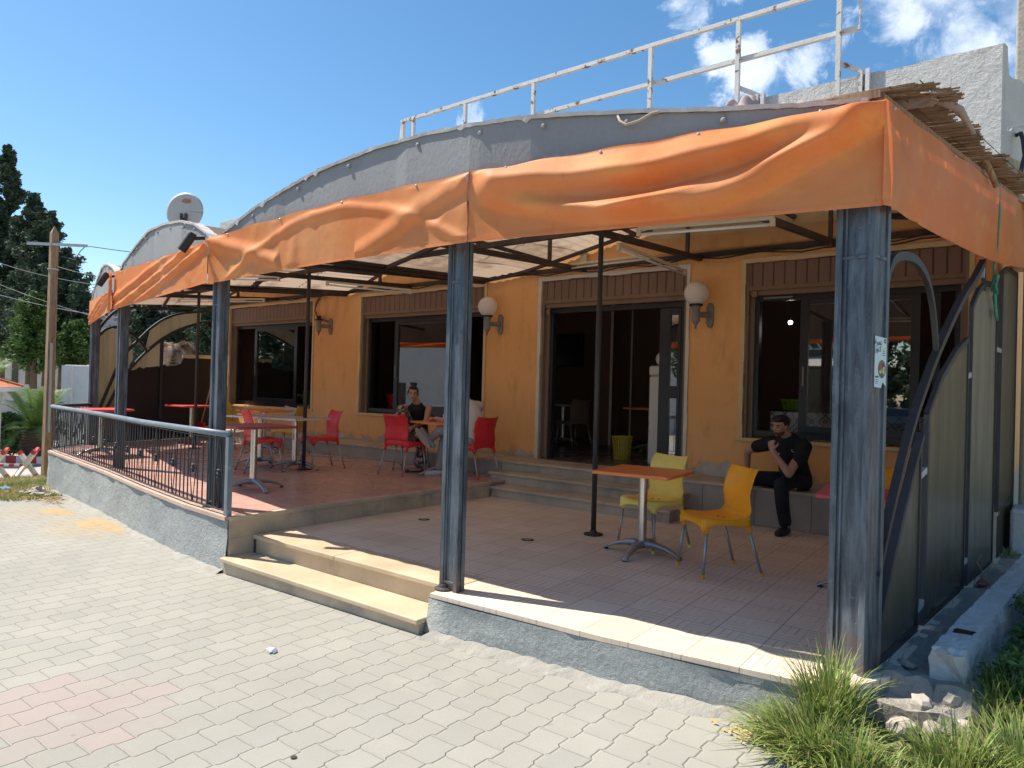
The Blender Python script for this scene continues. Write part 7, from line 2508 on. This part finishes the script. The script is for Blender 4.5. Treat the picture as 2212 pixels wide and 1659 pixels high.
# painted block wall with a hole
t = thing('block_wall', 'low bluish painted block wall with a hole in its top beside the cracked path', 'wall', (-.3, 5.5, -.2))
mb = MB()
NL, NP = 150, 30
ya, yb = 4.26, 7.2
def bsec(y, k):
    """point k of the cross-section ring (left foot, up, over the top, down the right side)"""
    xl = -.545 + .090 * (y - 4.3); w_ = .170; zt = .158 + .01 * (y - 4.3); zb = -.34
    f_ = k / NP
    if f_ < .38:
        return Vector((xl, y, zb + (zt - zb) * f_ / .38)), Vector((-1, 0, 0))
    if f_ < .62:
        return Vector((xl + w_ * (f_ - .38) / .24, y, zt)), Vector((0, 0, 1))
    return Vector((xl + w_, y, zt + (zb - zt) * (f_ - .62) / .38)), Vector((1, 0, 0))
hy0, hy1 = 4.60, 4.70
for j in range(NL + 1):
    y = ya + (yb - ya) * j / NL
    for k in range(NP + 1):
        p, n_ = bsec(y, k)
        d_ = .012 * mn.noise(p * 9) + .006 * mn.noise(p * 30) - .020 * max(0, mn.noise(p * 4 + Vector((3, 1, 2))) - .25) * 2
        corner = .012 if abs(k / NP - .38) < .02 or abs(k / NP - .62) < .02 else 0
        p = p + n_ * (d_ - corner)
        if j == 0:
            p.y += .05 * mn.noise(Vector((k * .4, 0, 1))) 
        if j < 7 and k / NP > .5:
            p.z -= .02 * (7 - j) / 7 * (1 + mn.noise(Vector((k * .6, j * .5, 4))))
        mb.v.append(tuple(p))
for j in range(NL):
    y = ya + (yb - ya) * (j + .5) / NL
    for k in range(NP):
        if hy0 < y < hy1 and .44 < (k + .5) / NP < .57:
            continue
        a_ = j * (NP + 1) + k
        mb.f.append((a_, a_ + 1, a_ + NP + 2, a_ + NP + 1))
mb.f.append(tuple(range(NP + 1))); mb.f.append(tuple(NL * (NP + 1) + k for k in range(NP + 1))[::-1])
mb.build('blocks', MT['bluewhite'], t, smooth=False)
hx0 = -.545 + .09 * .35 + .030
mb = MB(); mb.box(hx0, hy0 - .015, .02, hx0 + .115, hy1 + .015, .05); mb.box(hx0 - .004, hy0 - .015, .05, hx0, hy1 + .015, .148); mb.box(hx0 + .115, hy0 - .015, .05, hx0 + .119, hy1 + .015, .148)
mb.box(hx0, hy0 - .018, .05, hx0 + .115, hy0 - .015, .148); mb.box(hx0, hy1 + .015, .05, hx0 + .115, hy1 + .018, .148)
mb.build('hollow', MT['brick'], t)
# masonry footing right and the beige neighbouring wall
t = thing('neighbour_wall', 'yellowish beige rendered wall beyond the side screen at the right picture edge', 'wall', (.2, 8.6, -.2))
mb = MB(); mb.box(-.38, 8.75, -.3, 2.5, 9.1, 3.35); mb.build('wall', MT['sand_render'], t, bevel=.03)
mb = MB(); mb.box(-.42, 8.25, -.35, 2.5, 8.74, .42); mb.build('footing', MT['bluewhite'], t, bevel=.03)
t = thing('concrete_pillar', 'rough brownish concrete pillar end rising at the upper right picture edge', 'pillar', (-.2, 10.3, 0))
MB().box(-.565, 10.2, 3.0, .1, 10.5, 7.5).build('shaft', MT['rubble'], t, bevel=.02)
# hanging cable and hook on parapet side
mb = MB(); mb.tube([(-.50, 8.75, 4.12), (-.42, 8.6, 4.10), (-.40, 8.55, 4.02), (-.38, 8.5, 3.85), (-.41, 8.45, 3.65), (-.40, 8.4, 3.45), (-.42, 8.3, 3.40)], .020, 8)
tag(mb.build('cable', MT['cable'], None, smooth=True), 'thick black cable hanging down the parapet end at right', 'cable')
mb = MB(); mb.tube([(-.36, 8.55, 4.14), (-.45, 8.42, 4.11), (-.50, 8.36, 4.09)], .006, 6); mb.tube([(-.50 + .02 * math.cos(q), 8.36 + .0, 4.09 + .02 * math.sin(q)) for q in np.linspace(0, 2 * PI, 10)], .004, 5)
tag(mb.build('wire_hook', MT['galv'], None), 'thin wire hook with an eye beside the black cable', 'hook')

# ------------------------------------------------------------------ grass tufts near the camera
def tuft(cx_, cy_, cz_, rx, ry, n, hh, seed, lb, mt_='grass', droop=1.0, bias=(0, 0)):
    rng = random.Random(seed)
    mb = MB()
    for k in range(n):
        a_ = rng.uniform(0, 2 * PI); q_ = rng.random() ** .6
        x = cx_ + rx * q_ * math.cos(a_); y = cy_ + ry * q_ * math.sin(a_)
        l_ = hh * rng.uniform(.55, 1.25) * (1.15 - .45 * q_)
        out_ = a_ + rng.uniform(-1.1, 1.1)
        dx_, dy_ = math.cos(out_) + bias[0], math.sin(out_) + bias[1]
        s_ = (.25 + .75 * q_) * rng.uniform(.4, 1.2) * droop
        w_ = rng.uniform(.0024, .0058)
        z = cz_ + rng.uniform(-.02, .04)
        nx_, ny_ = -math.sin(out_) * w_, math.cos(out_) * w_
        i = len(mb.v); N_ = 6
        for j in range(N_ + 1):
            f_ = j / N_
            r_ = l_ * s_ * f_ ** 1.5 * .8
            zz = z + l_ * (f_ - .45 * s_ * f_ ** 2.4)
            tw = (1 - f_ ** 2) * 1.0 + .08
            mb.v += [(x + dx_ * r_ - nx_ * tw, y + dy_ * r_ - ny_ * tw, zz), (x + dx_ * r_ + nx_ * tw, y + dy_ * r_ + ny_ * tw, zz)]
        for j in range(N_):
            mb.f.append((i + 2 * j, i + 2 * j + 1, i + 2 * j + 3, i + 2 * j + 2))
    o_ = mb.build('grass_tuft', MT[mt_], None, smooth=True)
    o_['kind'] = 'stuff'
    o_['label'] = lb; o_['category'] = 'grass'
    return o_
tuft(-.90, 3.50, -.25, .25, .15, 1000, .29, 1, 'dense bright grass tuft growing at the foot of the near corner post', droop=1.5, bias=(0, -.15))
tuft(-.88, 3.68, -.12, .14, .10, 380, .34, 2, 'tall thin grass blades rising in front of the near corner post', droop=.9)
tuft(-.70, 3.34, -.25, .24, .12, 650, .25, 7, 'lower front grass tuft at the bottom picture edge', droop=1.3, bias=(0, -.15))
tuft(-.34, 3.62, -.24, .20, .14, 520, .29, 3, 'grass clump in front of the block wall at the lower right', droop=1.2, bias=(0, -.1))
tuft(-.12, 3.80, -.22, .22, .20, 600, .30, 4, 'grass clump in the lower right picture corner', droop=1.2, bias=(0, -.1))
tuft(-.46, 3.40, -.25, .20, .10, 450, .16, 5, 'short grass between the two lower right clumps', droop=1.2)
tuft(-.20, 4.3, -.10, .2, .2, 450, .22, 6, 'grass blades among the weeds beside the block wall')
tuft(-.40, 8.05, -.05, .12, .12, 120, .16, 8, 'small weed patch at the far end of the cracked path')
# leafy weeds right of the block wall
wd_ = thing('weed_bush', 'dark leafy weed bush growing right of the painted block wall', 'bush', (.05, 5.0, -.2))
V_, F_ = [], []
rng = np.random.default_rng(3)
for k in range(190):
    y = 4.25 + 2.2 * rng.random(); x = -.30 + .09 * (y - 4.3) + .42 * rng.random()
    z = -.18 + (.34 + .05 * (y - 4.3)) * rng.random() ** .8 * min(1, .5 + (x + .34) * 3)
    leaf_cloud(V_, F_, (x, y, z), 95, (.085, .085, .07), .020, rng, flat=.8)
mb = MB(); mb.v = V_; mb.f = F_; mb.build('foliage', MT['weed'], wd_)
mb = MB()
for k in range(60):
    y = 4.35 + 2.5 * random.random(); x = -.05 + .09 * (y - 4.3) + .3 * random.random()
    mb.tube([(x, y, -.25), (x + random.uniform(-.1, .1), y + random.uniform(-.1, .1), .1), (x + random.uniform(-.2, .15), y + random.uniform(-.15, .15), .35)], .004, 4)
mb.build('stem', MT['bark'], wd_)
mb = MB(); mb.tube([(-.52, 6.6, .0), (-.50, 6.58, .12), (-.53, 6.5, .20), (-.50, 6.45, .27)], .004, 5); mb.tube([(-.50, 6.7, .0), (-.46, 6.75, .1), (-.44, 6.9, .16)], .004, 5)
tag(mb.build('dry_twig', MT['straw'], None), 'dry pale twigs sticking up between two side screen panels', 'twig')
# leaf litter in the paving corner
mb = MB(); rr = random.Random(9)
for k in range(130):
    x = -1.12 + rr.gauss(0, .12); y = 3.50 + rr.gauss(0, .05)
    mb.quad((x, y, gz(x, y) + .004), (x + rr.uniform(.02, .05), y + rr.uniform(-.01, .01), gz(x, y) + .008), (x + rr.uniform(-.01, .02), y + rr.uniform(.01, .02), gz(x, y) + .014))
o_ = mb.build('leaf_litter', MT['straw'], None); o_['kind'] = 'stuff'; o_['label'] = 'dry leaf litter on the pavers left of the big grass tuft'; o_['category'] = 'leaf litter'

# ================================================================== ACROSS THE STREET (seen in the window panes)
b2 = thing('street_building', 'long whitewashed building across the street, seen only in window reflections', 'building', (-26, -13, -.6))
MB().box(-42, -19, -1, -13, -13, 4.2).build('wall', MT['white_render'], b2)
MB().box(-42.1, -19.1, 4.202, -12.9, -12.9, 4.4).build('coping', MT['cream_render'], b2)
mb = MB()
for x in (-38, -33, -28, -22, -17):
    MB().box(x, -13.01, .2, x + 1.2, -12.97, 1.6).build('window', MT['carglass'], b2)
b3 = thing('shop_building', 'shop across the street with a corrugated awning, seen only in window reflections', 'building', (-10, -15, -.6))
MB().box(-14.5, -22, -1, -7.6, -16, 4.6).build('wall', MT['grey_render'], b3)
MB().box(-14.0, -16.01, -.3, -7.8, -15.95, 2.7).build('shopfront', MT['carglass'], b3)
mb = MB(); mb.quad((-13.5, -14.8, 2.75), (-7.4, -14.8, 2.75), (-7.4, -16.0, 3.25), (-13.5, -16.0, 3.25)); mb.build('corrugated_awning', MT['corr'], b3, solid=.03)
MB().box(-13.6, -15.9, 3.3, -7.6, -15.82, 4.2).build('sign_board', MT['carpaint'], b3)
text('PIZZERIA', .62, MT['whitep'], b3, face_matrix((-9.3, -15.80, 3.52), (-1, 0, 0), (0, 0, 1)), 'sign_lettering')

# parked dark saloon car
car = thing('parked_car', 'dark blue saloon car parked across the street, seen only in window reflections', 'car', (-4.4, -7.0, gz(-4, -7)))
cz_ = gz(-4, -7)
prof = [(-2.2, .35), (-2.25, .62), (-2.1, .80), (-1.55, .92), (-1.0, .97), (-.45, 1.38), (.1, 1.45), (.75, 1.43), (1.35, 1.08), (1.95, 1.00), (2.2, .85), (2.22, .38)]
mb = MB(); cx0, cy0 = -4.4, -7.0
def carsec(pr, hw, top_in=.16):
    i = len(mb.v); n = len(pr)
    for s_ in (-1, 1):
        for (x, z) in pr:
            inn = top_in if z > 1.1 else 0.03 if z > .9 else 0
            mb.v.append((cx0 + x, cy0 + s_ * (hw - inn), cz_ + z))
    mb.f.append(tuple(range(i, i + n))); mb.f.append(tuple(range(i + n, i + 2 * n))[::-1])
    for j in range(n):
        k = (j + 1) % n
        mb.f.append((i + j, i + n + j, i + n + k, i + k))
carsec(prof, .86)
mb.build('body', MT['carpaint'], car, bevel=.04)
for s_ in (-1, 1):
    mb = MB()
    mb.quad(*[(cx0 + x, cy0 + s_ * (.86 - .03 - (.14 if z > 1.2 else 0) + .008), cz_ + z) for x, z in ((-.85, 1.0), (-.38, 1.33), (.72, 1.36), (1.2, 1.06))])
    mb.build('side_window', MT['carglass'], car)
    MB().box(cx0 - 2.15, cy0 + s_ * .86 - .012, cz_ + .60, cx0 + 2.15, cy0 + s_ * .86 + .012, cz_ + .63).build('trim_strip', MT['chrome'], car)
for x in (-1.40, 1.38):
    for s_ in (-1, 1):
        mb = MB(); mb.lathe((cx0 + x, cy0 + s_ * .82, cz_ + .31), [(.20, -.10), (.31, -.09), (.315, 0), (.30, .09), (.20, .10)], 24, axis='y'); wh = mb.build('wheel', MT['rubber'], car)
        mb = MB(); mb.lathe((cx0 + x, cy0 + s_ * .925, cz_ + .31), [(.18, -.003), (.18, .003), (.05, .01)], 20, axis='y'); mb.build('rim', MT['galv'], wh)
for s_ in (-1, 1):
    MB().box(cx0 - 2.25, cy0 + s_ * .62 - .16, cz_ + .60, cx0 - 2.18, cy0 + s_ * .62 + .16, cz_ + .74).build('headlight', MT['white'], car, bevel=.02)
    MB().box(cx0 + 2.16, cy0 + s_ * .62 - .16, cz_ + .62, cx0 + 2.24, cy0 + s_ * .62 + .16, cz_ + .78).build('tail_light', MT['red'], car, bevel=.02)

for k, (x, y, h_, r_, lb) in enumerate(((-4.2, -13.5, 6.5, 1.7, 'cypress across the street opposite the near corner post'), (-6.3, -14.5, 6, 1.4, 'cypress across the street beside the shop'), (-1.6, -13, 7, 1.7, 'cypress across the street far right of the cafe'), (-12.3, -11.5, 5.5, 1.3, 'cypress across the street between shop and white building'), (-26, -.6, 7, 2.0, 'cypress beyond the road reflected in the leftmost window'), (-30, -3.5, 8, 2.2, 'second cypress beyond the road reflected in the leftmost window'))):
    conifer((x, y, -.5), h_, r_, lb, 30 + k, n_br=70, leaves=70, size=.16)
